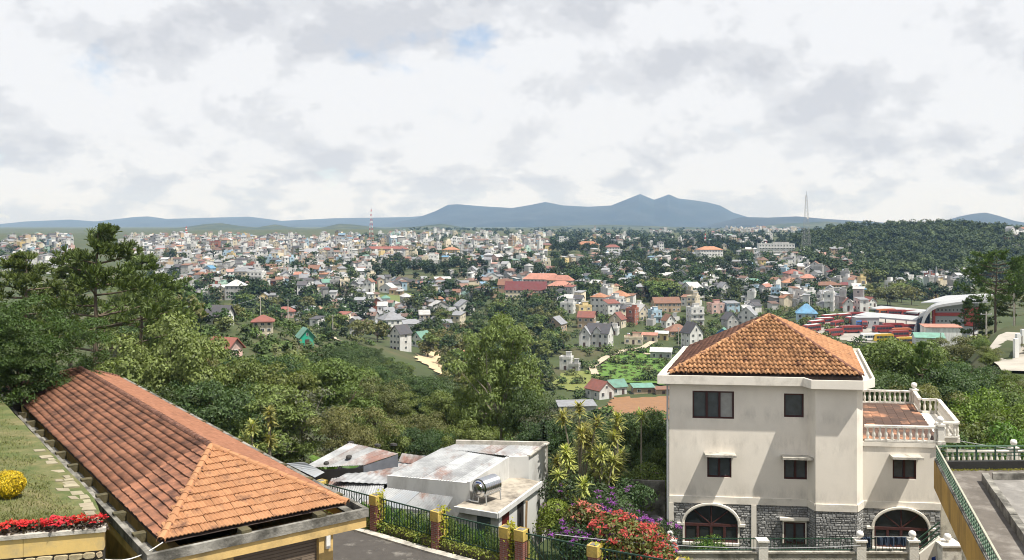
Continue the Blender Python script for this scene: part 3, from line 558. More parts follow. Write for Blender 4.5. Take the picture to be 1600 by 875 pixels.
# paving slabs along the lawn edge
pav = mat('paving_stone', (.30, .265, .185), rough=.9, var=.25, vscale=4, stain=(.2, .17, .11), sscale=3, samt=.5, bump=.4, bscale=20, objrand=.4)
path = O('stone_path', None, loc=WR+Vector((0, 0, ZLW)), kind='structure')
v = .45
while v < 11:
    hh = random.uniform(.32, .55); s0 = .02+random.uniform(0, .06)
    while s0 < .40-(v > 6)*(v-6)*.04:
        wd = random.uniform(.26, .5); a0, a1, b0, b1 = s0, s0+wd-.06, v, v+hh-.07; s0 += wd
        if random.random() < .12+.05*max(0, v-5): continue
        jt = lambda: random.uniform(-.035, .035); q = []
        for (x, y) in ((a0, b0), (a1, b0), (a1, b1), (a0, b1)):
            p = WR+WD*(x+jt())+VL*(y+jt())+UL*.38*min(1, y/3); p.z = lawn_z(p.x, p.y)-.03; q.append(p)
        child('paving_slab', MB().prism(q, (0, 0, random.uniform(.05, .085))).mesh('paving_slab', pav), path)
    v += hh
# red bedding flowers: a row of separate plants on the wall top
rl = leafmat('begonia_leaf', (.05, .035, .018)); rf = leafmat('red_petal', (.62, .035, .03), island=.3, objrand=.3, tr=.25)
fl = []
for k in range(4):
    r = np.random.default_rng(60+k); n = 150; a = r.uniform(0, 6.28, n); q = r.random(n)**.5*.26; c = np.stack([np.cos(a)*q, np.sin(a)*q, .02+r.random(n)*.24], -1); V1, F1 = leaves(c, unit(c*[1, 1, .3]+[0, 0, .2]), .09, .06, r)
    n = 26; a = r.uniform(0, 6.28, n); q = r.random(n)**.5*.27; c = np.stack([np.cos(a)*q, np.sin(a)*q, .2+.12*(1-q/.27)+r.random(n)*.06], -1); c = np.repeat(c, 6, 0)+r.normal(0, .022, (n*6, 3)); V2, F2 = leaves(c, c*0+[0, -.35, 1], .065, .055, r, 0)
    fl.append((np_mesh('begonia_leaves', V1, F1, rl), np_mesh('begonia_flowers', V2, F2, rf)))
for i in range(16):
    s0 = .2+i*.36+random.uniform(-.06, .06)
    p = WR+WD*s0-WN*(.26+random.uniform(-.05, .05)); p.z = ZLW-.02; k = random.randrange(4); e = O('red_flower_plant', None, loc=p, rz=random.uniform(0, 6), scale=random.uniform(.85, 1.15), cat='flower plant', group='red flowers along the wall top')
    O('foliage', fl[k][0], e); O('flower_head', fl[k][1], e, kind='stuff'); auto(e, 'low red flower plant', 'low red flower plants', 'on the yellow-banded wall top', CX+FPX*p.x/p.y)
r = np.random.default_rng(77); n = 5200; u = unit(r.normal(size=(n, 3))); c = u*(.45*(.86+.14*r.random((n, 1))+.07*np.sin(u[:, :1]*7+1)*np.sin(u[:, 2:]*6)+.05*np.sin(u[:, 1:2]*11)))*[1, 1, .9]; V1, F1 = leaves(c, u, .05, .035, r, 0)
p = PZ(14, 778, -8.12); e = O('clipped_bush', None, loc=p+Vector((0, 0, .40)), label='round clipped yellow bush on the lawn at the left edge', cat='bush')
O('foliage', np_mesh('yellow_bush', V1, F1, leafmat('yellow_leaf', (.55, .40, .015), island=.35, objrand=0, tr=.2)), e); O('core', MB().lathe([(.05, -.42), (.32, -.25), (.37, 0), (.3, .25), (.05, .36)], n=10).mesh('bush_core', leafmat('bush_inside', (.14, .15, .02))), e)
# ---------------------------------------------------------------- driveway
ZD = -12.5
asp = mat('worn_asphalt', (.075, .068, .062), rough=.95, var=.35, vscale=2, stain=(.30, .28, .25), sscale=1.4, samt=.7, bump=.5, bscale=40, stretch=(1, 1, 1), slo=.55, shi=.72)
FP = [PZ(588, 830, ZD), PZ(684, 858, ZD), Vector((-.2, 32.75, ZD)), Vector((2.85, 30.9, ZD)), Vector((5.6, 29.5, ZD)), Vector((8.6, 28.2, ZD))]
F_1 = FP[0]+(FP[0]-FP[1])*1.0; F_2 = FP[0]+(FP[0]-FP[1])*2.0; fn = Vector((.56, .83, 0)).normalized()
poly = [F_2+fn*.3]+[p+fn*.3 for p in FP]+[Vector((8.6, 8, ZD)), Vector((-8, 8, ZD)), LB(-.6, -2, ZD), LB(-.6, 26, ZD), LB(7.5, 26, ZD)]
O('driveway', MB().prism([Vector((p.x, p.y, ZD)) for p in poly][::-1], (0, 0, -5)).mesh('driveway', asp), kind='structure')
# ---------------------------------------------------------------- fence on the driveway edge: brick piers, green bars, low plinth
brick = bpy.data.materials.new('red_brick'); brick.use_nodes = True; t = brick.node_tree; bt = t.nodes.new('ShaderNodeTexBrick'); b = t.nodes['Principled BSDF']; tcn = t.nodes.new('ShaderNodeTexCoord'); mp = t.nodes.new('ShaderNodeMapping'); mp.inputs['Rotation'].default_value = (rad(90), 0, 0); t.links.new(tcn.outputs['Object'], mp.inputs[0]); t.links.new(mp.outputs[0], bt.inputs[0])
for k, v_ in (('Color1', (.24, .075, .05, 1)), ('Color2', (.16, .055, .04, 1)), ('Mortar', (.22, .19, .16, 1))): bt.inputs[k].default_value = v_
bt.inputs['Scale'].default_value = 1; bt.inputs['Brick Width'].default_value = .22; bt.inputs['Row Height'].default_value = .075; bt.inputs['Mortar Size'].default_value = .008; t.links.new(bt.outputs[0], b.inputs['Base Color']); b.inputs['Roughness'].default_value = .9
grn = mat('dark_green_paint', (.02, .055, .035), rough=.5, var=.2, vscale=4, spec=.4)
yec = mat('yellow_cap', (.55, .40, .10), rough=.9, var=.3, vscale=3, stain=(.10, .08, .05), sscale=3, samt=.7, bump=.3)
fence = O('fence', None, loc=FP[2], label='green bar fence with red brick and yellow piers along the driveway', cat='fence')
pier = MB().box(-.17, -.2, -.3, .17, .14, 1.22).mesh('brick_pier', brick); pcap = MB().box(-.2, .1, -.3, .2, .21, 1.5); pcap.box(-.2, -.23, 1.12, .2, .21, 1.5); pcap = pcap.mesh('pier_cap', yec)
ptop = MB().box(-.13, -.14, 1.5, .13, .12, 1.505).mesh('pier_top', conc)
barm = MB().box(-.0125, -.0125, 0, .0125, .0125, .95).mesh('bar', grn)
allp = [F_2, F_1]+FP
for i, p in enumerate(allp):
    q = allp[min(i+1, len(allp)-1)]-allp[max(i-1, 0)] if i else allp[1]-allp[0]; rz = math.atan2(q.y, q.x)
    for pos in ([p] if i != 4 else [p, p+Vector((.55, -.30, 0))]):
        pr = rel(O('pier', pier, fence, loc=pos, rz=rz), fence); O('cap', pcap, pr); O('top_slab', ptop, pr)
    if i < len(allp)-1:
        q = allp[i+1]; d = (q-p); L = d.length; d.normalize(); nx = Vector((-d.y, d.x, 0)); a, b2 = p+d*.2, q-d*.2
        child('plinth', MB().prism([a-nx*.09, b2-nx*.09, b2+nx*.09, a+nx*.09], (0, 0, .36)).mesh('plinth', mossy), fence)
        for h_, th in ((.50, .03), (1.38, .045)): child('rail', MB().bar(a+Vector((0, 0, h_)), b2+Vector((0, 0, h_)), .04, th).mesh('rail', grn), fence)
        nb = 20
        for k in range(nb):
            rel(O('bar', barm, fence, loc=a.lerp(b2, (k+.5)/nb)+Vector((0, 0, .44)), rz=rz), fence)
        for c0, c1 in ((.22, .42), (.56, .76)):
            q0, q1 = a.lerp(b2, c0), a.lerp(b2, c1); z0, z1 = Vector((0, 0, .6)), Vector((0, 0, 1.2))
            for e0, e1 in ((q0+z0, q1+z1), (q0+z1, q1+z0)): child('brace', MB().bar(e0+nx*.02, e1+nx*.02, .022).mesh('brace', grn), fence)
O('kerb', MB().prism([F_2-fn*.55, *[p-fn*.55 for p in FP], *[p-fn*.2 for p in FP[::-1]], F_2-fn*.2], (0, 0, .07)).mesh('kerb', concl), kind='structure')
# ---------------------------------------------------------------- shed: patched tin roofs, white walls, flat slab with steel tank
tin = mat('white_tin', (.31, .32, .325), rough=.6, var=.32, vscale=.9, stain=(.21, .10, .065), sscale=.75, samt=.8, bump=.1, bscale=8, metal=.0, spec=.4, stretch=(1, .45, 1), slo=.52, shi=.64)
tinr = mat('rusty_tin', (.34, .33, .325), rough=.7, var=.25, vscale=2, stain=(.20, .062, .035), sscale=1.0, samt=.92, bump=.2, bscale=10, stretch=(1, .5, 1), slo=.42, shi=.52)
ting = mat('grey_tin', (.30, .325, .35), rough=.5, var=.12, vscale=2, spec=.4, stain=(.25, .22, .2), sscale=2, samt=.4)
def tinmat(name, base, rust, lo, hi, grey=.42):                                  # weathered sheet: dull base, darker washed patches, rust blooms
    m = mat(name, base, rough=.55, var=.22, vscale=1.1, stain=rust, sscale=.75, samt=.85, bump=.12, bscale=9, spec=.4, stretch=(1, .5, 1), slo=lo, shi=hi); t = m.node_tree; b = t.nodes['Principled BSDF']; src = b.inputs['Base Color'].links[0].from_socket; g = t.nodes.new('ShaderNodeNewGeometry')
    n = t.nodes.new('ShaderNodeTexNoise'); n.inputs['Scale'].default_value = .9; n.inputs['Detail'].default_value = 8; n.inputs['Roughness'].default_value = .72; t.links.new(g.outputs['Position'], n.inputs['Vector'])
    c = mixc(t, mth(t, 'MULTIPLY', ramp(t, n.outputs[0], [(.42, 0), (.58, 1)]), .6), src, (base[0]*grey, base[1]*grey, base[2]*grey*1.03)); oi = t.nodes.new('ShaderNodeObjectInfo')
    t.links.new(mixc(t, 1.0, c, mth(t, 'ADD', mth(t, 'MULTIPLY', oi.outputs['Random'], .4), .78), 'MULTIPLY'), b.inputs['Base Color']); return m
MATS.pop('white_tin'); MATS.pop('rusty_tin'); tin = tinmat('white_tin', (.37, .38, .385), (.20, .095, .06), .53, .64); tinr = tinmat('rusty_tin', (.36, .35, .34), (.17, .06, .035), .43, .55)
ww = mat('whitewash', (.56, .56, .54), rough=.9, var=.1, vscale=1.5, stain=(.26, .25, .23), sscale=1.2, samt=.65, slo=.46, shi=.72, stretch=(1, 1, .4))
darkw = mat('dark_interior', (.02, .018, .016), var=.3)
shed = O('shed', None, loc=(-2.5, 43, -15.8), label='white walled shed with patched tin roof behind the green fence', cat='shed')
def sheet(name, pts, root, m, th=.05, ribs=0, **kw):                           # thick sheet; ribs run along edge 0->3
    pts = [Vector(p) for p in pts]; mb = MB(); n = (pts[1]-pts[0]).cross(pts[-1]-pts[0]).normalized()
    if n.z < 0: n = -n
    if ribs:
        k = ribs*2; T = np.linspace(0, 1, k+1); a = [pts[0].lerp(pts[1], t_)+n*(.03 if i % 2 else 0) for i, t_ in enumerate(T)]; b = [pts[3].lerp(pts[2], t_)+n*(.03 if i % 2 else 0) for i, t_ in enumerate(T)]
        for i in range(k): mb.quad(a[i], a[i+1], b[i+1], b[i]); mb.quad(a[i]-n*.012, b[i]-n*.012, b[i+1]-n*.012, a[i+1]-n*.012); mb.quad(a[i]-n*.012, a[i+1]-n*.012, a[i+1], a[i]); mb.quad(b[i]-n*.012, b[i], b[i+1], b[i+1]-n*.012)
    else: mb.prism(pts, -n*th)
    return child(name, mb.mesh(name, m), root, **kw)
zr = -11.6
q = {k: PZ(x, y, z) for k, (x, y, z) in dict(a=(605, 744, -11.75), b=(734, 756, -11.75), c=(795.5, 717, -11.6), d=(826, 716, -11.6), e=(856, 696, -11.4), f=(713, 693, -11.4), g=(690, 700, -11.45)).items()}
NS = 5
lo, hi = [q['a'].lerp(q['b'], i/NS) for i in range(NS+1)], [q['g'].lerp(q['c'], i/NS) for i in range(NS+1)]
for i in range(NS): sheet('roof_sheet', [lo[i]+Vector((0, 0, .012*(i % 2))), lo[i+1]+Vector((0, 0, .012*(i % 2))), hi[i+1]+Vector((0, 0, .012*(i % 2))), hi[i]+Vector((0, 0, .012*(i % 2)))], shed, tin, ribs=6)
g2, c2 = q['g'].lerp(q['c'], 0), q['c']; hi2 = [q['f'].lerp(q['e'], i/5) for i in range(6)]; md = [q['g'].lerp(q['d'], i/5)+Vector((0, 0, -.03)) for i in range(6)]
for i in range(5): sheet('roof_sheet', [md[i]+Vector((0, 0, .012*(i % 2))), md[i+1]+Vector((0, 0, .012*(i % 2))), hi2[i+1]+Vector((0, 0, .012*(i % 2))), hi2[i]+Vector((0, 0, .012*(i % 2)))], shed, tin if i != 2 else tinr, ribs=6)
def wallq(a, b, zt, zb, m=ww, th=.15, root=shed, name='wall', inward=None):
    a, b = Vector(a), Vector(b); d = (b-a).normalized(); nx = Vector((-d.y, d.x, 0)); return child(name, MB().prism([Vector((a.x, a.y, zb)), Vector((b.x, b.y, zb)), Vector((b.x, b.y, zt if not hasattr(zt, '__len__') else zt[1])), Vector((a.x, a.y, zt if not hasattr(zt, '__len__') else zt[0]))], nx*th).mesh(name, m), root)
GS = -16.2
wallq(q['a'], q['b'], -11.72, GS); wallq(q['b'], q['c'], (-11.66, -11.5), GS); wallq(q['c'], q['d'], -11.5, GS); wallq(q['d'], q['e'], (-11.5, -11.28), GS); wallq(q['e'], q['f'], -11.2, GS, concl)
child('parapet_edge', MB().bar(q['d']+Vector((0, 0, .12)), q['e']+Vector((0, 0, .14)), .2, .06).mesh('parapet_edge', concl), shed)
# flat slab annex
zf = -12.55; fq = [PZ(710, 792, zf), PZ(778, 803, zf), PZ(846, 753, zf), PZ(797, 742, zf)]
child('flat_roof', MB().prism(fq, (0, 0, -.16)).mesh('flat_roof', mat('slab_top', (.40, .355, .29), rough=.95, var=.3, vscale=2, stain=(.08, .07, .06), sscale=.9, samt=.8, bump=.3, slo=.45, shi=.65)), shed)
ins = lambda a, b, k: Vector(a).lerp(Vector(b), k)
e0, e1, e2 = ins(fq[0], fq[2], .05), ins(fq[1], fq[3], .06), ins(fq[2], fq[0], .05)
child('slab_edge', MB().bar(fq[1]+Vector((0, 0, -.08)), fq[2]+Vector((0, 0, -.08)), .12, .22).mesh('slab_edge', ww), shed); child('slab_edge', MB().bar(fq[0]+Vector((0, 0, -.08)), fq[1]+Vector((0, 0, -.08)), .12, .22).mesh('slab_edge', ww), shed)
wallq(e0, ins(e0, e1, .45), zf-.165, GS); wallq(ins(e0, e1, .80), e1, zf-.165, GS); wallq(ins(e0, e1, .45), ins(e0, e1, .80), zf-.3, GS, mat('grey_door', (.08, .10, .10), rough=.5, var=.2), .05, name='door')
wallq(e1, ins(e1, e2, .07), zf-.165, GS); wallq(ins(e1, e2, .07), ins(e1, e2, .25), zf-.3, GS, mat('maroon_door', (.10, .015, .015), rough=.5, var=.2), .05, name='door'); wallq(ins(e1, e2, .25), ins(e1, e2, .45), zf-.165, GS); wallq(ins(e1, e2, .62), e2, zf-.165, GS)
wallq(ins(e1, e2, .45), ins(e1, e2, .62), zf-.165, GS, darkw, .05, name='opening')
wood = mat('raw_wood', (.30, .20, .11), var=.3, vscale=6)
pp = ins(e1, e2, .5)+Vector((.25, -.2, 0)); child('prop', MB().bar((pp.x, pp.y, GS), (pp.x+.1, pp.y+.15, zf-.2), .1).mesh('prop', wood), shed)
# lean-to with ribbed sheets
l0, l1, l2, l3 = PZ(560, 790, -12.6), PZ(694, 800, -12.75), PZ(708, 777, -12.15), PZ(604, 762, -12.05)
lean = [(l0.lerp(l1, i/4), l3.lerp(l2, i/4)) for i in range(5)]
for i in range(4): sheet('lean_to_sheet', [lean[i][0]+Vector((0, 0, .015*(i % 2))), lean[i+1][0]+Vector((0, 0, .015*(i % 2))), lean[i+1][1]+Vector((0, 0, .015*(i % 2))), lean[i][1]+Vector((0, 0, .015*(i % 2)))], shed, ting if i == 1 else tin, ribs=7)
wallq(l0.lerp(l1, .02), l0.lerp(l1, .98), -12.85, GS, ww)
# left tin roofs (second shack)
shack = O('shack', None, loc=(-8, 44, -15.8), label='low shack with rusty tin roof weighted by stones behind the driveway', cat='shack')
s0, s1, s2, s3 = PZ(490, 768, -11.9), PZ(603, 752, -12.0), PZ(632, 707, -11.5), PZ(540, 695, -11.3)
t0, t1, t2, t3 = PZ(470, 732, -11.75), PZ(568, 727, -11.7), PZ(622, 709, -11.35), PZ(545, 692, -11.2)
for i in range(5):
    sheet('roof_sheet', [t0.lerp(t1, i/5)+Vector((0, 0, .012*(i % 2))), t0.lerp(t1, (i+1)/5)+Vector((0, 0, .012*(i % 2))), t3.lerp(t2, (i+1)/5)+Vector((0, 0, .012*(i % 2))), t3.lerp(t2, i/5)+Vector((0, 0, .012*(i % 2)))], shack, tinr if i in (1, 3, 4) else tin, ribs=5)
u0, u1, u2, u3 = PZ(500, 778, -12.6), PZ(590, 792, -12.6), PZ(606, 742, -12.1), PZ(528, 730, -12.1)
for i in range(4): sheet('roof_sheet', [u0.lerp(u1, i/4)+Vector((0, 0, .012*(i % 2))), u0.lerp(u1, (i+1)/4)+Vector((0, 0, .012*(i % 2))), u3.lerp(u2, (i+1)/4)+Vector((0, 0, .012*(i % 2))), u3.lerp(u2, i/4)+Vector((0, 0, .012*(i % 2)))], shack, tin, ribs=6)
sheet('roof_sheet', [PZ(447, 724, -11.7), PZ(492, 746, -11.95), PZ(507, 738, -11.8), PZ(476, 722, -11.5)], shack, ting, ribs=8)
wallq(t1, t2, (-11.75, -11.4), GS, mat('dark_planks', (.13, .14, .16), var=.4, vscale=3), .08, root=shack, name='plank_wall'); wallq(t0, t1, -11.85, GS, darkw, .08, root=shack, name='wall')
wallq(u0, u1, -12.65, GS, ww, .1, root=shack); wallq(PZ(625, 712, -11.7), PZ(665, 715, -11.9), -11.8, GS, mat('dark_planks'), .08, root=shack, name='plank_wall')
sheet('roof_sheet', [PZ(622, 722, -11.9), PZ(655, 726, -11.95), PZ(664, 713, -11.6), PZ(628, 708, -11.55)], shack, tinr, ribs=4)
stn = mat('weight_stone', (.05, .048, .045), var=.4, bump=.5)
for x, y in ((510, 725), (545, 715), (548, 693), (590, 697), (615, 696), (543, 700), (575, 705)):
    p = PZ(x, y, -11.45); mb = MB().lathe([(.05, -.05), (.16, 0), (.14, .09), (.05, .13)], n=7); rel(O('weight_stone', mb.mesh('weight_stone', stn), shack, loc=p, rz=random.random()*6, scale=(1.3, .9, 1)), shack)
sheet('roof_sheet', [PZ(518, 752, -12.15), PZ(606, 757, -12.2), PZ(650, 722, -11.95), PZ(572, 722, -11.95)], shack, tin, ribs=9); sheet('roof_sheet', [PZ(606, 757, -12.18), PZ(640, 748, -12.1), PZ(688, 712, -11.8), PZ(650, 722, -11.93)], shack, tinr, ribs=5)
# steel tank on a stand
steel = mat('polished_steel', (.62, .63, .65), rough=.22, var=.08, metal=1)
tk = PZ(744, 789, zf); tdir = Vector((.62, .78, 0)).normalized(); tank = O('water_tank', None, loc=tk+tdir*.75, rz=math.atan2(tdir.y, tdir.x), label='shiny steel water tank lying on the flat shed roof', cat='water tank', scale=.84)
prof = [(.02, -.78), (.25, -.76), (.42, -.70), (.49, -.62)]
for i in range(9): z = -.6+i*.15; prof += [(.49, z-.055), (.515, z-.03), (.515, z+.03), (.49, z+.055)]
prof += [(.49, .66), (.40, .74), (.02, .78)]
tb = O('tank_body', MB().lathe(prof, n=26).mesh('tank_body', steel, True), tank, loc=(0, 0, .82), rz=(0, rad(90), 0))
O('emblem', MB().box(-.012, -.16, -.08, .0, .16, .08).mesh('emblem', mat('blue_emblem', (.02, .07, .35), rough=.4, var=.1)), tank, loc=(-.72, -.02, 1.12), rz=(0, rad(-18), 0))
O('end_ring', MB().lathe([(.27, 0), (.30, -.02), (.33, 0)], n=22).mesh('end_ring', steel, True), tank, loc=(-.755, 0, .82), rz=(0, rad(-90), 0))
st = mat('stand_paint', (.55, .56, .56), rough=.4, metal=.6, var=.1)
for sy in (-.42, .42):
    O('stand_rail', MB().bar((-.72, sy, .55), (.72, sy, .55), .05).mesh('stand_rail', st), tank)
    for sx in (-.6, .6): O('leg', MB().bar((sx, sy, .55), (sx+(.12 if sx < 0 else -.12)*0, sy*1.15, .0), .05).mesh('leg', st), tank)
O('outlet_pipe', MB().tube([(-.7, 0, .35), (-.72, 0, .12), (-.72, .5, .08), (-.5, 1.2, .08)], .035, 6).mesh('outlet_pipe', whitepl), tank)
# ================================================================ villa on the right: three storeys, pyramid tile roof, annex with roof terrace
V0, UV, VV = Vector((7.88, 44.9, 0)), Vector((.9945, -.1045, 0)), Vector((.30, .954, 0))
def VB(u, v, z): return V0+UV*u+VV*v+Vector((0, 0, z))
def fu(px): return ((px-800)*44.9-11032)/(1392.3+.1045*(px-800))
def fz(px, py): return -(py-HY)*(44.9-.1045*fu(px))/FPX
cream = mat('cream_render', (.86, .80, .70), rough=.92, var=.06, vscale=.7, stain=(.62, .57, .49), sscale=.5, samt=.5, bump=.06, bscale=30, stretch=(1, 1, .55), slo=.45, shi=.75)
creamt = mat('cream_trim', (.80, .75, .66), rough=.9, var=.1, vscale=2, stain=(.42, .39, .33), sscale=1.2, samt=.6, slo=.5, shi=.75)
GLASSV = mat('curtained_glass', (.085, .10, .105), rough=.18, var=.5, vscale=2.5, spec=.6)
def grime(m, zc, wd):                                                         # mould band where rain splashes off the awnings
    t = m.node_tree; b = t.nodes['Principled BSDF']; src = b.inputs['Base Color'].links[0].from_socket; g = t.nodes.new('ShaderNodeNewGeometry'); s_ = t.nodes.new('ShaderNodeSeparateXYZ'); t.links.new(g.outputs['Position'], s_.inputs[0])
    band = mth(t, 'SUBTRACT', 1.0, mth(t, 'DIVIDE', mth(t, 'ABSOLUTE', mth(t, 'SUBTRACT', s_.outputs[2], zc)), wd), True)
    mp_ = t.nodes.new('ShaderNodeMapping'); mp_.inputs['Scale'].default_value = (1.6, 1.6, .55); t.links.new(g.outputs['Position'], mp_.inputs[0]); n = t.nodes.new('ShaderNodeTexNoise'); n.inputs['Scale'].default_value = 1.1; n.inputs['Detail'].default_value = 9; n.inputs['Roughness'].default_value = .7; t.links.new(mp_.outputs[0], n.inputs['Vector'])
    f = mth(t, 'MULTIPLY', band, ramp(t, n.outputs[0], [(.44, 0), (.66, 1)])); t.links.new(mixc(t, mth(t, 'MULTIPLY', f, .38), src, (.32, .30, .26)), b.inputs['Base Color'])
grime(cream, -10.85, .7); grime(cream, -13.3, .55); grime(cream, -9.4, .5)
villa = O('villa', None, loc=VB(5, 5, -16.9), label='three storey cream villa with pyramid clay tile roof and grey stone base', cat='villa')
ZW0, ZW1, ZG = -13.85, -7.8, -17.2
def facade(a, b, z0, z1, ops, th=.2):                                         # wall from plan point a to b (outside = right of a->b seen from above is -n), openings (s0,s1,z0,z1) in metres
    a, b = Vector(a), Vector(b); L = (b-a).length; d = (b-a)/L; n = Vector((-d.y, d.x, 0)); ss = sorted({0, L, *[o[0] for o in ops], *[o[1] for o in ops]}); zs = sorted({z0, z1, *[o[2] for o in ops], *[o[3] for o in ops]}); mb = MB(); q = lambda s, z, k=0: Vector((a.x+d.x*s+n.x*k, a.y+d.y*s+n.y*k, z))
    for s0, s1 in zip(ss, ss[1:]):
        for y0, y1 in zip(zs, zs[1:]):
            if any(o[0] <= s0+1e-6 and s1-1e-6 <= o[1] and o[2] <= y0+1e-6 and y1-1e-6 <= o[3] for o in ops): continue
            mb.quad(q(s0, y0), q(s1, y0), q(s1, y1), q(s0, y1))
    for s0, s1, y0, y1 in ops:
        mb.quad(q(s0, y0), q(s0, y1), q(s0, y1, th), q(s0, y0, th)); mb.quad(q(s1, y0), q(s1, y0, th), q(s1, y1, th), q(s1, y1)); mb.quad(q(s0, y1), q(s1, y1), q(s1, y1, th), q(s0, y1, th)); mb.quad(q(s0, y0), q(s0, y0, th), q(s1, y0, th), q(s1, y0))
    return mb, q
maroon = mat('maroon_frame', (.055, .018, .016), rough=.5, var=.25, vscale=5, spec=.4); curtain = mat('pale_curtain', (.34, .34, .32), var=.25, vscale=6, rough=.4)
def window(root, q, o, cols, th=.12, shut=(), fr=.075, m=maroon):
    s0, s1, z0, z1 = o; mb = MB(); bx = lambda a0, a1, b0, b1, k0, k1, mi=0: mb.prism([q(a0, b0, k0), q(a1, b0, k0), q(a1, b1, k0), q(a0, b1, k0)], q(0, 0, k1)-q(0, 0, k0), mi)
    bx(s0, s1, z0, z0+fr, th-.08, th+.04); bx(s0, s1, z1-fr, z1, th-.08, th+.04); bx(s0, s0+fr, z0+fr, z1-fr, th-.08, th+.04); bx(s1-fr, s1, z0+fr, z1-fr, th-.08, th+.04)
    wd = (s1-s0-2*fr)/cols
    for i in range(1, cols): bx(s0+fr+wd*i-fr*.7, s0+fr+wd*i+fr*.7, z0+fr, z1-fr, th-.07, th+.04)
    wo_ = child('window', mb.mesh('window', m), root)
    for i in range(cols):
        g = MB().prism([q(s0+fr+wd*i, z0+fr, th), q(s0+fr+wd*(i+1), z0+fr, th), q(s0+fr+wd*(i+1), z1-fr, th), q(s0+fr+wd*i, z1-fr, th)], q(0, 0, .03)-q(0, 0, 0)); O('pane', g.mesh('pane', curtain if i in shut else GLASSV), wo_)
    return wo_
def op(x0, x1, y0, y1): return (fu(x0), fu(x1), fz((x0+x1)/2, y1), fz((x0+x1)/2, y0))
u1, u2 = fu(1262), fu(1348); u3 = fu(1470)
opsM = [op(1082, 1147, 611, 654), op(1225, 1256, 615, 652), op(1105, 1143, 712, 746), op(1225, 1261, 716, 749)]
mb, qM = facade(VB(0, 0, 0), VB(u1, 0, 0), ZW0, ZW1, opsM); child('front_wall', mb.mesh('front_wall', cream), villa)
for o, c_, s_ in zip(opsM, (3, 1, 2, 2), ((2,), (), (), ())): window(villa, qM, o, c_, shut=s_)
foot = [(u1, 0), (u1+.36, -.7), (u2-.32, -.7), (u2, 0)]
mb = MB()
for (a, b) in zip(foot, foot[1:]): mb.quad(VB(*a, ZW0), VB(*b, ZW0), VB(*b, ZW1), VB(*a, ZW1))
child('bay_wall', mb.mesh('bay_wall', cream), villa)
mb = MB()
for (a, b) in (((u2, 0), (u2, 10.2)), ((u2, 10.2), (0, 10.2)), ((0, 10.2), (0, 0))): mb.quad(VB(*a, ZG), VB(*b, ZG), VB(*b, ZW1), VB(*a, ZW1))
child('side_wall', mb.mesh('side_wall', cream), villa)
opA = op(1395, 1432, 716, 749); opA = (opA[0]-u2, opA[1]-u2, opA[2], opA[3]); mbA, qA = facade(VB(u2, .06, 0), VB(u3, .06, 0), ZW0, -10.6, [opA]); child('annex_wall', mbA.mesh('annex_wall', cream), villa); window(villa, qA, opA, 2)
child('side_wall', MB().quad(VB(u3, .06, ZG), VB(u3, 10.2, ZG), VB(u3, 10.2, -10.6), VB(u3, .06, -10.6)).mesh('side_wall', cream), villa)
child('drain_pipe', MB().tube([tuple(VB(-.08, -.06, -7.9)), tuple(VB(-.08, -.06, ZG))], .05, 8).mesh('drain_pipe', mat('grey_pipe', (.42, .43, .44), rough=.5, var=.1)), villa)
# string course between white walls and stone base
mb = MB()
for (a, b) in (((0, 0), (u1, 0)), ((u1, 0), foot[1]), (foot[1], foot[2]), (foot[2], foot[3]), ((u2, .06), (u3, .06))):
    p, q_ = VB(*a, 0), VB(*b, 0); d = (q_-p).normalized(); n = Vector((d.y, -d.x, 0)); e = d*.0
    mb.prism([p-e+Vector((0, 0, -13.86)), q_+e+Vector((0, 0, -13.86)), q_+e+Vector((0, 0, -13.52)), p-e+Vector((0, 0, -13.52))], n*.05)
child('string_course', mb.mesh('string_course', creamt), villa)
# awnings over the middle windows
def awning(q, o, ext=.16):
    s0, s1, z0, z1 = o; child('awning', MB().prism([q(s0-ext, z1+.06, 0), q(s1+ext, z1+.06, 0), q(s1+ext, z1+.17, 0), q(s0-ext, z1+.17, 0)], q(0, 0, -.6)-q(0, 0, 0)).mesh('awning', concl), villa)
awning(qM, opsM[2]); awning(qM, opsM[3]); awning(qA, opA)
# stone base: irregular ashlar, real relief
mort2 = mat('grey_mortar', (.13, .13, .125), var=.3, bump=.3)
cladm = mat('grey_ashlar', (.33, .33, .32), rough=.9, var=.35, vscale=7, island=.32, bump=.6, bscale=22, stain=(.09, .09, .085), sscale=2, samt=.5)
Vc, holes = [], []
def clad(a, b, holes, v=0):
    p, q_ = VB(*a, 0), VB(*b, 0); L = (q_-p).length; d = (q_-p)/L; n = Vector((d.y, -d.x, 0)); z = ZG+.1
    while z < -13.9:
        h = min(random.uniform(.09, .16), -13.87-z); s = 0
        while s < L-.03:
            wd = min(random.uniform(.12, .34), L-s); a0, a1, b0, b1 = s+.012, s+wd-.012, z+.01, z+h-.01; s += wd
            if any(h0 < (a0+a1)/2 < h1 and g0 < (b0+b1)/2 < g1 for h0, h1, g0, g1 in holes): continue
            e = random.uniform(.015, .04); k = .014; f = lambda x, y, o: p+d*x+n*o+Vector((0, 0, y)); j = lambda: random.uniform(0, .012)
            o4 = [(a0, b0), (a1, b0), (a1, b1), (a0, b1)]; i4 = [(a0+k+j(), b0+k), (a1-k-j(), b0+k+j()), (a1-k, b1-k-j()), (a0+k, b1-k)]
            for i in range(4): jn = (i+1) % 4; Vc.append([f(*o4[i], 0.005), f(*o4[jn], .005), f(*i4[jn], e), f(*i4[i], e)])
            Vc.append([f(*t_, e) for t_ in i4])
        z += h
arch = [(fu(1070), fu(1153), fz(1110, 846), fz(1110, 789)), (fu(1366), fu(1450), fz(1408, 855), fz(1408, 796))]; sw = op(1225, 1258, 815, 848)
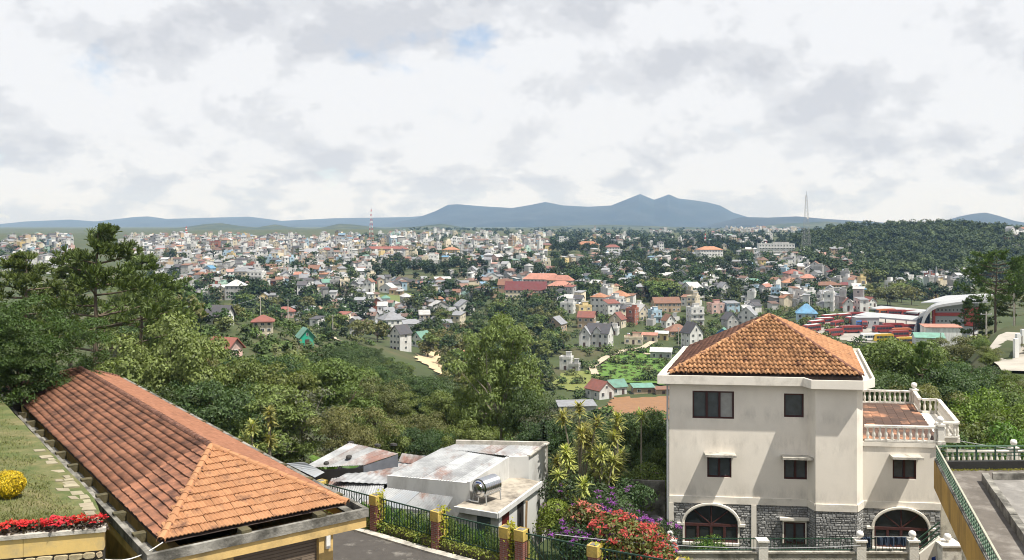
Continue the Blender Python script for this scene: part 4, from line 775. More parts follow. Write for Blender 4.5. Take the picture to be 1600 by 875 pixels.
clad((0, 0), (u1, 0), [(arch[0][0]-.05, arch[0][1]+.05, arch[0][2]-.1, arch[0][3]-.25), (arch[0][0]+.5, arch[0][1]-.5, arch[0][2], arch[0][3]), (sw[0]-.05, sw[1]+.05, sw[2], sw[3]), (-.1, .24, -20, 0), (fu(1174), fu(1182), -20, 0)])
for a, b in zip(foot, foot[1:]): clad(a, b, [])
clad((u2, .06), (u3, .06), [(arch[1][0]-u2-.05, arch[1][1]-u2+.05, arch[1][2]-.1, arch[1][3]-.25), (arch[1][0]-u2+.5, arch[1][1]-u2-.5, arch[1][2], arch[1][3])])
Vn = np.array([[tuple(p) for p in q] for q in Vc]).reshape(-1, 3); child('stone_cladding', np_mesh('stone_cladding', Vn, np.arange(len(Vn)).reshape(-1, 4), cladm), villa, kind='stuff')
mb = MB()
for (a, b) in (((0, 0), (u1, 0)), (foot[0], foot[1]), (foot[1], foot[2]), (foot[2], foot[3]), ((u2, .06), (u3, .06))): mb.quad(VB(*a, ZG), VB(*b, ZG), VB(*b, ZW0), VB(*a, ZW0))
child('base_wall', mb.mesh('base_wall', mort2), villa)
for s0, s1 in ((0, .22), (fu(1174), fu(1182))): child('pilaster', MB().prism([VB(s0, 0, ZG), VB(s1, 0, ZG), VB(s1, 0, -13.87), VB(s0, 0, -13.87)], -VV*.07).mesh('pilaster', creamt), villa)
# arched ground floor windows
def archwin(a, v):
    s0, s1, z0, z1 = a; zs = z1-(s1-s0)*.36; cx_ = (s0+s1)/2; R = (s1-s0)/2; H = z1-zs; T = np.linspace(PI, 0, 19); arc = [(cx_+R*math.cos(t_), zs+H*math.sin(t_)) for t_ in T]
    q = lambda s, z, k=0: VB(s, v+k, z)
    w_ = child('arched_window', MB().prism([q(*p, -.015) for p in [(s0, z0)]+arc+[(s1, z0)]][::-1], VV*.02).mesh('arch_back', GLASS), villa)
    mb = MB()
    for (x0, y0), (x1, y1) in zip(arc, arc[1:]):
        f = lambda x, y, e: (cx_+(x-cx_)*(1+e/R), zs+(y-zs)*(1+e/H))
        for e0, e1, k in ((0.0, .05, -.10), (.05, .14, -.17)): mb.prism([q(*f(x0, y0, e0)), q(*f(x1, y1, e0)), q(*f(x1, y1, e1)), q(*f(x0, y0, e1))], VV*k)
    for x0, x1 in ((s0-.09, s0), (s1, s1+.09)): mb.prism([q(x0, z0), q(x1, z0), q(x1, zs), q(x0, zs)], -VV*.10)
    for x0 in (s0-.36, s1+.02): mb.prism([q(x0, zs-.06), q(x0+.34, zs-.06), q(x0+.34, zs+.06), q(x0, zs+.06)], -VV*.172)
    mb.prism([q(s0-.1, z0-.12), q(s1+.1, z0-.12), q(s1+.1, z0), q(s0-.1, z0)], -VV*.2); O('surround', mb.mesh('surround', creamt), w_)
    mb = MB(); fr = .07
    mb.prism([q(s0, zs-.1), q(s1, zs-.1), q(s1, zs+.03), q(s0, zs+.03)], -VV*.07)
    for i in range(5):
        x = s0+(s1-s0)*i/4; x0, x1 = (x, x+fr) if i == 0 else (x-fr, x) if i == 4 else (x-fr*.9, x+fr*.9); mb.prism([q(x0, z0), q(x1, z0), q(x1, zs-.1), q(x0, zs-.1)], -VV*.068)
    mb.prism([q(s0, z0), q(s1, z0), q(s1, z0+.1), q(s0, z0+.1)], -VV*.066)
    O('frame', mb.mesh('arch_frame', mat('faded_maroon', (.075, .03, .027), rough=.7, var=.4, vscale=6)), w_)
    for k in range(3):
        ang = (PI/2, PI*.27, PI*.73)[k]; O('glazing_bar', MB().bar(q(cx_, zs, -.03), q(cx_+R*.97*math.cos(ang), zs+H*.97*math.sin(ang), -.03), .05).mesh('glazing_bar', MATS['faded_maroon']), w_)
    for i in range(4): x0 = s0+(s1-s0)*i/4+.09; O('pane', MB().prism([q(x0, z0+.12, -.03), q(x0+(s1-s0)/4-.16, z0+.12, -.03), q(x0+(s1-s0)/4-.16, zs-.12, -.03), q(x0, zs-.12, -.03)], VV*.012).mesh('pane', mat('dusty_glass', (.035, .04, .04), rough=.35, var=.4, vscale=2)), w_)
archwin(arch[0], -.02); archwin(arch[1], .04)
qs = lambda s, z, k=0: VB(s, k-.05, z)
window(villa, qs, sw, 2, th=.02)
mb = MB(); s0, s1, z0, z1 = sw
mb.prism([qs(s0-.2, z1+.12), qs(s1+.2, z1+.12), qs(s1+.2, z1+.24), qs(s0-.2, z1+.24)], -VV*.22); mb.prism([qs(s0-.07, z0), qs(s0, z0), qs(s0, z1+.07), qs(s0-.07, z1+.07)], -VV*.07); mb.prism([qs(s1, z0), qs(s1+.07, z0), qs(s1+.07, z1+.07), qs(s1, z1+.07)], -VV*.07); mb.prism([qs(s0, z1), qs(s1, z1), qs(s1, z1+.07), qs(s0, z1+.07)], -VV*.07)
child('window_surround', mb.mesh('window_surround', creamt), villa)
# eaves gutter slab and pyramid roof
inn = [(-.02, -.02), (u1+.0, -.02), (u1+.36, -.72), (u2-.3, -.72), (u2+.02, -.02), (u2+.02, 10.22), (-.02, 10.22)]; out = [(-.52, -.5), (u1-.22, -.5), (u1+.15, -1.2), (u2-.05, -1.2), (u2+.55, -.35), (u2+.55, 10.7), (-.52, 10.7)]; lip = [(-.42, -.4), (u1-.18, -.4), (u1+.2, -1.1), (u2-.1, -1.1), (u2+.45, -.3), (u2+.45, 10.6), (-.42, 10.6)]
mb = MB()
for i in range(7):
    j = (i+1) % 7; I0, I1, O0, O1, L0, L1 = inn[i], inn[j], out[i], out[j], lip[i], lip[j]
    mb.quad(VB(*I0, -7.86), VB(*I1, -7.86), VB(*O1, -7.86), VB(*O0, -7.86)); mb.quad(VB(*O0, -7.86), VB(*O1, -7.86), VB(*O1, -7.44), VB(*O0, -7.44)); mb.quad(VB(*O0, -7.44), VB(*O1, -7.44), VB(*L1, -7.44), VB(*L0, -7.44)); mb.quad(VB(*L0, -7.44), VB(*L1, -7.44), VB(*L1, -7.62), VB(*L0, -7.62)); mb.quad(VB(*L0, -7.62), VB(*L1, -7.62), VB(*I1, -7.62), VB(*I0, -7.62))
child('eaves_gutter', mb.mesh('eaves_gutter', creamt), villa)
ev = [VB(.0, -.15, -7.40), VB(u2+.0, -.15, -7.40), VB(u2+.0, 10.3, -7.40), VB(.0, 10.3, -7.40)]; apx = VB(4.75, 5.1, -4.95); ra = apx
dz = Vector((0, 0, -.05)); mb = MB()
for i in range(4): mb.quad(ev[i]+dz, ev[(i+1) % 4]+dz, apx+dz)
vroof = child('roof', mb.mesh('villa_roof', underlay), villa)
for i, m in ((0, tD), (1, tA), (2, tE), (3, tE)):
    Ms, l = slope_tiles(ev[i], ev[(i+1) % 4], apx, apx, 15, .235); bake('roof_tiles', tile_mesh('villa_tile', .235, l, m, lift=.08, hump=.085, n=1), Ms, vroof, m)
for i, m in ((0, tD), (1, tE), (2, tE), (3, tE)): caps(ev[i]+Vector((0, 0, .03)), apx+Vector((0, 0, .03)), vroof, m, r=.12, step=.4)
O('eave_board', MB().prism([ev[0]+dz, ev[1]+dz, ev[1]+Vector((0, 0, -.25)), ev[0]+Vector((0, 0, -.25))], VV*.1).mesh('eave_board', underlay), vroof)
# annex roof terrace: clay slabs, balustrades
ZT = -10.6
child('terrace_slab', MB().prism([VB(u2, -.0, ZT-.22), VB(u3+.06, -.0, ZT-.22), VB(u3+.06, 1.2, ZT-.22), VB(u3+1.1, 1.2, ZT-.22), VB(u3+1.1, 7.6, ZT-.22), VB(u3+.06, 7.6, ZT-.22), VB(u3+.06, 10.2, ZT-.22), VB(u2, 10.2, ZT-.22)], (0, 0, .2)).mesh('terrace_slab', creamt), villa)
tm = tilemat('terrace_tile', (.44, .22, .13), (.045, .035, .033), .31, .47, .55, .3)
tt = MB().box(.012, .012, -.02, .448, .648, .02).mesh('terrace_tile', tm); Mt = Matrix((UV, VV, Vector((0, 0, 1)))).transposed().to_4x4()
for i in range(8):
    for j in range(15):
        M = Mt.copy(); M.translation = VB(u2+.05+i*.455, .35+j*.655, ZT+.004+random.uniform(0, .006)); child('terrace_tile', tt, villa, M=M)
bal = mat('balustrade_paint', (.74, .71, .64), rough=.9, var=.2, vscale=3, stain=(.20, .18, .15), sscale=2.2, samt=.75, bump=.3, bscale=20, slo=.5, shi=.68)
balm = MB().lathe([(.055, 0), (.075, .03), (.05, .08), (.085, .2), (.08, .27), (.045, .45), (.05, .52), (.07, .56), (.06, .6)], n=8).mesh('baluster', bal, True)
ballm = MB().lathe([(.04, 0), (.07, .03), (.05, .06), (.12, .1), (.165, .19), (.165, .26), (.12, .35), (.04, .38)], n=12).mesh('ball', mat('white_ball', (.80, .78, .74), var=.1, vscale=3), True)
def balustrade(root, pts, z, fr=VB, step=.27, name='balustrade'):
    for (a, b) in zip(pts, pts[1:]):
        p, q_ = fr(*a, z), fr(*b, z); L = (q_-p).length; up = Vector((0, 0, 1)); n = max(2, int(L/step))
        bo = child(name, MB().bar(p+up*.75, q_+up*.75, .2, .10).mesh('hand_rail', bal), root); 
        O('plinth_rail', MB().bar(p+up*.06, q_+up*.06, .18, .10).mesh('plinth_rail', bal), bo)
        for k in range(n): O('baluster', balm, bo, loc=p.lerp(q_, (k+.5)/n)+up*.105)
def post(root, p, h=.85, ball=True, wd=.3, name='pillar', m=None):
    po = child(name, MB().box(-wd/2, -wd/2, 0, wd/2, wd/2, h).box(-wd/2-.05, -wd/2-.05, h, wd/2+.05, wd/2+.05, h+.08).box(-wd/2-.04, -wd/2-.04, -.02, wd/2+.04, wd/2+.04, .12).mesh(name, m or bal), root); 
    po.location = p
    if ball: O('ball', ballm, po, loc=(0, 0, h+.08))
balustrade(villa, [(u2+.1, .1), (u3-.1, .1)], ZT); balustrade(villa, [(u3, .3), (u3, 1.2), (u3+1.0, 1.25), (u3+1.0, 7.5), (u3+.1, 7.5)], ZT); balustrade(villa, [(u3, 7.6), (u3, 9.9)], ZT); balustrade(villa, [(u2+.1, 10.05), (u3-.1, 10.05)], ZT)
for a in ((u3-.02, .12), (u3-.02, 10.0)): post(villa, VB(*a, ZT-.02))
# ---------------------------------------------------------------- garden wall with ball pillars before the villa
ZGW = -14.75
gw = O('garden_wall', None, loc=(14, 40.3, -17), label='weathered low wall with ball topped pillars and green railing before the villa', cat='wall')
gl = lambda px: Vector(((px-CX)/FPX*40.3, 40.3, 0))
xs = [1048, 1192, 1345, 1427]
child('low_wall', MB().prism([gl(1000)+Vector((0, 0, -17.3)), gl(1432)+Vector((0, 0, -17.3)), gl(1432)+Vector((0, 0, ZGW)), gl(1000)+Vector((0, 0, ZGW))], (0, .2, 0)).mesh('low_wall', concl), gw)
child('wall_coping', MB().prism([gl(1000)+Vector((0, -.06, ZGW+.003)), gl(1432)+Vector((0, -.06, ZGW+.003)), gl(1432)+Vector((0, -.06, ZGW+.08)), gl(1000)+Vector((0, -.06, ZGW+.08))], (0, .32, 0)).mesh('wall_coping', concl), gw)
for x in xs: post(gw, gl(x)+Vector((0, .1, ZGW-.6)), h=1.12, ball=x != 1192, wd=.42)
for a, b in zip(xs, xs[1:]):
    p, q_ = gl(a)+Vector((.3, .1, 0)), gl(b)+Vector((-.3, .1, 0))
    for h_ in (.12, .62): child('rail', MB().bar(p+Vector((0, 0, ZGW+h_)), q_+Vector((0, 0, ZGW+h_)), .04).mesh('rail', grn), gw)
    n = int((q_-p).length/.16)
    for k in range(n): rel(O('bar', LIB.setdefault('gbar', MB().box(-.009, -.009, 0, .009, .009, .6).mesh('bar', grn)), gw, loc=p.lerp(q_, (k+.5)/n)+Vector((0, 0, ZGW+.08))), gw)
pr = gl(1477)+Vector((0, -.2, 0)); post(gw, pr+Vector((0, 0, -17)), h=2.75, wd=.85)
stw = MB().prism([gl(1432)+Vector((.1, -.1, -17.2)), gl(1468)+Vector((0, -.1, -17.2)), gl(1468)+Vector((0, -.1, -14.0)), gl(1432)+Vector((.1, -.1, -14.75))], (0, .2, 0)); child('stair_wall', stw.mesh('stair_wall', creamt), gw)
for h_ in (.15, .4, .65): child('stair_rail', MB().bar(gl(1432)+Vector((.1, 0, -14.75+h_)), gl(1468)+Vector((0, 0, -14.0+h_)), .05).mesh('stair_rail', grn), gw)
nm = child('number_plate', MB().prism([gl(1454)+Vector((0, -.115, -15.15)), gl(1460)+Vector((0, -.115, -15.1)), gl(1460)+Vector((0, -.115, -14.85)), gl(1454)+Vector((0, -.115, -14.9))], (0, .012, 0)).mesh('number_plate', mat('blue_plate', (.02, .06, .3), rough=.4, var=.05)), gw)
denim = mat('dark_blue_cloth', (.035, .055, .09), var=.5, vscale=4, rough=.9)
def cloth(px0, px1, label, z=-14.05, drop=.38, seed=1):
    r = np.random.default_rng(seed); n = 16; mb = MB(); p = [gl(px0+(px1-px0)*i/n)+Vector((0, .02+.05*math.sin(i*1.9+seed), z+.02*r.normal())) for i in range(n+1)]; d_ = [drop*r.uniform(.75, 1.1) for _ in range(n+1)]
    for i in range(n):
        for s_, yo in ((0, 0), (1, .10)): mb.quad(p[i]+Vector((0, yo, 0)), p[i+1]+Vector((0, yo, 0)), p[i+1]+Vector((0, yo*1.6+.03*r.normal(), -d_[i+1]*(1-.3*s_))), p[i]+Vector((0, yo*1.6+.03*r.normal(), -d_[i]*(1-.3*s_))))
        mb.quad(p[i], p[i+1], p[i+1]+Vector((0, .1, 0)), p[i]+Vector((0, .1, 0)))
    O('laundry', mb.mesh('laundry', denim), label=label, cat='laundry', group='laundry on the villa railing')
cloth(1372, 1417, 'long dark blue cloth hung on the railing under the right arched window', seed=2); cloth(1345, 1361, 'small blue cloth hung beside the ball topped pillar', drop=.5, seed=3)
dr = O('clothes_rack', None, loc=gl(1392)+Vector((0, .1, -14.7)), label='thin metal rack holding the dark blue cloth', cat='rack')
for x in (1370, 1395, 1418): child('post', MB().bar(gl(x)+Vector((0, .07, -14.7)), gl(x)+Vector((0, .07, -14.0)), .025).mesh('post', st), dr)
child('rod', MB().bar(gl(1366)+Vector((0, .07, -14.03)), gl(1421)+Vector((0, .07, -14.03)), .03).mesh('rod', st), dr)
bt_ = mat('black_plastic', (.012, .012, .013), rough=.35, var=.2)
bt = O('black_tank', None, loc=(6.75, 42.8, -15.4), rz=rad(70), label='black ribbed plastic water tank lying beside the villa wall', cat='water tank')
prof = [(.05, -.9), (.5, -.85), (.6, -.7)]
for i in range(6): z = -.6+i*.24; prof += [(.6, z-.08), (.66, z-.05), (.66, z+.05), (.6, z+.08)]
prof += [(.6, .8), (.5, .9), (.05, .95)]
O('tank_body', MB().lathe(prof, n=20).mesh('tank_body', bt_, True), bt, loc=(0, 0, .7), rz=(0, rad(90), 0)); O('lid', MB().lathe([(.2, 0), (.2, .08), (.05, .12)], n=12).mesh('lid', bt_), bt, loc=(0, 0, 1.33))
for x in (-.5, .5): O('cradle', MB().box(x-.1, -.5, -.7, x+.1, .5, .22).mesh('cradle', conc), bt)
# boundary wall between the garden and the villa
bw = O('boundary_wall', None, loc=(6.0, 47, -16), label='stained grey concrete wall in the shade left of the villa', cat='wall'); child('panel', MB().prism([Vector((5.2, 46.5, -17.5)), Vector((7.9, 46.2, -17.5)), Vector((7.9, 46.2, -13.2)), Vector((5.2, 46.5, -13.2))], (0, .18, 0)).mesh('panel', conc), bw); child('post', MB().box(5.35, 46.25, -17.5, 5.55, 46.47, -13.0).mesh('post', conc), bw)
# ---------------------------------------------------------------- roof terrace at the right edge
T0 = Vector((16.95, 36.0, 0)); TD = Vector((-.3186, -.9479, 0)); TR = Vector((.9990, .03, 0)).normalized()
def TB(a, b, z): return T0+TR*a-TD*(-b)*1.0+Vector((0, 0, z)) if False else T0+TR*a+TD*b+Vector((0, 0, z))
terr_b = O('terrace_building', None, loc=TB(4, 8, -17), label='flat roofed terrace with ochre edge wall and green railing at right', cat='building')
och = mat('ochre_wall', (.50, .30, .075), rough=.9, var=.25, vscale=2, stain=(.16, .10, .04), sscale=1.1, samt=.7, bump=.2, stretch=(1, 1, .2))
slabm = mat('terrace_screed', (.13, .115, .10), rough=.95, var=.35, vscale=2, stain=(.42, .39, .35), sscale=.8, samt=.55, bump=.4, bscale=25, slo=.5, shi=.75)
ZF = -9.72
child('edge_wall', MB().prism([TB(0, 0, -10.55), TB(0, 26, -10.55), TB(0, 26, -9.45), TB(0, 0, -9.45)], TR*.2).mesh('edge_wall', och), terr_b)
child('back_edge', MB().prism([TB(.2, 0, -10.55), TB(30, 0, -10.55), TB(30, 0, -9.48), TB(.2, 0, -9.48)], TD*.2).mesh('back_edge', och), terr_b)
child('kerb', MB().prism([TB(.02, .02, -9.447), TB(.02, 26, -9.447), TB(.02, 26, -9.36), TB(.02, .02, -9.36)], TR*.24).mesh('kerb', conc), terr_b)
dk = mat('black_mould_concrete', (.03, .03, .028), var=.5, vscale=3, bump=.4); child('back_kerb', MB().prism([TB(.205, .2, -9.8), TB(30, .2, -9.8), TB(30, .2, -9.40), TB(.205, .2, -9.40)], TD*.22).mesh('back_kerb', dk), terr_b)
child('floor', MB().prism([TB(.2, .2, ZF), TB(30, .2, ZF), TB(30, 26, ZF), TB(.2, 26, ZF)][::-1], (0, 0, -.5)).mesh('floor', slabm), terr_b)
child('lower_wall', MB().prism([TB(1.2, .8, -18), TB(30, .8, -18), TB(30, 26, -18), TB(1.2, 26, -18)], (0, 0, 7.7)).mesh('lower_wall', och), terr_b)
for i in range(12): b0 = 2.2+i*1.3; child('upstand', MB().prism([TB(1.55, b0, ZF), TB(1.80, b0, ZF), TB(1.80, b0+1.28, ZF), TB(1.55, b0+1.28, ZF)][::-1], (0, 0, .34+random.uniform(-.02, .02))).mesh('upstand', conc), terr_b)
for i in range(9): a0 = 2.0+i*1.6; child('upstand', MB().prism([TB(a0, 1.95, ZF), TB(a0+1.58, 1.95, ZF), TB(a0+1.58, 2.18, ZF), TB(a0, 2.18, ZF)], (0, 0, .30)).mesh('upstand', conc), terr_b)
child('inner_floor', MB().prism([TB(1.8, 2.2, ZF+.01), TB(30, 2.2, ZF+.01), TB(30, 26, ZF+.01), TB(1.8, 26, ZF+.01)][::-1], (0, 0, .05)).mesh('inner_floor', mat('grey_screed', (.20, .19, .175), rough=.95, var=.3, vscale=2.5, stain=(.46, .44, .41), sscale=1.0, samt=.6, bump=.4, bscale=25, slo=.46, shi=.7)), terr_b)
moss = leafmat('moss', (.16, .15, .02)); r = np.random.default_rng(8); n = 900; c = np.array([tuple(TB(x, .45+abs(y), ZF+.01)) for x, y in zip(r.uniform(.6, 6, n), r.normal(0, .07, n))]); Vm, Fm = leaves(c, c*0+[0, 0, 1.], .07, .06, r, 0); child('moss', np_mesh('moss', Vm, Fm, moss), terr_b, kind='stuff')
grl = mat('pale_green_paint', (.10, .17, .11), rough=.5, var=.3, vscale=3)
ralm = child('railing', MB().bar(TB(.1, 0, -8.86), TB(.1, 26, -8.86), .06, .05).mesh('hand_rail', mat('bleached_rail', (.36, .36, .28), rough=.6, var=.3, vscale=3)), terr_b)
for i, h_ in enumerate((-9.02, -9.15, -9.28)): O('rail', MB().bar(TB(.1, 0, h_), TB(.1, 26, h_), .035, .03).mesh('rail', grl), ralm)
for k in range(88): O('bar', LIB.setdefault('tbar', MB().box(-.012, -.012, -9.36, .012, .012, -8.88).mesh('bar', grn)), ralm, loc=TB(.1, .1+k*.3, 0))
rb = child('railing', MB().bar(TB(.1, .1, -8.86), TB(30, .1, -8.86), .05, .05).mesh('hand_rail', grl), terr_b)
for h_ in (-9.0, -9.13, -9.26): O('rail', MB().bar(TB(.1, .1, h_), TB(30, .1, h_), .025).mesh('rail', grn), rb)
for k in range(16): O('post', MB().bar(TB(.15+k*.78, .1, -9.45), TB(.15+k*.78, .1, -8.86), .05).mesh('post', grn), rb)
# white balustrade of the next garden, behind the railing
nb_ = O('garden_balustrade', None, loc=(24, 46, -12), label='white balustrade with a ball finial seen behind the green terrace railing', cat='balustrade')
fr2 = lambda x, y, z: Vector((x, y, z)); balustrade(nb_, [(22.3, 46.2), (25.6, 46.0)], -12.35, fr=fr2); balustrade(nb_, [(25.9, 46.0), (29.4, 45.4)], -12.35, fr=fr2)
post(nb_, Vector((25.75, 46.0, -12.4)), h=.95); child('base', MB().prism([Vector((22, 45.9, -18)), Vector((29.5, 45.2, -18)), Vector((29.5, 45.2, -12.33)), Vector((22, 45.9, -12.33))], (0, .3, 0)).mesh('base', concl), nb_)
# ================================================================ town houses
WALLC = {'white': (.68, .68, .66), 'cream': (.70, .62, .47), 'yellow': (.66, .52, .26), 'pale blue': (.40, .55, .66), 'grey': (.40, .40, .39), 'pink': (.62, .43, .38), 'mint': (.42, .60, .50), 'brick red': (.33, .12, .08), 'green': (.03, .38, .25), 'blue': (.07, .22, .50), 'tan': (.45, .34, .23)}
ROOFC = {'red tiled': (.25, .095, .075), 'orange tiled': (.38, .185, .11), 'grey': (.26, .27, .29), 'dark grey': (.085, .085, .095), 'white metal': (.48, .48, .47), 'rusty': (.21, .11, .075), 'blue': (.12, .27, .42), 'green': (.15, .30, .24), 'maroon': (.14, .04, .042), 'flat': (.40, .39, .37), 'salmon': (.40, .19, .14)}
WSC = list(WALLC); 
wallm = mat('house_wall', objcol=True, rough=.9, var=.1, vscale=.35, stain=(.22, .20, .175), sscale=.5, samt=.65, stretch=(1.4, 1.4, .35), slo=.46, shi=.72)
roofm = mat('house_roof', objcol=True, rough=.8, var=.25, vscale=.8, stain=(.10, .08, .07), sscale=.5, samt=.45, bump=.3, bscale=6)
paneM = mat('far_glass', (.035, .045, .055), rough=.2, var=.3, spec=.5); frameM = mat('far_frame', (.66, .65, .62), var=.1); doorM = mat('far_door', (.09, .06, .05), var=.3)
winmesh = MB().box(-.5, -.08, -.5, .5, .02, .5, 1); winmesh.box(-.38, -.10, -.42, -.03, -.06, .42, 0); winmesh.box(.03, -.10, -.42, .38, -.06, .42, 0); winmesh = winmesh.mesh('window', [paneM, frameM])
doormesh = MB().box(-.5, -.07, -.5, .5, .02, .5, 0).mesh('door', doorM); tankmesh = MB().lathe([(.5, -.7), (.55, -.6), (.55, .6), (.5, .7)], n=10).mesh('roof_tank', steel, True)
def gable_body(mb, w, d, h, rise, zb=-4, axis='x'):
    if axis == 'x': mb.box(-w/2, -d/2, zb, w/2, d/2, h); [mb.prism([(x, -d/2, h), (x, d/2, h), (x, 0, h+rise)], (s_*.2, 0, 0)) for x, s_ in ((-w/2, 1), (w/2, -1))]
    else: mb.box(-w/2, -d/2, zb, w/2, d/2, h); [mb.prism([(-w/2, y, h), (w/2, y, h), (0, y, h+rise)], (0, s_*.2, 0)) for y, s_ in ((-d/2, 1), (d/2, -1))]
def gable_roof(mb, w, d, h, rise, ov=.45, th=.18, axis='x', c=(0, 0)):
    if axis == 'x': pr = [(0, -d/2-ov), (0, 0), (0, d/2+ov)]
    half = (d if axis == 'x' else w)/2; L = (w if axis == 'x' else d)/2+ov; k = rise/half; ze = h-ov*k
    ch = [(-half-ov, ze+.02), (0, h+rise+.02), (half+ov, ze+.02), (half+ov, ze+.02+th), (0, h+rise+.02+th), (-half-ov, ze+.02+th)]
    if axis == 'x': mb.prism([(-L+c[0], y+c[1], z) for y, z in ch], (2*L, 0, 0))
    else: mb.prism([(x+c[0], -L+c[1], z) for x, z in ch][::-1], (0, 2*L, 0))
def hip_roof(mb, w, d, h, rise, ov=.5):
    W, D = w/2+ov, d/2+ov; m = min(W, D)*.96; a = [(-W, -D, h), (W, -D, h), (W, D, h), (-W, D, h)]; r0, r1 = ((-W+m, 0, h+rise), (W-m, 0, h+rise)) if W >= D else ((0, -D+m, h+rise), (0, D-m, h+rise))
    mb.box(-W, -D, h-.18, W, D, h)
    if W >= D: fs = [(a[0], a[1], r1, r0), (a[1], a[2], r1), (a[2], a[3], r0, r1), (a[3], a[0], r0)]
    else: fs = [(a[0], a[1], r0), (a[1], a[2], r1, r0), (a[2], a[3], r1), (a[3], a[0], r0, r1)]
    for f in fs: mb.quad(*f)
def house(loc, w, d, h, typ, wc, rc, yaw, rise=None, name='house', label=None, cat='house', group='houses of the town', wins=True, ncol=None, nst=None, dormer=False, tower=False):
    e = O(name, None, loc=loc, rz=yaw, label=label, cat=cat, group=group); W, Rr = MB(), MB(); wcl, rcl = WALLC[wc], ROOFC[rc]; j = random.uniform(.88, 1.08); jr = random.uniform(.8, 1.1); wcl = tuple(min(.8, c*j) for c in wcl); rise = rise or min(w, d)*.36
    if typ == 'gable': gable_body(W, w, d, h, rise); gable_roof(Rr, w, d, h, rise)
    elif typ == 'gabley': gable_body(W, w, d, h, rise, axis='y'); gable_roof(Rr, w, d, h, rise, axis='y')
    elif typ == 'hip': W.box(-w/2, -d/2, -4, w/2, d/2, h-.18); hip_roof(Rr, w, d, h, rise)
    elif typ == 'shed':
        W.box(-w/2, -d/2, -4, w/2, d/2, h); Rr.prism([(-w/2-.4, -d/2-.5, h+.05), (w/2+.4, -d/2-.5, h+.05), (w/2+.4, d/2+.4, h+rise*.5), (-w/2-.4, d/2+.4, h+rise*.5)], (0, 0, .12)); W.prism([(-w/2, -d/2, h), (-w/2, d/2, h), (-w/2, d/2, h+rise*.42)], (w, 0, 0))
    else:
        W.box(-w/2, -d/2, -4, w/2, d/2, h); W.box(-w/2-.1, -d/2-.1, h-.25, w/2+.1, -d/2+.12, h+.7); W.box(-w/2-.1, d/2-.12, h-.25, w/2+.1, d/2+.1, h+.7); W.box(-w/2-.1, -d/2+.12, h-.25, -w/2+.12, d/2-.12, h+.7); W.box(w/2-.12, -d/2+.12, h-.25, w/2+.1, d/2-.12, h+.7)
        Rr.box(-w/2+.12, -d/2+.12, h, w/2-.12, d/2-.12, h+.06); Rr.box(-w*.1, d*.05, h+2.3, w*.42, d*.46, h+2.42); W.box(-w*.06, d*.08, h+.06, w*.38, d*.42, h+2.3)
        nb = max(1, int(h/3.1))
        for i in range(1, nb): W.box(-w/2, -d/2-.7, h*i/nb-.12, w/2, -d/2, h*i/nb+.02); W.box(-w/2, -d/2-.7, h*i/nb+.02, w/2, -d/2-.62, h*i/nb+.75)
    O('wall', W.mesh('wall', wallm), e, color=wcl); ro = O('roof', Rr.mesh('roof', roofm), e, color=tuple(c*jr for c in rcl))
    if dormer:
        dm = MB(); dw = w*.3; gable_body(dm, dw, d*.4, h+rise*.25, dw*.5, zb=h-.5, axis='y'); dm.v = [(x, y-d*.36, z) for x, y, z in dm.v]; O('dormer_wall', dm.mesh('dormer_wall', wallm), ro, color=wcl)
        dr_ = MB(); gable_roof(dr_, dw, d*.42, h+rise*.25, dw*.5, ov=.3, axis='y', c=(0, -d*.36)); O('dormer_roof', dr_.mesh('dormer_roof', roofm), ro, color=rcl)
    if typ == 'flat' and random.random() < .5: O('roof_tank', tankmesh, e, loc=(-w*.28, d*.2, h+1.4), rz=(0, rad(90), 0))
    if wins:
        nst = nst or max(1, int(round(h/3.2))); ncol = ncol or max(1, int(w/2.7)); sh_ = h/nst
        for s_ in range(nst):
            zc = sh_*(s_+.52)
            for i in range(ncol):
                x = -w/2+w*(i+.5)/ncol
                if s_ == 0 and i == ncol//2: O('door', doormesh, e, loc=(x, -d/2, sh_*.36), scale=(1.1, 1, sh_*.66)); continue
                O('window', winmesh, e, loc=(x, -d/2-(0.0 if typ != 'flat' else .0), zc), scale=(min(1.5, w/ncol*.6), 1, min(1.5, sh_*.48)))
            sx = -1 if yaw > 0 else 1; nd = max(1, int(d/3.4))
            for i in range(nd): O('window', winmesh, e, loc=(sx*w/2, -d/2+d*(i+.5)/nd, zc), rz=-PI/2*sx*-1 if sx > 0 else -PI/2, scale=(min(1.2, d/nd*.5), 1, min(1.4, sh_*.45)))
        if typ in ('gabley',): O('window', winmesh, e, loc=(0, -d/2, h+rise*.3), scale=(min(1.1, w*.16), 1, rise*.36))
    return e
USED = []
def apparent(px, py, wpx, hpx, typ, wc, rc, yaw, label, depth=.9, rpx=None, **kw):       # a house that shows wpx x hpx (eaves) photo pixels with its base at (px, py)
    p = hit(px, py); k = p.y/FPX; ya = rad(yaw)-math.atan2(p.x, p.y)*0; W = wpx*k/(math.cos(abs(ya))+depth*math.sin(abs(ya))); USED.append((p.x, p.y, W*.75))
    return house(p, W, W*depth, hpx*k, typ, wc, rc, ya, rise=rpx*k if rpx else None, label=label, **kw)
AP = apparent
N1 = 'named houses of the valley'
AP(937, 541, 44, 22, 'gable', 'white', 'dark grey', -22, 'white house with grey gabled roofs and dormer above the green field', .8, 13, dormer=True, group=N1)
AP(914, 541, 20, 20, 'gabley', 'white', 'grey', -12, 'narrow white wing with grey gable left of the dormered house', 1.0, 11, group=N1)
AP(1081, 545, 32, 26, 'gabley', 'white', 'dark grey', 24, 'tall white house with dark gable just left of the villa roof', 1.0, 15, group=N1)
AP(1086, 508, 25, 27, 'flat', 'white', 'flat', 12, 'white flat roofed tower house above the dark gabled house', 1.0, group=N1)
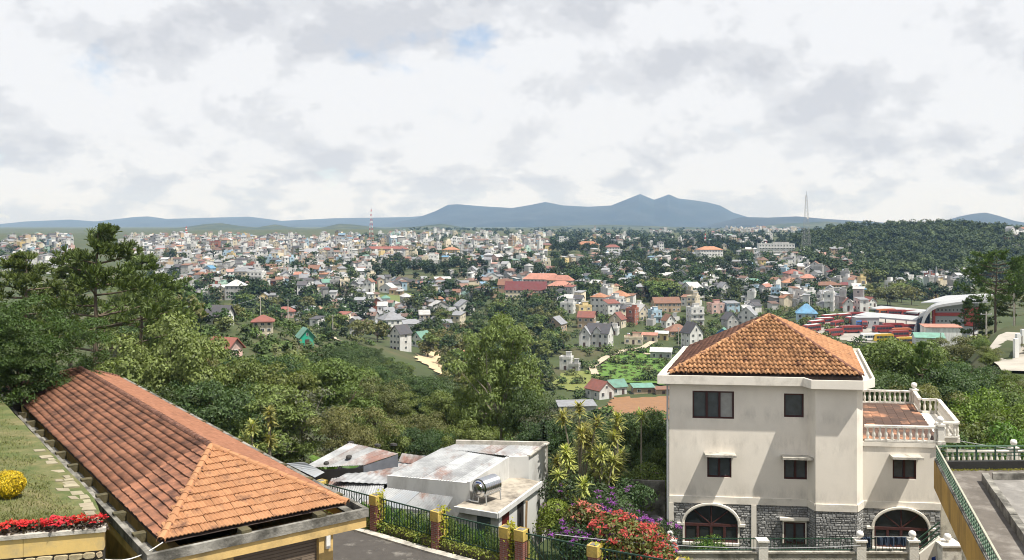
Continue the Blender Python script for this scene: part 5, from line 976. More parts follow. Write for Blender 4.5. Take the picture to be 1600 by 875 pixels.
AP(937, 492, 30, 28, 'hip', 'white', 'orange tiled', -25, 'four storey white block with low orange roof in the house cluster', 1.1, 6, group=N1)
AP(968, 484, 34, 22, 'hip', 'cream', 'orange tiled', -25, 'cream block with wide orange hipped roof behind the cluster', .8, 8, group=N1)
AP(848, 448, 62, 12, 'hip', 'white', 'salmon', -14, 'long school block with two tier salmon roof among dark trees', .35, 9, group=N1)
AP(875, 450, 44, 12, 'hip', 'cream', 'salmon', -20, 'cream school wing with salmon roof right of the long school block', .4, 8, group=N1)
AP(822, 466, 66, 14, 'gable', 'cream', 'maroon', -8, 'long dormitory with steep maroon roof below the school', .32, 12, group=N1)
AP(876, 460, 42, 14, 'hip', 'tan', 'salmon', -8, 'tan house with salmon hipped roof right of the maroon dormitory', .7, 7, group=N1)
AP(834, 474, 26, 10, 'hip', 'tan', 'red tiled', 20, 'small tan villa with red roof below the maroon dormitory', .9, 8, group=N1)
AP(888, 489, 26, 15, 'flat', 'white', 'flat', -20, 'white boxy house at the left end of the cluster', 1, group=N1)
AP(912, 500, 24, 22, 'flat', 'yellow', 'flat', 10, 'pale yellow narrow house in the left of the cluster', 1, group=N1)
AP(869, 518, 34, 13, 'gabley', 'tan', 'grey', -25, 'tan bungalow with grey gable at the left of the cluster', 1, 10, group=N1)
AP(917, 513, 30, 18, 'gable', 'tan', 'red tiled', -15, 'tan house with red roof left of the cluster centre', .8, 8, group=N1)
AP(955, 496, 26, 22, 'shed', 'white', 'red tiled', 20, 'white house with slanting red roof edge in the cluster centre', 1, 10, group=N1)
AP(976, 497, 22, 15, 'hip', 'cream', 'dark grey', 15, 'cream house with dark hipped roof in the cluster centre', 1, 6, group=N1)
AP(965, 511, 28, 13, 'gabley', 'cream', 'red tiled', -30, 'cream gabled house with red roof above the dormered house', 1, 10, group=N1)
AP(1002, 500, 26, 14, 'gabley', 'cream', 'white metal', 25, 'cream gabled house right of the cluster centre', 1, 10, group=N1)
AP(1023, 503, 20, 17, 'flat', 'pale blue', 'flat', 18, 'pale blue flat house right of the cluster centre', 1, group=N1)
AP(1044, 512, 20, 12, 'gabley', 'white', 'rusty', 20, 'small white gabled house beside the tower house', 1, 9, group=N1)
AP(1040, 487, 44, 14, 'gable', 'tan', 'rusty', 8, 'wide tan house with brown roof behind the cluster', .5, 8, group=N1)
AP(1058, 524, 36, 8, 'hip', 'tan', 'rusty', 10, 'low brown roofed bungalow left of the tall dark gabled house', .8, 10, group=N1)
AP(990, 537, 30, 10, 'flat', 'cream', 'salmon', -10, 'low cream building with salmon roof above the green field', .6, wins=True, group=N1)
AP(1015, 534, 26, 10, 'shed', 'cream', 'salmon', -14, 'low cream row house beside the hedge above the field', .6, 6, group=N1)
AP(1034, 531, 22, 10, 'shed', 'yellow', 'white metal', -14, 'low yellow row house with pale roof beside the hedge', .6, 6, group=N1)
AP(1033, 560, 36, 11, 'shed', 'grey', 'white metal', -12, 'grey warehouse with white tin roof by the green field', .7, 8, group=N1)
AP(885, 577, 22, 18, 'flat', 'white', 'flat', -18, 'small white flat roofed house alone at the field edge', .9, group=N1)
AP(898, 579, 18, 9, 'flat', 'grey', 'flat', -18, 'low grey annex beside the lone white field house', .9, group=N1)
AP(937, 622, 44, 15, 'gabley', 'white', 'red tiled', 35, 'farmhouse with red roof in the valley below the green field', 1.1, 12, group=N1)
AP(962, 616, 34, 13, 'gable', 'white', 'green', 25, 'farmhouse wing with pale green tin roof joined to the red one', .8, 9, group=N1)
AP(1004, 613, 34, 9, 'shed', 'tan', 'green', 5, 'low shack with mint green roof left of the villa', .7, 6, group=N1)
AP(1035, 615, 24, 7, 'shed', 'tan', 'rusty', 5, 'low brown roofed shack touching the villa edge in view', .7, 4, group=N1)
AP(1140, 514, 24, 16, 'gabley', 'grey', 'dark grey', 18, 'unfinished grey house with dark gable above the villa roof', 1, 10, group=N1)
AP(1168, 508, 34, 17, 'gabley', 'white', 'grey', -25, 'white gabled house with grey roof above the villa peak', 1, 12, group=N1)
AP(1130, 528, 24, 8, 'gabley', 'blue', 'green', -20, 'small blue house with green roof at the villa roof edge', 1, 7, group=N1)
AP(1118, 489, 24, 14, 'flat', 'pink', 'red tiled', 10, 'pink house with red top above the grey unfinished house', 1, group=N1)
AP(1142, 488, 24, 14, 'shed', 'pale blue', 'grey', 10, 'pale blue house beside the pink one above the villa', 1, 5, group=N1)
AP(1130, 466, 20, 16, 'gabley', 'white', 'grey', 15, 'white gabled house standing high among dark trees right of centre', 1, 9, group=N1)
AP(983, 443, 17, 11, 'flat', 'pale blue', 'flat', 15, 'pale blue cube house alone among dark trees', 1, group=N1)
AP(1108, 410, 40, 20, 'hip', 'white', 'orange tiled', 10, 'large white and blue block with orange roof under the small mast', .6, 5, group=N1)
AP(957, 397, 22, 11, 'hip', 'white', 'red tiled', 5, 'white villa with red roof before the dark wood', .6, 4, group=N1)
AP(1212, 399, 56, 17, 'flat', 'white', 'flat', -6, 'wide white hospital like block left of the tall lattice tower', .35, ncol=12, group=N1)
AP(918, 389, 34, 7, 'hip', 'yellow', 'orange tiled', 0, 'long yellow villa with orange roof before the dark wood', .5, 5, group=N1)
AP(603, 401, 70, 12, 'hip', 'cream', 'red tiled', -6, 'very long cream school with red roof below the red mast', .25, 4, ncol=16, nst=3, group=N1)
AP(705, 403, 26, 13, 'hip', 'yellow', 'orange tiled', -10, 'yellow block with orange roof right of the long school', .7, 4, group=N1)
AP(672, 413, 22, 14, 'flat', 'white', 'flat', 10, 'white flat block below the yellow orange roofed block', .8, group=N1)
AP(738, 434, 18, 12, 'gabley', 'white', 'grey', -10, 'small white gabled villa at the edge of dark trees', 1, 6, group=N1)
AP(790, 463, 24, 18, 'gable', 'tan', 'rusty', -10, 'brown house left of the maroon dormitory', .8, 8, group=N1)
AP(626, 547, 33, 27, 'gabley', 'white', 'dark grey', -38, 'tall white house with grey gable above the bare dirt', 1.1, 12, ncol=3, nst=3, group=N1)
AP(659, 543, 32, 14, 'gabley', 'white', 'green', -38, 'white house with dull green roof right of the tall white house', 1.0, 11, group=N1)
AP(477, 539, 30, 14, 'gabley', 'green', 'green', 28, 'bright green house with mint gabled roof among the trees', 1.0, 12, group=N1)
AP(411, 527, 34, 26, 'hip', 'cream', 'red tiled', 12, 'three storey cream house with red hipped roof among trees', .9, 9, ncol=3, nst=3, group=N1)
AP(446, 496, 32, 10, 'hip', 'pink', 'red tiled', 10, 'pink house with red roof behind the cream three storey house', .7, 7, group=N1)
AP(343, 505, 40, 14, 'gable', 'white', 'dark grey', -12, 'white house with dark roof on the wooded slope at left', .7, 13, ncol=3, nst=2, group=N1)
AP(352, 554, 50, 12, 'gable', 'pink', 'red tiled', -24, 'pink villa with red gabled roofs half hidden by trees', .8, 14, dormer=True, group=N1)
AP(202, 392, 30, 18, 'flat', 'white', 'flat', 4, 'tall white apartment slab right of the pine top', .5, ncol=8, nst=6, group=N1)
AP(336, 392, 14, 14, 'flat', 'brick red', 'flat', 0, 'square brick red block on the city skyline', .8, group=N1)
AP(392, 429, 11, 16, 'flat', 'brick red', 'flat', 0, 'narrow brick red tower house in the left of the town', 1, group=N1)
AP(486, 402, 38, 8, 'hip', 'cream', 'grey', 8, 'hall with broad grey roof left of the long school', .6, 6, group=N1)
AP(1306, 434, 26, 9, 'hip', 'white', 'maroon', -5, 'white house with maroon roof at the foot of the wooded hill', .7, 5, group=N1)
AP(1239, 437, 28, 10, 'hip', 'pink', 'red tiled', 10, 'pink house with red hipped roof right of the villa peak', .8, 6, group=N1)
AP(1236, 449, 30, 8, 'hip', 'white', 'orange tiled', -10, 'white bungalow with orange roof below the pink house', .8, 6, group=N1)
AP(1262, 446, 24, 12, 'hip', 'cream', 'salmon', -8, 'cream house with salmon roof beside the pink house', .8, 6, group=N1)
AP(1292, 460, 42, 15, 'hip', 'yellow', 'rusty', 10, 'long pale yellow three storey block with brown roof', .5, 5, ncol=8, nst=3, group=N1)
AP(1322, 454, 28, 9, 'hip', 'cream', 'maroon', -6, 'cream long house right of the pale yellow block', .5, 4, group=N1)
AP(1260, 499, 36, 10, 'hip', 'pale blue', 'blue', -15, 'house with bright blue hipped roof right of the villa peak', .9, 14, group=N1)
AP(1325, 486, 18, 12, 'gabley', 'white', 'red tiled', -15, 'white gabled house with red roof edge behind the buses', 1, 8, group=N1)
AP(1358, 479, 20, 8, 'gabley', 'white', 'red tiled', 18, 'small white house with red side roof before the grey green trees', 1, 7, group=N1)
AP(1427, 453, 22, 8, 'gabley', 'white', 'green', -20, 'white house with pale green gable below the wooded hill', 1, 7, group=N1)
AP(1458, 467, 14, 10, 'gabley', 'yellow', 'orange tiled', 20, 'small yellow house with orange gable left of the big right pine', 1, 6, group=N1)
AP(1465, 445, 26, 10, 'flat', 'tan', 'flat', 0, 'tan flat block below the wooded hill', .7, group=N1)
AP(695, 632, 58, 9, 'shed', 'mint', 'green', 8, 'low building with pale mint roof behind the centre tree', .5, 6, group=N1)
AP(900, 640, 60, 8, 'shed', 'grey', 'grey', 5, 'long low grey netted shed behind the dracaenas', .6, 6, group=N1, wins=False)
# ---------------------------------------------------------------- scattered town: the largest as houses of their own, the rest one mass
DIST = [((0, 110, 374, 428), 120, 'left of the tall pine'), ((190, 560, 373, 404), 560, 'on the far left skyline'), ((235, 575, 402, 470), 330, 'below the grey roofed hall'),
        ((560, 850, 365, 425), 440, 'around the long school'), ((840, 1200, 362, 398), 100, 'by the dark wood'), ((860, 1210, 396, 452), 210, 'under the white-blue block'),
        ((450, 720, 440, 528), 130, 'in the low quarter'), ((845, 1200, 452, 520), 46, 'in the house cluster'), ((1170, 1345, 398, 486), 150, 'behind the villa peak'),
        ((1380, 1510, 438, 462), 34, 'under the wooded hill'), ((1120, 1260, 356, 364), 110, 'in the pale suburb'), ((1560, 1640, 374, 402), 26, 'high on the wooded hill'), ((700, 860, 425, 470), 40, 'among trees near the school')]
GRID = {}
def free(x, y, r):
    g = 25; i, j = int(x//g), int(y//g)
    for a in (-1, 0, 1):
        for b in (-1, 0, 1):
            for (X, Y, R) in GRID.get((i+a, j+b), ()):
                if abs(X-x) < (R+r) and abs(Y-y) < (R+r): return False
    GRID.setdefault((i, j), []).append((x, y, r)); return True
for u_ in USED: GRID.setdefault((int(u_[0]//25), int(u_[1]//25)), []).append(u_)
cand = []
for di, ((x0, x1, y0, y1), n, place) in enumerate(DIST):                          # terraces: rows of joined houses along short streets, in each quarter's own directions
    got = 0; n = int(n*1.25); yaws = [random.uniform(-.5, .5) for _ in range(3)]; tries = 0
    while got < n and tries < n*3:
        tries += 1; px, py = random.uniform(x0, x1), random.uniform(y0, y1); p0 = hit(px, py)
        if p0 is None or p0.y > 4200 or p0.y < 400: continue
        yaw = random.choice(yaws)+random.gauss(0, .12); d = Vector((math.cos(yaw), math.sin(yaw), 0)); k = random.choice([1, 2, 3, 4, 6, 8] if p0.y > 620 else [1, 1, 2, 2, 3]); s = 0; shan = di in (6, 12, 5)
        tall = random.random() < .3; dep = random.uniform(6, 10)
        for i in range(k):
            w_ = random.uniform(3.6, 6.6)*(1.9 if random.random() < .07 else 1)*float(np.interp(p0.y, [600, 1200, 2500], [.95, 1.05, 1.35])); s += w_/2; x, y = p0.x+d.x*s, p0.y+d.y*s; s += w_/2+random.choice([0, 0, 0, .8, 2.5]); px_i = CX+FPX*x/y
            if not (x0-6 < px_i < x1+6) or not free(x, y, w_*.42): continue
            p = Vector((x, y, float(terr(x, y)))); got += 1
            h_ = random.choice([2.9, 3.2, 3.4, 6.0] if shan else ([3.2, 3.4, 6.0, 6.4, 6.8, 9.2] if p.y < 1000 else [3.4, 6.2, 6.6, 7.0, 9.2, 10.0, 13.0]))*random.uniform(.88, 1.12); ty = random.choice(['gable', 'gabley', 'hip', 'shed', 'shed', 'shed'] if shan else ['gable', 'gabley', 'hip', 'flat', 'flat', 'flat', 'shed', 'shed'])
            wc = random.choices(list(WALLC)[:9]+['tan'], [50, 13, 2, 4, 18, 1.5, 1.2, .8, .1, 6])[0]; rc = 'flat' if ty == 'flat' else random.choices(['red tiled', 'orange tiled', 'grey', 'dark grey', 'white metal', 'rusty', 'blue', 'green', 'salmon'], [4, 2, 24, 13, 14, 24, 1.2, 1.2, 2.5])[0]
            cand.append((w_*h_/p.y**2, p, w_, dep*random.uniform(.8, 1.2), h_, ty, wc, rc, yaw+random.gauss(0, .03), place, px_i))
cand.sort(key=lambda t: -t[0]); NIND = 225; NOUN = {'gable': 'gabled house', 'gabley': 'gable fronted house', 'hip': 'hip roofed house', 'flat': 'flat topped house', 'shed': 'lean roofed house'}
for (a_, p, w_, d_, h_, ty, wc, rc, yaw, place, px) in cand[:NIND]:
    big = w_*FPX/p.y > 17
    o = house(p, w_, d_, h_, ty, wc, rc, yaw, wins=w_*FPX/p.y > 13, group='smaller houses of the town')
    look = f'{wc} {NOUN[ty]}' if ty == 'flat' else f'{wc} {rc} {NOUN[ty]}'; auto(o, look, look+'s', place, px)
QV, QC = [], []
def fq(pts, c):
    QV.append(pts if len(pts) == 4 else [*pts, pts[2]]); QC.append(c)
for (a_, p, w_, d_, h_, ty, wc, rc, yaw, place, px) in cand[NIND:]:
    ca, sa = math.cos(yaw), math.sin(yaw); T = lambda x, y, z: (p.x+x*ca-y*sa, p.y+x*sa+y*ca, p.z+z); j = random.uniform(.62, 1.05); c = tuple(v*j for v in WALLC[wc]); g_ = sum(ROOFC[rc])/3; rcl = tuple((v*.62+g_*.38)*j for v in ROOFC[rc]); W, D = w_/2, d_/2; cs = [(-W, -D), (W, -D), (W, D), (-W, D)]
    for i in range(4): (xa, ya), (xb, yb) = cs[i], cs[(i+1) % 4]; fq([T(xa, ya, -4), T(xb, yb, -4), T(xb, yb, h_), T(xa, ya, h_)], c)
    ov, rs = .4, min(w_, d_)*.34
    if ty == 'flat': fq([T(x, y, h_+.0) for x, y in cs], rcl); fq([T(-W*.1, D*.1, h_+2.2), T(W*.8, D*.1, h_+2.2), T(W*.8, D*.9, h_+2.2), T(-W*.1, D*.9, h_+2.2)], rcl); fq([T(-W*.1, D*.1, h_), T(W*.8, D*.1, h_), T(W*.8, D*.1, h_+2.2), T(-W*.1, D*.1, h_+2.2)], c); fq([T(-W*.1, D*.1, h_), T(-W*.1, D*.1, h_+2.2), T(-W*.1, D*.9, h_+2.2), T(-W*.1, D*.9, h_)], c)
    elif ty == 'gable':
        for sg in (-1, 1): fq([T(-W-ov, sg*(D+ov), h_-.2), T(W+ov, sg*(D+ov), h_-.2), T(W+ov, 0, h_+rs), T(-W-ov, 0, h_+rs)], rcl)
        for x in (-W, W): fq([T(x, -D, h_), T(x, D, h_), T(x, 0, h_+rs)], c)
    elif ty == 'gabley':
        for sg in (-1, 1): fq([T(sg*(W+ov), -D-ov, h_-.2), T(sg*(W+ov), D+ov, h_-.2), T(0, D+ov, h_+rs), T(0, -D-ov, h_+rs)], rcl)
        for y in (-D, D): fq([T(-W, y, h_), T(W, y, h_), T(0, y, h_+rs)], c)
    elif ty == 'hip':
        W2, D2 = W+ov, D+ov; e4 = [(-W2, -D2), (W2, -D2), (W2, D2), (-W2, D2)]
        for i in range(4): (xa, ya), (xb, yb) = e4[i], e4[(i+1) % 4]; fq([T(xa, ya, h_), T(xb, yb, h_), T(0, 0, h_+rs*1.2)], rcl)
    else: fq([T(-W-ov, -D-ov, h_), T(W+ov, -D-ov, h_), T(W+ov, D+ov, h_+rs*.6), T(-W-ov, D+ov, h_+rs*.6)], rcl)
    nst = max(1, int(h_/3.1)); ncol = max(1, int(w_/2.6))
    for s_ in range(nst):
        for i in range(ncol):
            if random.random() < .2: continue
            x = -W+w_*(i+.5)/ncol; z = h_/nst*(s_+.55); ww_ = .55; fq([T(x-ww_, -D-.06, z-.7), T(x+ww_, -D-.06, z-.7), T(x+ww_, -D-.06, z+.7), T(x-ww_, -D-.06, z+.7)], (.07, .075, .085))
QV = np.array(QV).reshape(-1, 3); O('distant_houses', np_mesh('distant_houses', QV, np.arange(len(QV)).reshape(-1, 4), mat('far_house_paint', attr=True, rough=.9, var=.15, vscale=.2), col=np.repeat(np.array(QC), 4, 0)), kind='stuff', label='mass of small far houses filling the city', cat='houses')
# ================================================================ masts and towers
rw = mat('mast_red', (.45, .04, .03), var=.1); wp = mat('mast_white', (.72, .72, .7), var=.1); gs = mat('mast_grey', (.33, .34, .35), var=.15)
def lattice(px, py0, py1, Y, wb, label, red=True, th=.35, segs=14, platform=True):
    base = P(px, py0, Y); H = (py0-py1)*Y/FPX; e = O('lattice_tower', None, loc=base, label=label, cat='tower'); 
    for s in range(segs):
        mb = MB(); z0, z1 = H*s/segs, H*(s+1)/segs; w0, w1 = wb*(1-.86*s/segs)/2, wb*(1-.86*(s+1)/segs)/2
        for sx, sy in ((-1, -1), (1, -1), (1, 1), (-1, 1)): mb.bar((sx*w0, sy*w0, z0), (sx*w1, sy*w1, z1), th)
        c0 = [(-w0, -w0, z0), (w0, -w0, z0), (w0, w0, z0), (-w0, w0, z0)]; c1 = [(-w1, -w1, z1), (w1, -w1, z1), (w1, w1, z1), (-w1, w1, z1)]
        for i in range(4): j = (i+1) % 4; mb.bar(c0[i], c1[j], th*.6); mb.bar(c0[j], c1[i], th*.6); mb.bar(c1[i], c1[j], th*.6)
        O('section', mb.mesh('section', (rw if s % 2 else wp) if red else gs), e)
    O('antenna', MB().tube([(0, 0, H), (0, 0, H*1.07)], [.25, .12], 6).mesh('antenna', gs), e)
    if platform: O('dish', MB().lathe([(.2, 0), (1.1, .25), (1.2, .5)], n=10).mesh('dish', wp), e, loc=(wb*.12, -wb*.12, H*.62), rz=(rad(80), 0, 0))
    return e
lattice(580, 378, 327, 1500, 7.5, 'red and white lattice mast above the long school', th=.19)
lattice(1260, 398, 305, 930, 8, 'tall grey lattice tower before the wooded hill', red=False, th=.14, segs=16)
lattice(1102, 388, 365, 1100, 3, 'small red and white mast above the white and blue block', th=.35, segs=8, platform=False)
lattice(291, 372, 354, 1700, 5, 'thin red mast on the far left skyline', th=.6, segs=8, platform=False)
lattice(1463, 446, 418, 640, 2.5, 'thin grey lattice mast below the wooded hill, right one of a pair', red=False, th=.22, segs=9)
lattice(1453, 446, 421, 645, 2.0, 'thin grey lattice mast below the wooded hill, left one of a pair', red=False, th=.2, segs=9, platform=False)
# ================================================================ bus station
D0 = hit(1340, 530); ZDp = D0.z
yard = drape('bus_yard', [(1255, 520), (1330, 494), (1450, 488), (1480, 530), (1400, 540), (1285, 532)], mat('yard_concrete', (.33, .31, .28), var=.3, vscale=.1, stain=(.12, .11, .1), sscale=.08, samt=.6), lift=.25, step=3)
redp, orp, whp, yep, blp = (mat('bus_red', (.24, .04, .034), rough=.35, var=.08, spec=.5), mat('bus_orange', (.40, .12, .04), rough=.35, var=.08, spec=.5), mat('bus_white', (.72, .72, .70), rough=.35, var=.08, spec=.5), mat('bus_yellow', (.48, .31, .04), rough=.35, var=.08, spec=.5), mat('bus_blue', (.03, .12, .40), rough=.35, var=.08, spec=.5))
tyre = MB().lathe([(.25, -.14), (.5, -.14), (.5, .14), (.25, .14)], n=12).mesh('wheel', mat('tyre', (.02, .02, .02), var=.2))
def bus(loc, rz, body, L=11.0, low=None, label=None, look=None, px=0, roofm_=None):
    e = O('bus', None, loc=loc, rz=rz, cat='bus', group='buses in the station yard'); W, H = 2.5, 3.3; b = MB(); pr = [(-L/2, .45), (L/2-.15, .45), (L/2, .9), (L/2-.05, 1.9), (L/2-.5, H-.25), (L/2-1, H), (-L/2+.3, H), (-L/2, H-.3)]
    b.prism([(x, -W/2, z) for x, z in pr], (0, W, 0)); O('body', b.mesh('body', body), e); O('roof_panel', MB().box(-L/2+.5, -W/2+.2, H+.005, L/2-1.2, W/2-.2, H+.12).mesh('roof_panel', roofm_ or body), e)
    for s in (-1, 1):
        for i in range(6): x0 = -L/2+.5+i*(L-1.6)/6; O('window', MB().box(x0, s*(W/2)-.03, 1.55, x0+(L-1.6)/6-.12, s*(W/2)+.03, 2.55).mesh('window', paneM), e)
        for x in (-L*.3, L*.3): O('wheel', tyre, e, loc=(x, s*(W/2-.12), .5), rz=(PI/2, 0, 0))
        O('headlight', MB().box(L/2-.12, s*.85-.18, .75, L/2+.02, s*.85+.18, .98).mesh('headlight', wp), e)
    O('windscreen', MB().prism([(L/2+.0, -1.1, 1.55), (L/2+.0, 1.1, 1.55), (L/2-.38, 1.1, 2.75), (L/2-.38, -1.1, 2.75)], (.05, 0, .02)).mesh('windscreen', paneM), e)
    if low: O('stripe', MB().box(-L/2-.01, -W/2-.02, .5, L/2-.2, W/2+.02, 1.0).mesh('stripe', low), e)
    auto(e, f'{look} bus', f'{look} buses', 'in the bus station yard', px)
BU = [(1268, 519, 8, redp, whp), (1275, 513, 8, redp, whp), (1288, 508, 8, redp, whp), (1297, 503, 10, redp, whp), (1303, 527, 6, redp, None), (1308, 513, 12, redp, None), (1318, 501, 8, redp, whp), (1329, 521, -12, redp, None), (1332, 506, 10, redp, whp), (1340, 499, 8, redp, None), (1360, 534, 5, whp, None), (1379, 535, 6, yep, None), (1404, 529, 4, redp, None), (1408, 525, 4, orp, None), (1418, 540, 2, yep, None), (1380, 521, 6, redp, None), (1395, 517, 6, redp, None), (1422, 519, 6, redp, None), (1348, 512, 84, redp, None), (1339, 511, 84, blp, None), (1400, 495, 5, redp, None), (1420, 496, 5, redp, None), (1384, 494, 5, orp, None)]
CN = {'bus_red': 'red', 'bus_orange': 'orange', 'bus_white': 'white', 'bus_yellow': 'yellow', 'bus_blue': 'blue'}
for px, py, yaw, bm_, rm in BU:
    p = hit(px, py); p.z += .26; bus(p, rad(yaw+(random.uniform(18, 40) if px < 1335 else random.uniform(-8, 14)))+PI, bm_, L=random.choice([9.5, 10.5, 11]), look=CN[bm_.name]+(' white roofed' if rm else ''), px=px, roofm_=rm, low=whp if bm_ is redp and random.random() < .4 else None)
def car(px, py, body, label, yaw=0):
    p = hit(px, py); e = O('parked_car', None, loc=p+Vector((0, 0, .25)), rz=rad(yaw), label=label, cat='car', group='cars by the bus station'); b = MB().prism([(x, -.85, z) for x, z in [(-2.1, .3), (2.1, .3), (2.15, .75), (1.2, .85), (.6, 1.4), (-1.2, 1.4), (-1.8, .9), (-2.15, .85)]], (0, 1.7, 0)); O('body', b.mesh('body', body), e)
    for s in (-1, 1):
        O('window', MB().prism([(x, s*.86, z) for x, z in [(1.0, .9), (.5, 1.32), (-1.1, 1.32), (-1.5, .92)]], (0, .012*s, 0)).mesh('window', paneM), e)
        for x in (-1.3, 1.3): O('wheel', tyre, e, loc=(x, s*.75, .3), rz=(PI/2, 0, 0), scale=.6)
car(1417, 546, blp, 'blue car parked before the yellow bus'); car(1405, 546, whp, 'white car parked left of the blue car')
stw_ = mat('station_metal', (.38, .39, .40), rough=.5, var=.1, vscale=.2); stg = mat('station_grey', (.36, .37, .38), rough=.6, var=.15, vscale=.3); stn_r = mat('station_red', (.42, .07, .05), var=.15, vscale=.3)
def canopy(pxa, pya, pxb, pyb, z, depth, label, m, nleg=6):
    a, b = PZ(pxa, pya, z), PZ(pxb, pyb, z); d = (b-a).normalized(); n = Vector((-d.y, d.x, 0)); e = O('platform_canopy', None, loc=a.lerp(b, .5)+Vector((0, 0, ZDp-z)), label=label, cat='canopy', group='bus station canopies'); child('roof', MB().prism([a, b, b+n*depth+Vector((0, 0, depth*.08)), a+n*depth+Vector((0, 0, depth*.08))], (0, 0, .25)).mesh('roof', m), e); child('fascia', MB().bar(a+Vector((0, 0, -.2)), b+Vector((0, 0, -.2)), .25, .6).mesh('fascia', stw_), e)
    for i in range(nleg): p = a.lerp(b, (i+.5)/nleg)+n*depth*.5; child('leg', MB().tube([(p.x, p.y, z+.3), (p.x, p.y, float(terr(p.x, p.y))-.5)], .22, 8).mesh('leg', stg), e)
    return e
canopy(1336, 493, 1432, 501, ZDp+6.2, 11, 'long white canopy over the front row of buses', stw_); canopy(1358, 482, 1434, 489, ZDp+6.5, 10, 'shorter white canopy with green end behind the front canopy', stw_); canopy(1330, 484, 1362, 482, ZDp+6.0, 8, 'small red edged canopy behind the parked buses', stn_r, 3)
kz = P(1352, 512, hit(1352, 512).y); kk = O('ticket_kiosk', None, loc=kz, label='plain grey box building under the front canopy', cat='building'); O('wall', MB().box(-5.5, -3, -1, 5.5, 3, 5).mesh('wall', stw_), kk); O('roof', MB().box(-5.8, -3.3, 5.003, 5.8, 3.3, 5.25).mesh('roof', stg), kk)
for i in range(3): O('window', winmesh, kk, loc=(-3.4+i*3.4, -3, 2.8), scale=(1.4, 1, 1.3))
# arched hall: barrel shell on the left running into a long white roof
h0 = hit(1436, 531); HYd = h0.y; hall = O('station_hall', None, loc=h0, label='large bus hall with grey arched shell and white curved roof', cat='hall'); k = HYd/FPX
def HB(px, py, dy=0): return P(px, py, HYd)+Vector((0, dy, 0))
arc = [(1433, 531), (1433, 515), (1435, 503), (1438, 494), (1443, 486), (1450, 480), (1458, 476.5), (1470, 474), (1500, 470), (1540, 468)]; arco = arc
ins_ = [(1437, 531), (1437, 516), (1439, 505), (1442, 497), (1446, 490), (1452, 484), (1460, 480), (1471, 478), (1500, 474), (1540, 472)]
mb = MB()
for (a, b), (c_, d_) in zip(zip(arc, arc[1:]), zip(ins_, ins_[1:])): mb.prism([HB(*a, -3), HB(*b, -3), HB(*d_, -3), HB(*c_, -3)], (6.6, 14, 0))
child('arched_shell', mb.mesh('arched_shell', stg), hall)
for i in range(5):
    f0, f1, g0, g1 = [HB(1456, 477, 11).lerp(HB(1545, 474, 11), k_) for k_ in (i/5, (i+1)/5-.004)]+[P(1478, 463, HYd+50).lerp(P(1560, 459, HYd+50), k_) for k_ in (i/5, (i+1)/5-.004)]
    child('roof_panel', MB().prism([f0, f1, g1, g0], (0, 0, .4)).mesh('roof_panel', stw_), hall)
child('front_wall', MB().prism([HB(1462, 531, 2), HB(1532, 531, 2), HB(1532, 475, 2), HB(1500, 476, 2), HB(1471, 480, 2), HB(1462, 482, 2)], (14.5, 30, 0)).mesh('front_wall', stg), hall)
child('red_column', MB().prism([HB(1460, 531, 1.5), HB(1464, 531, 1.5), HB(1464, 481, 1.5), HB(1460, 483, 1.5)], (0, 1, 0)).mesh('red_column', stn_r), hall); child('red_band', MB().prism([HB(1464, 494, 1.4), HB(1532, 494, 1.4), HB(1532, 489, 1.4), HB(1464, 489, 1.4)], (0, .5, 0)).mesh('red_band', stn_r), hall)
child('red_panel', MB().prism([HB(1510, 510, 1.3), HB(1534, 510, 1.3), HB(1534, 480, 1.3), HB(1510, 482, 1.3)], (0, .55, 0)).mesh('red_panel', stn_r), hall)
for i in range(7):
    for z in (485, 502): c0 = HB(1469+i*6, z, 1.95); child('window', winmesh, hall, loc=c0, scale=(1.0, 1, 1.2))
for i in range(5): child('glazing', MB().prism([HB(1441+i*4, 524, 5), HB(1444+i*4, 524, 5), HB(1444+i*4, 498-i*2, 5), HB(1441+i*4, 501-i*2, 5)], (0, .3, 0)).mesh('glazing', paneM), hall)
child('end_wall', MB().prism([HB(1437, 531, 5.4), HB(1462, 531, 5.4), HB(1462, 484, 5.4), HB(1446, 492, 5.4), HB(1437, 515, 5.4)], (0, .5, 0)).mesh('end_wall', stg), hall)
AP(1470, 541, 56, 30, 'shed', 'white', 'salmon', -4, 'low station building with salmon roof before the arched hall', .4, 6, wins=False, group=N1)
AP(1450, 549, 46, 22, 'gable', 'white', 'green', -12, 'station shed with green ridged roof before the arched hall', .6, 6, ncol=3, nst=1, group=N1)
AP(1395, 562, 30, 5, 'shed', 'white', 'white metal', 15, 'low white tin roof poking from the trees below the buses', .6, 4, wins=False, group=N1)
AP(1425, 556, 26, 5, 'shed', 'grey', 'white metal', -20, 'low pale tin roof beside the trees under the station', .6, 4, wins=False, group=N1)
AP(1524, 532, 22, 8, 'gabley', 'white', 'white metal', 20, 'small white gabled tin shed under the big right pine', .9, 6, wins=False, group=N1)
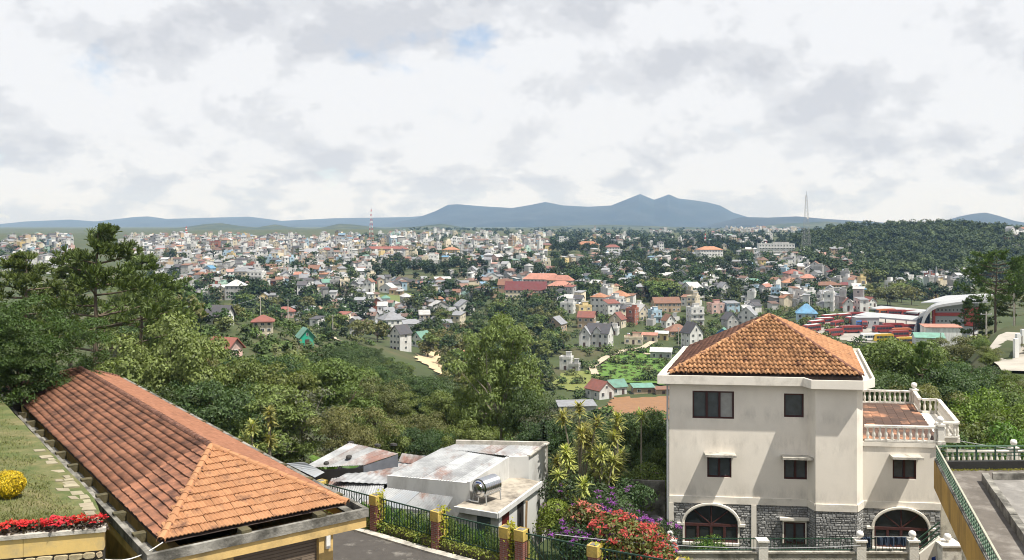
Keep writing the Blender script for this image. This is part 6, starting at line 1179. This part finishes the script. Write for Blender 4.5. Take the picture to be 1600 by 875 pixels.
# ================================================================ fields, bare ground, paths
fld = mat('crop_field', (.09, .17, .03), rough=.95, var=.35, vscale=.25, bump=.4, bscale=2)
drape('crop_field', [(930, 585), (948, 560), (990, 545), (1045, 548), (1060, 590), (1040, 604), (975, 600)], fld, lift=.6, step=2.2)
drape('grass_field', [(862, 600), (880, 582), (930, 580), (945, 598), (920, 614), (880, 612)], mat('grass_field', (.16, .18, .05), var=.35, vscale=.3), lift=.45, step=2.2)
drape('ploughed_field', [(935, 640), (960, 622), (1050, 620), (1060, 655), (1000, 662)], mat('ploughed_soil', (.24, .13, .065), var=.3, vscale=.5), lift=.4, step=2)
drape('bare_dirt', [(645, 560), (660, 549), (690, 550), (725, 545), (730, 575), (712, 600), (690, 590), (672, 576)], mat('bare_dirt', (.50, .38, .24), var=.3, vscale=.2), lift=.45, step=2.2)
drape('bare_dirt', [(700, 556), (730, 540), (765, 548), (768, 575), (735, 590)], mat('red_dirt', (.42, .24, .14), var=.3, vscale=.2), lift=.4, step=2.2)
drape('meadow', [(575, 472), (590, 462), (660, 458), (700, 461), (690, 472), (620, 476)], mat('meadow', (.12, .15, .05), var=.35, vscale=.1), lift=.5, step=4)
def track(name, pts, wd, m, lift=.5, ymin=52):
    c = [hit(px, py, ymin) for px, py in pts]; mb = MB(); L = []
    for i, p in enumerate(c): d = (c[min(i+1, len(c)-1)]-c[max(i-1, 0)]); d.z = 0; d.normalize(); n = Vector((-d.y, d.x, 0))*wd/2; L.append((p-n, p+n))
    S = []
    for (a, b), (c2, d2) in zip(L, L[1:]):
        for t_ in np.linspace(0, 1, 9)[:-1]: S.append((a.lerp(c2, t_), b.lerp(d2, t_)))
    S.append(L[-1]); f = lambda p: (p.x, p.y, float(terr(p.x, p.y))+lift)
    for (a, b), (c2, d2) in zip(S, S[1:]): mb.quad(f(a), f(b), f(d2), f(c2))
    O(name, mb.mesh(name, m), kind='structure')
pth = mat('pale_path', (.42, .35, .26), var=.25, vscale=.4)
track('path', [(930, 588), (925, 576), (945, 562), (975, 550), (1005, 545), (1020, 536)], 3.2, pth, .75); track('path', [(985, 548), (1012, 556), (1035, 552)], 2.6, pth, .75); track('path', [(505, 515), (520, 530), (560, 545)], 3, pth, .5)
track('road', [(1600, 585), (1585, 565), (1572, 548), (1575, 534), (1600, 524)], 4.5, mat('pale_road', (.40, .37, .32), var=.2, vscale=.4, stain=(.2, .18, .15), sscale=.3, samt=.5), .35)
rwl = O('roadside_wall', None, loc=hit(1592, 560), label='curved grey wall with white posts beside the road at right', cat='wall'); pts = [hit(px, py) for px, py in ((1587, 560), (1590, 551), (1598, 543), (1612, 538))]
for a, b in zip(pts, pts[1:]): child('panel', MB().prism([a+Vector((0, 0, -1.5)), b+Vector((0, 0, -1.5)), b+Vector((0, 0, 1.6)), a+Vector((0, 0, 1.6))], (.2, .2, 0)).mesh('panel', conc), rwl); child('post', MB().box(-.25, -.25, 0, .25, .25, 2.4).mesh('post', whitepl), rwl).location = a+Vector((.1, .1, 0))
def pole(px, py0, py1, Y, label, arm=True):
    b = ground(px, Y); top = P(px, py1, Y); e = O('utility_pole', None, loc=b, label=label, cat='pole'); h = top.z-b.z; O('shaft', MB().tube([(0, 0, -1), (0, 0, h)], [.16, .1], 8).mesh('shaft', concl), e)
    if arm: O('crossarm', MB().bar((-.9, 0, h-.4), (.9, 0, h-.4), .1).mesh('crossarm', gs), e); [O('insulator', MB().lathe([(.05, 0), (.07, .08), (.03, .16)], n=8).mesh('insulator', wp), e, loc=(x, 0, h-.35)) for x in (-.8, 0, .8)]
pole(1541, 550, 487, 140, 'concrete utility pole beside the big right pine'); pole(1470, 540, 520, 210, 'thin lamp pole before the green station shed', False); pole(1584, 470, 440, 175, 'concrete pole behind the right pine'); pole(407, 500, 462, 250, 'pale utility pole behind the cream three storey house')
# ================================================================ vegetation placement
def tree(kind, px, Y, top, label=None, wide=1.0, name='tree', cat='tree', base=None, group='trees on the near slope', rz=None):
    b = ground(px, Y) if base is None else Vector(((px-CX)/FPX*Y, Y, base)); H = (-(top-HY)*Y/FPX-b.z)*1.05; return plant(name, kind, b, H, label, cat, group, rz, wide)
tree('feather', 28, 46, 448, 'feathery leaved tree overhanging the lawn and the tiled roof', 1.15, base=-9.6, rz=.4); tree('feather', -45, 44, 470, 'feathery leaved tree cut by the left edge of the picture', 1.1, base=-9.4, rz=2.2)
tree('pine', 142, 74, 374, 'tall pine rising above the skyline at left', .92, 'pine_tree', rz=1.0)
tree('pine', 48, 92, 412, 'broad pine behind the feathery tree', 1.15, 'pine_tree', rz=3.0); tree('pine2', 222, 105, 418, 'smaller pine right of the tall pine', 1.1, 'pine_tree', rz=5); tree('pine2', 110, 118, 432, 'dark pine low behind the tall pine', 1.3, 'pine_tree', rz=2)
tree('yellow', 262, 63, 487, 'yellow green flowering tree right of the tall pine', .80)
NEAR = [('dark', 318, 58, 585, 1.0), ('mid', 372, 64, 553, .9), ('olive', 292, 72, 545, .9), ('mid', 440, 66, 566, .95), ('airy', 412, 60, 588, 1.2), ('mid2', 520, 70, 560, 1.0), ('olive', 585, 74, 585, .9), ('sparse', 470, 62, 600, 1.0), ('dark', 402, 84, 540, 1.0), ('mid', 335, 98, 520, .9), ('mid2', 563, 96, 578, 1.0), ('mid', 626, 100, 606, 1.0), ('olive', 655, 70, 640, 1.0), ('mid', 697, 88, 606, .9), ('dark', 640, 62, 664, 1.0), ('yellow', 225, 70, 540, .7), ('mid', 170, 68, 560, .8), ('dark', 235, 58, 590, .8), ('olive', 545, 58, 625, .9), ('yellow', 590, 60, 640, .7), ('airy', 455, 100, 545, 1.1), ('airy', 498, 112, 560, 1), ('mid', 728, 58, 655, .8), ('dark', 700, 64, 668, .9), ('dark', 862, 57, 648, .8), ('sparse', 845, 60, 640, .9), ('dark', 940, 60, 650, .8), ('sparse', 880, 70, 632, .8), ('dark', 1005, 56, 632, .7), ('dark', 1028, 62, 655, .8), ('mid', 1040, 52, 700, .7), ('dark', 905, 55, 690, .8), ('dark', 965, 56, 672, .8), ('dark', 885, 51, 712, .7), ('dark', 1012, 53, 690, .7), ('mid', 930, 52, 716, .7), ('tall', 300, 66, 620, 1), ('mid', 350, 57, 640, .8), ('dark', 120, 62, 590, .8)]
KN = {'dark': ('dark green broadleaf tree', 'dark green broadleaf trees'), 'mid': ('mid green round tree', 'mid green round trees'), 'mid2': ('mid green upright tree', 'mid green upright trees'), 'olive': ('olive green tree', 'olive green trees'), 'tall': ('loose tall tree', 'loose tall trees'), 'airy': ('light green airy tree', 'light green airy trees'), 'sparse': ('thin greyish tree', 'thin greyish trees'), 'yellow': ('yellow green tree', 'yellow green trees'),
      'bush': ('bright green bush', 'bright green bushes'), 'bushd': ('dark green bush', 'dark green bushes'), 'bushm': ('mid green bush', 'mid green bushes'), 'busho': ('olive bush', 'olive bushes')}
LIM = lambda px: float(np.interp(px, [150, 230, 300, 325, 385, 440, 490, 560, 600, 640, 690, 760], [420, 440, 470, 556, 550, 545, 548, 545, 556, 575, 602, 600]))
for k, px, Y, top, wd in NEAR:
    top = max(top, LIM(px)) if px < 760 else top; auto(tree(k, px, Y, top, wide=wd), *KN[k], 'on the near slope', px)
tree('airy', 783, 74, 474, 'tall leafy tree at the picture centre rising behind the shed', .74, rz=1.2); auto(tree('tall', 748, 80, 560, wide=.7), 'slim tree', 'slim trees', 'left beside the tall centre tree', 748); auto(tree('dark', 822, 70, 600, wide=.6), 'dark low tree', 'dark low trees', 'right beside the tall centre tree', 822)
# slope below: dark rounded trees
for _ in range(80):
    px, Y = random.uniform(470, 700), random.uniform(120, 270); b = ground(px, Y); 
    Hh = random.uniform(5, 9)
    if HY-FPX*(b.z+Hh)/Y < LIM(px)-12: continue
    k = random.choice(['dark', 'dark', 'mid', 'bushd']); auto(plant('tree', k, b, Hh, None, 'tree', 'trees on the hillside', None, 1.1), *KN[k], 'on the hillside below the white houses', px)
for _ in range(90):
    px, Y = random.uniform(180, 480), random.uniform(110, 240); b = ground(px, Y); k = random.choice(['dark', 'mid', 'olive', 'mid2', 'airy', 'sparse']); Hh = random.uniform(5, 11)
    if HY-FPX*(b.z+Hh)/Y < LIM(px): continue
    auto(plant('tree', k, b, Hh, None, 'tree', 'trees on the hillside', None, 1.1), *KN[k], 'around the houses at left', px)
# right side
RIGHT = [('mid', 1405, 78, 522, 1.0), ('dark', 1378, 66, 572, .9), ('olive', 1440, 66, 590, .9), ('dark', 1475, 74, 565, .9), ('mid', 1450, 95, 540, .9), ('olive', 1362, 90, 548, .8), ('dark', 1500, 88, 560, 1.0), ('mid', 1335, 98, 556, .8), ('dark', 1425, 120, 525, .8), ('mid2', 1395, 100, 530, .8), ('bush', 1545, 66, 596, .8), ('bushm', 1590, 70, 600, .9), ('busho', 1490, 60, 640, .8), ('bush', 1600, 58, 620, .8), ('bushm', 1530, 58, 640, .8), ('busho', 1450, 56, 655, .8), ('bushd', 1550, 80, 600, .9), ('bush', 1520, 90, 580, .8), ('bushm', 1480, 100, 590, .8), ('busho', 1420, 58, 640, .7), ('bush', 1570, 52, 650, .8), ('bushd', 1500, 52, 672, .8), ('busho', 1530, 100, 575, .7)]
for k, px, Y, top, wd in RIGHT: nm_ = 'bush' if k.startswith('bush') else 'tree'; auto(tree(k, px, Y, top, wide=wd, name=nm_, cat=nm_, group='greenery right of the villa'), *KN[k], 'behind the right terrace', px)
tree('umbrella', 1556, 152, 406, 'large spreading pine at the right beside the road', 1.05, 'pine_tree', rz=.5); tree('umbrella', 1612, 165, 412, 'spreading pine cut by the right edge of the picture', 1.0, 'pine_tree', rz=2.5); tree('pine2', 1522, 168, 470, 'small pine left of the large spreading pine', 1.0, 'pine_tree'); tree('pine2', 1585, 185, 440, 'thin pine between the two spreading pines', 1.0, 'pine_tree')
for _ in range(22):
    px, Y = random.uniform(1370, 1600), random.uniform(100, 230); b = ground(px, Y)
    if 1530 < px and Y > 85: continue
    k = random.choice(['bushm', 'busho', 'dark', 'mid']); auto(plant('tree', k, b, random.uniform(3.5, 7), None, 'tree', 'greenery right of the villa', None, 1.0), *KN[k], 'below the bus station', px)
tree('pine', 1443, 74, 548, 'slim pointed conifer before the bus station', .5, 'conifer')
# dracaenas, bananas
def drac(px, Y, top, heads, seed, label, dark=False, spread=.9, base=None):
    b = ground(px, Y); b.z = base if base is not None else b.z; H = -(top+14-HY)*Y/FPX-b.z; plant('dracaena', None, b, 1.0, label, 'dracaena', 'dracaenas', parts=dracaena('dracaena', seed, H, heads, dark, spread))
drac(905, 46, 622, 9, 1, 'tallest yellow green dracaena clump between the shed and the villa', spread=1.2, base=-15.5); drac(884, 44.5, 690, 6, 2, 'shorter dracaena clump left of the tallest one', spread=.7, base=-15.8); drac(940, 45, 690, 7, 3, 'bushy dracaena clump right of the tallest one', spread=.9, base=-15.8); drac(965, 47, 640, 5, 4, 'dracaena with dark crown half way to the villa', spread=.5, base=-15.8); drac(1002, 49, 636, 1, 5, 'single thin stemmed dracaena nearest the villa', spread=.1, base=-16); drac(850, 52, 648, 3, 6, 'slender dark dracaena behind the shed corner', True, .15, -16)
drac(420, 56, 628, 4, 7, 'small dracaena behind the tiled roof', spread=.5); drac(394, 52, 650, 4, 8, 'low dracaena beside the tiled roof edge', spread=.6); drac(912, 42, 742, 2, 9, 'young dracaena beside the red shrub', spread=.3, base=-15.8)
for i, (px, Y, s, lb) in enumerate(((515, 55, 1, 'tall banana plant behind the rusty shack'), (545, 54, .85, 'shorter banana plant right of the tall one'), (575, 56, .8, 'rightmost banana plant behind the shack'), (560, 58, .75, 'banana plant half hidden behind the others'))):
    b = ground(px, Y); plant('banana_plant', None, b, 1, lb, 'banana plant', 'banana plants behind the shack', parts=banana('banana', 5+i, 4.6*s, 10))
# flowering shrubs before the villa
def shrub(name, seed, R, H, nleaf, leafm, fm, nclust, fl_, per, label, loc, spray=False, LW=(.17, .085), top=True):
    r = np.random.default_rng(seed); lob = [(r.uniform(-.5, .5)*R, r.uniform(-.4, .4)*R, r.uniform(.3, .62)*H, r.uniform(.45, .65)*R) for _ in range(7)]; c, nr = [], []
    for x, y, z, q in lob:
        u = unit(r.normal(size=(nleaf//7, 3))); u[:, 2] = np.abs(u[:, 2])*1.2-.6; k = q*(.55+.45*r.random((len(u), 1))**.5); c.append(np.array([x, y, z])+u*k*[1, 1, .75]); nr.append(u)
    c = np.concatenate(c); nr = np.concatenate(nr); V, F = leaves(c, nr+[0, 0, .5], *LW, r); e = O(name, None, loc=loc, label=label, cat='shrub'); O('foliage', np_mesh(name+'_leaves', V, F, leafm), e)
    sel = []
    while len(sel) < nclust:
        i = r.integers(len(c))
        if nr[i][2] > -.1 and (nr[i][1] < .35): sel.append(c[i]+nr[i]*.12)
    sel = np.array(sel); cc = np.repeat(sel, per, 0)+r.normal(0, fl_*.55, (nclust*per, 3))*([1, 1, .45] if not spray else [1.5, .8, .5]); V2, F2 = leaves(cc, cc*0+[0, -.3, 1.0], fl_, fl_*.5, r, .1); O('blossom', np_mesh(name+'_flowers', V2, F2, fm), e, kind='stuff')
    mb = MB()
    for k in range(7): x, y, z, q = lob[k]; mb.tube([(0, 0, -.5), (x*.5, y*.5, z*.6), (x, y, z)], [.07, .05, .02], 5)
    O('stem', mb.mesh(name+'_stem', bark), e)
redb = leafmat('red_bract', (.40, .055, .048), island=.35, objrand=.2); salb = leafmat('salmon_bract', (.46, .15, .10), island=.3, objrand=.2); purp = leafmat('purple_bract', (.25, .055, .32), island=.4, objrand=.3)
YG = leafmat('shrub_leaf', (.11, .13, .035)); DG = leafmat('shrub_dark_leaf', (.04, .075, .025)); LG = leafmat('shrub_bright_leaf', (.17, .22, .035))
shrub('red_shrub', 1, 2.1, 6.0, 3600, YG, redb, 95, .15, 13, 'large red bracted shrub between the fence and the villa', Vector((4.7, 37.6, -15.9)))
shrub('red_shrub', 2, 1.5, 4.6, 2200, YG, redb, 60, .15, 13, 'red bracted shrub low at the right by the ball pillar', Vector((6.2, 36.4, -16.0))); shrub('red_shrub', 3, 1.2, 6.6, 1800, YG, salb, 40, .15, 12, 'salmon red shrub at the left of the large red one', Vector((3.3, 38.6, -15.9)))
shrub('bougainvillea', 4, 2.1, 4.6, 5200, DG, purp, 55, .09, 22, 'purple bougainvillea left of the red shrub', Vector((2.7, 37.6, -15.8)), True, (.13, .075)); shrub('bougainvillea', 5, 2.0, 5.6, 4800, DG, purp, 48, .09, 22, 'purple bougainvillea climbing behind the red shrub', Vector((4.6, 40.8, -16.0)), True, (.13, .075)); shrub('bougainvillea', 6, 1.4, 4.6, 2600, DG, purp, 44, .09, 26, 'purple bougainvillea spray beside the black tank', Vector((6.2, 40.0, -15.9)), True, (.12, .07)); shrub('bougainvillea', 7, 1.5, 3.2, 2800, DG, purp, 30, .09, 22, 'low purple bougainvillea just behind the fence', Vector((2.0, 34.6, -15.6)), True, (.12, .07))
shrub('leafy_shrub', 8, 1.6, 5.0, 4200, LG, purp, 10, .08, 16, 'light green shrub spilling over the flat shed roof', Vector((2.55, 42.3, -16.0)), True, (.13, .07)); shrub('leafy_shrub', 9, 2.2, 5.4, 5200, DG, purp, 14, .08, 16, 'dark green shrub below the dracaena clump', Vector((3.4, 43.6, -16.2)), True, (.15, .08)); shrub('leafy_shrub', 10, 1.8, 5.5, 4200, DG, purp, 8, .08, 16, 'dark shrub against the boundary wall', Vector((5.6, 45.0, -16.4)), True, (.15, .08)); shrub('leafy_shrub', 11, 1.7, 6.4, 3600, G1, purp, 4, .08, 12, 'green shrub at the left corner of the villa', Vector((6.9, 47.5, -16.6)), True, (.16, .09))
shrub('window_hedge', 12, .95, 1.3, 2200, G5, G5, 20, .08, 8, 'small green hedge under the left arched window', Vector((9.8, 43.9, -16.3)), False, (.09, .05))
# hedge and ivy along the fence
for i in range(22):
    t_ = i/21; p = (F_1.lerp(FP[0], t_*6) if t_ < 1/6 else FP[0].lerp(FP[2], (t_-1/6)/(5/6)*1.06))+fn*random.uniform(.45, .8); p.z = ZD-1.4
    auto(plant('hedge_plant', random.choice(['bush', 'bush', 'bushm']), p, random.uniform(2.0, 2.75), None, 'bush', 'hedge behind the fence', None, .5), 'bright hedge plant', 'bright hedge plants', 'behind the green fence', CX+FPX*p.x/p.y)
ivm = leafmat('ivy_leaf', (.30, .30, .03), island=.35, objrand=.2)
for i, p in enumerate(allp[2:]):
    r = np.random.default_rng(200+i); n = (420, 420, 700, 120, 120, 60)[i] if i < 6 else 50; c = np.stack([r.normal(.16, .10, n), r.normal(.03, .16, n), r.uniform(.1, 1.62, n)], -1); V_, F_ = leaves(c, c*0+[.3, -.6, .5], .10, .075, r, .3); e = O('ivy', np_mesh('ivy', V_, F_, ivm), loc=p, cat='ivy', group='ivy on the fence piers'); auto(e, 'yellow green ivy', 'yellow green ivy clumps', 'on the fence piers', CX+FPX*p.x/p.y)
r = np.random.default_rng(300); cs = []
for a, b in zip([F_1]+FP[:3], FP[:4]):
    n = 900; q_ = r.random(n)[:, None]; cs.append(np.array(a)*(1-q_)+np.array(b)*q_+np.stack([r.normal(0, .08, n), r.normal(-.05, .08, n), .30+np.abs(r.normal(0, .09, n))-.25*(r.random(n) < .3)*r.random(n)], -1))
c = np.concatenate(cs); V_, F_ = leaves(c, c*0+[.2, -.6, .7], .09, .065, r, .2); O('ground_ivy', np_mesh('ground_ivy', V_, F_, leafmat('ground_ivy_leaf', (.19, .22, .035), island=.35, objrand=0)), kind='stuff', label='creeping ivy along the fence plinth', cat='ivy')
# dry weeds by the shack
r = np.random.default_rng(301); n = 700; b_ = np.array([tuple(PZ(x, y, -14.6)) for x, y in zip(r.uniform(490, 560, n), r.uniform(800, 835, n))]); V_, F_ = leaves(b_+np.stack([0*b_[:, 0], 0*b_[:, 0], r.random(n)*1.9], -1), b_*0+[0, -.5, .6], .12, .05, r, .1); O('weeds', np_mesh('weeds', V_, F_, leafmat('weed_leaf', (.24, .24, .06), objrand=0)), kind='stuff', label='tall dry weeds beside the shack', cat='weeds')
# ---------------------------------------------------------------- mid distance trees: individuals, then masses
hillm = mat('hill_leaf', attr=True, rough=.8, var=.25, vscale=.03, island=.22, translucent=.15)
lodm = mat('woodland_leaf', attr=True, rough=.7, var=.35, vscale=.15, island=.4, translucent=.15)
def lod(seed, ncl, per, rx, z0, L, W, cr):
    r = np.random.default_rng(seed); u = unit(r.normal(size=(ncl, 3))); k = r.random((ncl, 1))**.4; cen = u*k*[rx, rx, (1-z0)/2*.85]+[0, 0, (1+z0)/2]; V, F = clump_leaves(cen, r.uniform(*cr, ncl), per, L, W, r); return V
LODS = {'round': [lod(s, 15, 12, .42, .05, .17, .13, (.14, .24)) for s in (1, 2, 3)], 'pine': [lod(s, 14, 11, .27, .3, .14, .10, (.10, .17)) for s in (4, 5, 6)], 'bush': [lod(s, 10, 10, .7, -.1, .26, .2, (.26, .4)) for s in (7, 8)], 'tiny': [lod(s, 7, 5, .42, .0, .34, .26, (.16, .26)) for s in (9, 10)]}
TINT = {'round': [(.035, .065, .02), (.055, .095, .026), (.075, .10, .032), (.028, .05, .018)], 'pine': [(.024, .044, .017), (.03, .055, .02)], 'bush': [(.09, .14, .035), (.065, .10, .03), (.125, .145, .05)], 'tiny': [(.028, .05, .02), (.045, .075, .026)]}
BUF = {}
def mass(key, kind, p, H, wide=1.0, tint=None):
    V = random.choice(LODS[kind]); a = random.uniform(0, 6.28); ca, sa = math.cos(a), math.sin(a); X = V[:, 0]*ca-V[:, 1]*sa; Yv = V[:, 0]*sa+V[:, 1]*ca; w_ = H*wide
    c = tint or random.choice(TINT[kind]); j = random.uniform(.65, 1.15) if not tint else random.uniform(.75, 1.2); BUF.setdefault(key, []).append((np.stack([p.x+X*w_, p.y+Yv*w_, p.z+V[:, 2]*H], -1).astype(np.float32), np.tile(np.array(c)*j, (len(V), 1)).astype(np.float32)))
MID = [((640, 880, 455, 560), 190, 'round', 'below the school'), ((560, 850, 415, 450), 80, 'pine', 'in the pine row below the long school'), ((480, 560, 425, 520), 60, 'round', 'left of the low quarter'), ((240, 480, 450, 520), 100, 'round', 'below the left part of the town'), ((860, 1200, 398, 470), 520, 'round', 'among houses right of centre'), ((1000, 1120, 455, 480), 12, 'big', 'behind the house cluster'),
       ((860, 1190, 368, 398), 560, 'pine', 'in the dark wood right of centre'), ((1180, 1350, 400, 480), 140, 'round', 'behind the villa peak'), ((1350, 1430, 448, 480), 16, 'big', 'beside the bus station'), ((860, 1060, 545, 600), 60, 'bush', 'around the green field'), ((840, 1200, 450, 535), 200, 'bush', 'in the house cluster'), ((1255, 1330, 495, 530), 24, 'bush', 'left of the buses'), ((700, 860, 520, 620), 70, 'round', 'behind the tall centre tree'), ((180, 560, 374, 405), 150, 'round', 'on the far left skyline'), ((560, 850, 368, 425), 380, 'round', 'in the city around the long school'), ((235, 560, 400, 465), 260, 'round', 'in the left town'), ((0, 120, 372, 430), 60, 'round', 'left of the tall pine'), ((1400, 1520, 440, 475), 40, 'round', 'under the wooded hill'), ((480, 700, 480, 545), 60, 'round', 'around the low quarter'), ((1285, 1440, 535, 580), 50, 'bush', 'below the bus yard'), ((860, 960, 600, 660), 24, 'bush', 'by the farmhouse'), ((1130, 1300, 478, 520), 90, 'bush', 'near the blue roofed house'), ((1060, 1130, 500, 545), 40, 'bush', 'near the dark gabled house'), ((1090, 1250, 370, 396), 90, 'pine', 'on the ridge left of the lattice tower')]
FK = {'round': ['far_round', 'far_mid', 'far_olive'], 'pine': ['far_pine'], 'bush': ['far_bush'], 'big': ['far_olive', 'far_mid']}; FN = {'far_round': ('dark round tree', 'dark round trees'), 'far_mid': ('green round tree', 'green round trees'), 'far_olive': ('olive tree', 'olive trees'), 'far_pine': ('dark pine', 'dark pines'), 'far_bush': ('green bush', 'green bushes')}
tc_ = []
for (x0, x1, y0, y1), n, kd, place in MID:
    for _ in range(n):
        px, py = random.uniform(x0, x1), random.uniform(y0, y1); p = hit(px, py)
        if p is None: continue
        r_ = 2.2; i_, j_ = int(p.x//25), int(p.y//25)
        if any(abs(X-p.x) < R*.8+1.2 and abs(Y-p.y) < R*.8+1.2 for a in (-1, 0, 1) for b in (-1, 0, 1) for X, Y, R in GRID.get((i_+a, j_+b), ())): continue
        if 1262 < px < 1440 and 490 < py < 534 and kd != 'bush': continue
        H = {'round': random.uniform(6, 11), 'pine': random.uniform(8, 13), 'bush': random.uniform(2.2, 4.5), 'big': random.uniform(11, 15)}[kd]*(1 if p.y < 1100 else 1.0)*(.45 if p.y < 340 and 300 < px < 700 else 1)
        if 305 < px < 500 and p.y < 330 and random.random() < .4: continue
        tc_.append((H/p.y, kd, p, H, place, px))
tc_.sort(key=lambda t: -t[0])
for i, (a_, kd, p, H, place, px) in enumerate(tc_):
    if i < 150: k = random.choice(FK[kd]); nm_ = 'bush' if kd == 'bush' else 'tree'; auto(plant(nm_, k, p, H, None, nm_, 'trees across the valley'), *FN[k], place, px)
    else: mass('woodland', {'big': 'round'}.get(kd, kd) if p.y < 1300 else 'tiny', p, H)
# wooded hill and thickets
for _ in range(2300):
    if random.random() < .55: x, y = random.gauss(640, 220), random.gauss(1080, 130); px = CX+FPX*x/y; p = Vector((x, y, float(terr(x, y))))
    else: px = random.uniform(1250, 1720); p = hit(px, random.uniform(360, 442)); x, y = (p.x, p.y) if p else (0, 0)
    if px < 1235 or px > 1720 or y < 560 or y > 1500: continue
    if HY-FPX*p.z/y > 442-max(0, (1300-px)*.6): continue
    mass('hill_forest', 'round' if random.random() < .8 else 'pine', p, random.uniform(6, 15), random.uniform(.8, 1.2), random.choice([(.055, .082, .032), (.085, .115, .042), (.068, .095, .038), (.05, .075, .03)]))
for _ in range(1500):                                                             # thicket that covers the near slopes between the trees
    px, Y = random.uniform(150, 1640), random.uniform(130, 340); p = ground(px, Y); sy = HY-FPX*p.z/Y
    if 880 < px < 1060 and Y > 270: continue
    if 640 < px < 770 and sy < 610: continue
    if px > 1555 and Y > 115: continue
    if 590 < px < 680 and Y > 300: continue
    mass('thicket', 'bush', p, random.uniform(1.6, 3.4))
for _ in range(75):
    px, Y = random.choice([random.uniform(150, 780), random.uniform(1370, 1620)]), random.uniform(58, 130); p = ground(px, Y)
    if px > 1555 and Y > 115: continue
    k = random.choice(['bush', 'bushm', 'bushd', 'busho']); auto(plant('bush', k, p, random.uniform(1.6, 3.4), None, 'bush', 'bushes on the near slope'), *KN[k], 'low behind the foreground roofs' if px < 800 else 'low behind the right terrace', px)
for _ in range(260):
    px, py = random.uniform(935, 1050), random.uniform(552, 598); p = hit(px, py); mass('crop_rows', 'bush', p, random.uniform(.9, 1.5))
for _ in range(300):
    px, Y = random.uniform(640, 1300), random.uniform(1900, 3900); p = ground(px, Y); mass('far_wood', 'tiny', p, random.uniform(7, 11), 1.3)
LBL = {'woodland': 'mass of trees between the far houses', 'hill_forest': 'dense dark forest covering the round hill at right', 'thicket': 'low thicket covering the slopes', 'crop_rows': 'leafy green crop filling the valley field', 'far_wood': 'distant dark woods towards the mountains'}
for key, L in BUF.items():
    V = np.concatenate([a for a, b in L]); cl_ = np.concatenate([b for a, b in L]); O(key, np_mesh(key, V, np.arange(len(V)).reshape(-1, 4), hillm if key == 'hill_forest' else lodm, col=cl_), kind='stuff', label=LBL[key], cat='vegetation')

for px, Y, h_ in ((520, 380, 9), (600, 470, 9), (690, 520, 9), (880, 430, 9), (905, 520, 9), (960, 470, 9), (1010, 500, 9), (1060, 440, 9), (1100, 560, 9), (1150, 520, 9), (1210, 600, 9), (1285, 520, 9), (1320, 560, 9), (1390, 540, 9), (300, 300, 8), (450, 330, 8), (1500, 300, 8)):
    b = ground(px, Y); e = O('utility_pole', None, loc=b, cat='pole', group='poles across the valley', rz=random.uniform(-.6, .6)); O('shaft', LIB.setdefault('ps', MB().tube([(0, 0, -1), (0, 0, 9)], [.2, .13], 6).mesh('shaft', concl)), e); O('crossarm', LIB.setdefault('pa', MB().bar((-.9, 0, 8.5), (.9, 0, 8.5), .14).mesh('crossarm', gs)), e); auto(e, 'thin utility pole', 'thin utility poles', 'standing across the valley', px)
# overhead cables
def wire(a, b, sag, label, r_=.02, m=None):
    a, b = Vector(a), Vector(b); O('cable', MB().tube([tuple(a.lerp(b, t_)-Vector((0, 0, sag*4*t_*(1-t_)))) for t_ in np.linspace(0, 1, 14)], r_, 5).mesh('cable', m or gs), label=label, cat='cable')
wire(VB(u3+1.0, 1.4, -10.75), (29.5, 43.0, -10.9), .25, 'thin grey cable running right from the villa balcony'); wire(PZ(868, 835, -12.4), PZ(1345, 852, -14.2), .3, 'thin pale cable crossing before the villa wall', .018)
wire(P(407, 464, 250), P(240, 470, 180), 2, 'faint cable from the pale pole to the left trees', .03)
finish_labels()
